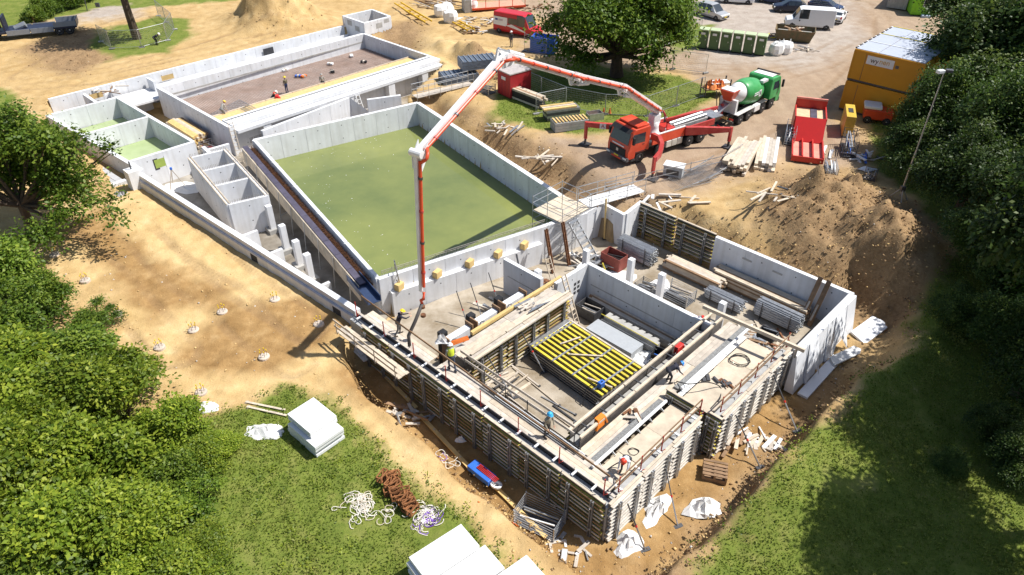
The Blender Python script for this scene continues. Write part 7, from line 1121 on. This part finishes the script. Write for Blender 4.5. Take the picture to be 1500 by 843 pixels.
# wood on the right
for i, (px, py, r, zc, k, s) in enumerate(((1372, 232, 3.6, 4.2, K1, 'in front of the orange cabins'), (1345, 262, 2.4, 2.3, K2, 'low, left of the light mast head'), (1425, 175, 5.0, 6.5, K2, 'tall, behind the orange cabins'), (1450, 290, 4.4, 5.0, K1, 'broad, right of the light mast'), (1505, 215, 5.2, 7.0, K2, 'at the right edge, above the mast'), (1470, 95, 5.6, 7.0, K1, 'tall, at the upper right corner'), (1545, 110, 6.0, 8.0, K3, 'at the upper right edge of the picture'), (1400, 80, 4.2, 6.0, K2, 'behind the cabin roofs beside the green cabin'), (1520, 330, 4.4, 5.5, K1, 'at the right edge below the mast'), (1425, 395, 2.6, 2.6, K2, 'low, behind the soil heap'), (1335, 238, 2.9, 2.6, K1, 'dense, between cabins and light mast'), (1395, 320, 3.2, 3.2, K1, 'dense, right below the light mast head'), (1470, 375, 3.4, 4.0, K2, 'dense, behind the sunlit crown'), (1425, 235, 4.0, 4.6, K2, 'in the middle of the dark wood'), (1500, 270, 4.6, 5.8, K1, 'broad, behind the right edge'), (1455, 445, 2.2, 2.0, K1, 'dense, at the inner side of the sunlit crown'), (1490, 545, 2.4, 2.2, K1, 'dense, at the right edge below the sunlit crown'), (1400, 470, 1.4, .9, K2, 'knee-high, between soil heap and lawn'), (1500, 452, 3.0, 3.4, S2, 'sunlit, at the right edge of the lawn'), (1458, 520, 2.2, 1.8, K1, 'low and dark, beside the shaded lawn'), (1508, 590, 2.4, 2.0, K2, 'dark, at the right edge halfway down'), (1450, 640, 1.3, .7, K1, 'small dark bush on the shaded lawn'), (1500, 700, 1.5, .9, K2, 'small dark bush at the right edge near the bottom'), (1390, 690, .8, .4, K1, 'tiny dark bush on the shaded lawn, left one'))):
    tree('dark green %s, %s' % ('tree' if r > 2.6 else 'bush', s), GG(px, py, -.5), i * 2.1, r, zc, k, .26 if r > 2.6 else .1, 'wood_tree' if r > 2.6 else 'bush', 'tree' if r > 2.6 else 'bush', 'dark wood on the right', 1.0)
for i, (x, y, r, zc, k) in enumerate(((24.5, 19.5, 4.4, 9.5, K1), (27.0, 28.0, 5.0, 10.0, K2), (23.0, 11.0, 4.2, 9.0, K2), (33.5, 36.0, 5.0, 8.5, K1), (40, 44, 5.0, 9, K2))): tree('tall wood tree just outside the right edge, %s from the bottom' % ord_[i], (x, y, -.9), i * 1.3, r, zc, k, .3, 'wood_tree', 'tree', 'dark wood on the right')
# hedge and bushes at the far top left
for i, (px, py, r) in enumerate(((70, 22, 2.0), (98, 10, 2.2), (115, 2, 2.2), (50, 34, 1.5))): tree('low hedge bush at the top left behind the flatbed truck, %s' % ord_[i], G(px, py), i, r, r * .6, S2, .1, 'hedge_bush', 'bush', 'hedge at the top left', .7)
# ------------------------------------------------------------------ grass blades, clods
zi = lambda nm: ZON[nm][near]
gx, gy, gg = X[near], Y[near], zi('grass'); zz = Zn[near]; wgt = np.where((gg > .55) & (gy < 75) & (np.abs(gx) < 34), gg, 0) * (X[near] * 0 + 1) * np.where(gy < 40, 1.0, .35) * (.1 + .0026 * gy) * (17 + .8 * gy)
def scatter(w, n): p = w / w.sum(); return rng.choice(len(w), n, p=p)
k = scatter(wgt, 150000); n = len(k); pn = vnoise(gx[k], gy[k], 2.2, 11) + .5 * vnoise(gx[k], gy[k], .8, 12); keep = pn > -.32; k = k[keep]; pn = pn[keep]; n = len(k)
C = np.stack([gx[k] + rng.normal(size=n) * .12, gy[k] + rng.normal(size=n) * .12, zz[k]], 1); H = rng.uniform(.05, .12, n) * (1 + .9 * np.clip(pn, 0, 1)); C[:, 2] += H * .45; U = rng.normal(size=(n, 3)) * .45 + np.array([0, 0, 1]); N = rng.normal(size=(n, 3)); N[:, 2] = .35
T_ = np.clip(.45 + pn * .8 + rng.normal(size=n) * .18, 0, 1); o = put('grass', quads('grass', C, N, U, H * 1.15, T_, GRASS, .5)); tag(o, 'green and dry grass blades over the lawns', 'grass', kind='stuff')
# broad-leaved weeds at the lawn edges
wg2 = np.where((gg > .25) & (gg < .75) & (gy < 40), 1.0, 0) + np.where((gg > .6) & (gy < 36) & (gx < -6), .25, 0); k = scatter(wg2, 1500); cs = np.repeat(k, 14); n = len(cs); off = rng.normal(size=(n, 3)) * np.array([.13, .13, .06]); C = np.stack([gx[cs], gy[cs], zz[cs] + .08], 1) + np.repeat(rng.normal(size=(len(k), 3)) * np.array([.2, .2, 0]), 14, 0) + off; T_ = np.clip(np.repeat(rng.random(len(k)), 14) * .7 + rng.random(n) * .3, 0, 1); o = put('weeds', quads('weeds', C, rng.normal(size=(n, 3)) * .5 + np.array([0, 0, 1]), rng.normal(size=(n, 3)), rng.uniform(.06, .15, n), T_, LEAFY)); tag(o, 'low leafy weeds along the lawn edges', 'weeds', kind='stuff')
def lumps(name, w, n, s0, s1, m, label, flat=.6):
    k = scatter(w, n); c = np.stack([gx[k] + rng.normal(size=n) * .25, gy[k] + rng.normal(size=n) * .25, zz[k]], 1); s = s0 + (s1 - s0) * rng.random(n) ** 3; base = np.array([(1, 0, 0), (0, 1, 0), (-1, 0, 0), (0, -1, 0), (0, 0, 1), (0, 0, -1)], float); pts = c[:, None, :] + base[None] * s[:, None, None] * rng.uniform(.6, 1.3, (n, 6, 1)) * np.array([1, 1, flat]) + rng.normal(size=(n, 6, 3)) * s[:, None, None] * .15
    f = np.array([(0, 1, 4), (1, 2, 4), (2, 3, 4), (3, 0, 4), (1, 0, 5), (2, 1, 5), (3, 2, 5), (0, 3, 5)]); F = (np.arange(n)[:, None, None] * 6 + f[None]).reshape(-1, 3); me = bpy.data.meshes.new(name); me.vertices.add(n * 6); me.vertices.foreach_set('co', pts.reshape(-1).astype(np.float32)); me.loops.add(len(F) * 3); me.loops.foreach_set('vertex_index', F.reshape(-1).astype(np.int32)); me.polygons.add(len(F)); me.polygons.foreach_set('loop_start', np.arange(len(F), dtype=np.int32) * 3); me.polygons.foreach_set('loop_total', np.full(len(F), 3, np.int32)); me.update(calc_edges=True); me.materials.append(m); return tag(put(name, me), label, 'rubble', kind='stuff')
inside = sdf(pab((-19.8, .3), (.0, .3), (1.0, 8), (1.1, 22.8), (-16.9, 22.9)), gx, gy) < .1; inside |= sdf(pab(*POOLC), gx, gy) < .3; inside |= sdf(pab((-67.4, -.3), (-63.6, -1.6), (-19, 1.3), (-20, 4), (-44, 25), (-49, 34), (-67.4, 34)), gx, gy) < .3; ok = (~inside) & (gg < .4) & (gy < 95)
sl = np.zeros(X.shape); sl[1:-1, 1:-1] = np.hypot((Z[2:, 1:-1] - Z[:-2, 1:-1]) / (Y[2:, 1:-1] - Y[:-2, 1:-1]), (Z[1:-1, 2:] - Z[1:-1, :-2]) / (X[1:-1, 2:] - X[1:-1, :-2])); sln = np.clip(sl[near], 0, 1.2)
lumps('soil_clods', np.where(ok, zi('soil') * .8 + 2.0 * np.clip(sln - .3, 0, 1), 0), 7000, .025, .13, mat('clod_brown', (.30, .19, .095), .95, var=.4), 'brown clods on the banks and soil heaps'); lumps('sand_clods', np.where(ok & (gy < 80), .08 + 1.2 * sln, 0) * (1 - zi('road')), 6000, .02, .10, mat('clod_sand', (.50, .34, .15), .95, var=.35), 'crumbs of yellow sand on the banks'); lumps('pale_rubble', np.where(ok, .02 + .5 * zi('soil') + .4 * zi('wet') * (gy < 45), 0), 550, .02, .09, mat('rubble_pale', (.48, .44, .39), .9, var=.3), 'small pale rubble and litter on the dirt')
# flecks floating on the pool
n = 130; tt = rng.random((n, 2)); q = [np.array(P(*c_, -2.012)) for c_ in POOLC]; u_, v_ = .02 + .3 * tt[:, 0] ** 2, .05 + .9 * tt[:, 1]; far_ = rng.random(n) < .35; u_, v_ = np.where(far_, .05 + .9 * tt[:, 0], u_), np.where(far_, .03 + .3 * tt[:, 1] ** 2, v_)
C = (1 - v_)[:, None] * ((1 - u_)[:, None] * q[0] + u_[:, None] * q[1]) + v_[:, None] * ((1 - u_)[:, None] * q[3] + u_[:, None] * q[2]); o = put('pool_flecks', quads('pool_flecks', C, np.tile([0, 0, 1.0], (n, 1)) + rng.normal(size=(n, 3)) * .02, rng.normal(size=(n, 3)), rng.uniform(.04, .12, n), np.ones(n), WHITEF)); tag(o, 'pale flecks floating on the green pool water', 'debris', kind='stuff')
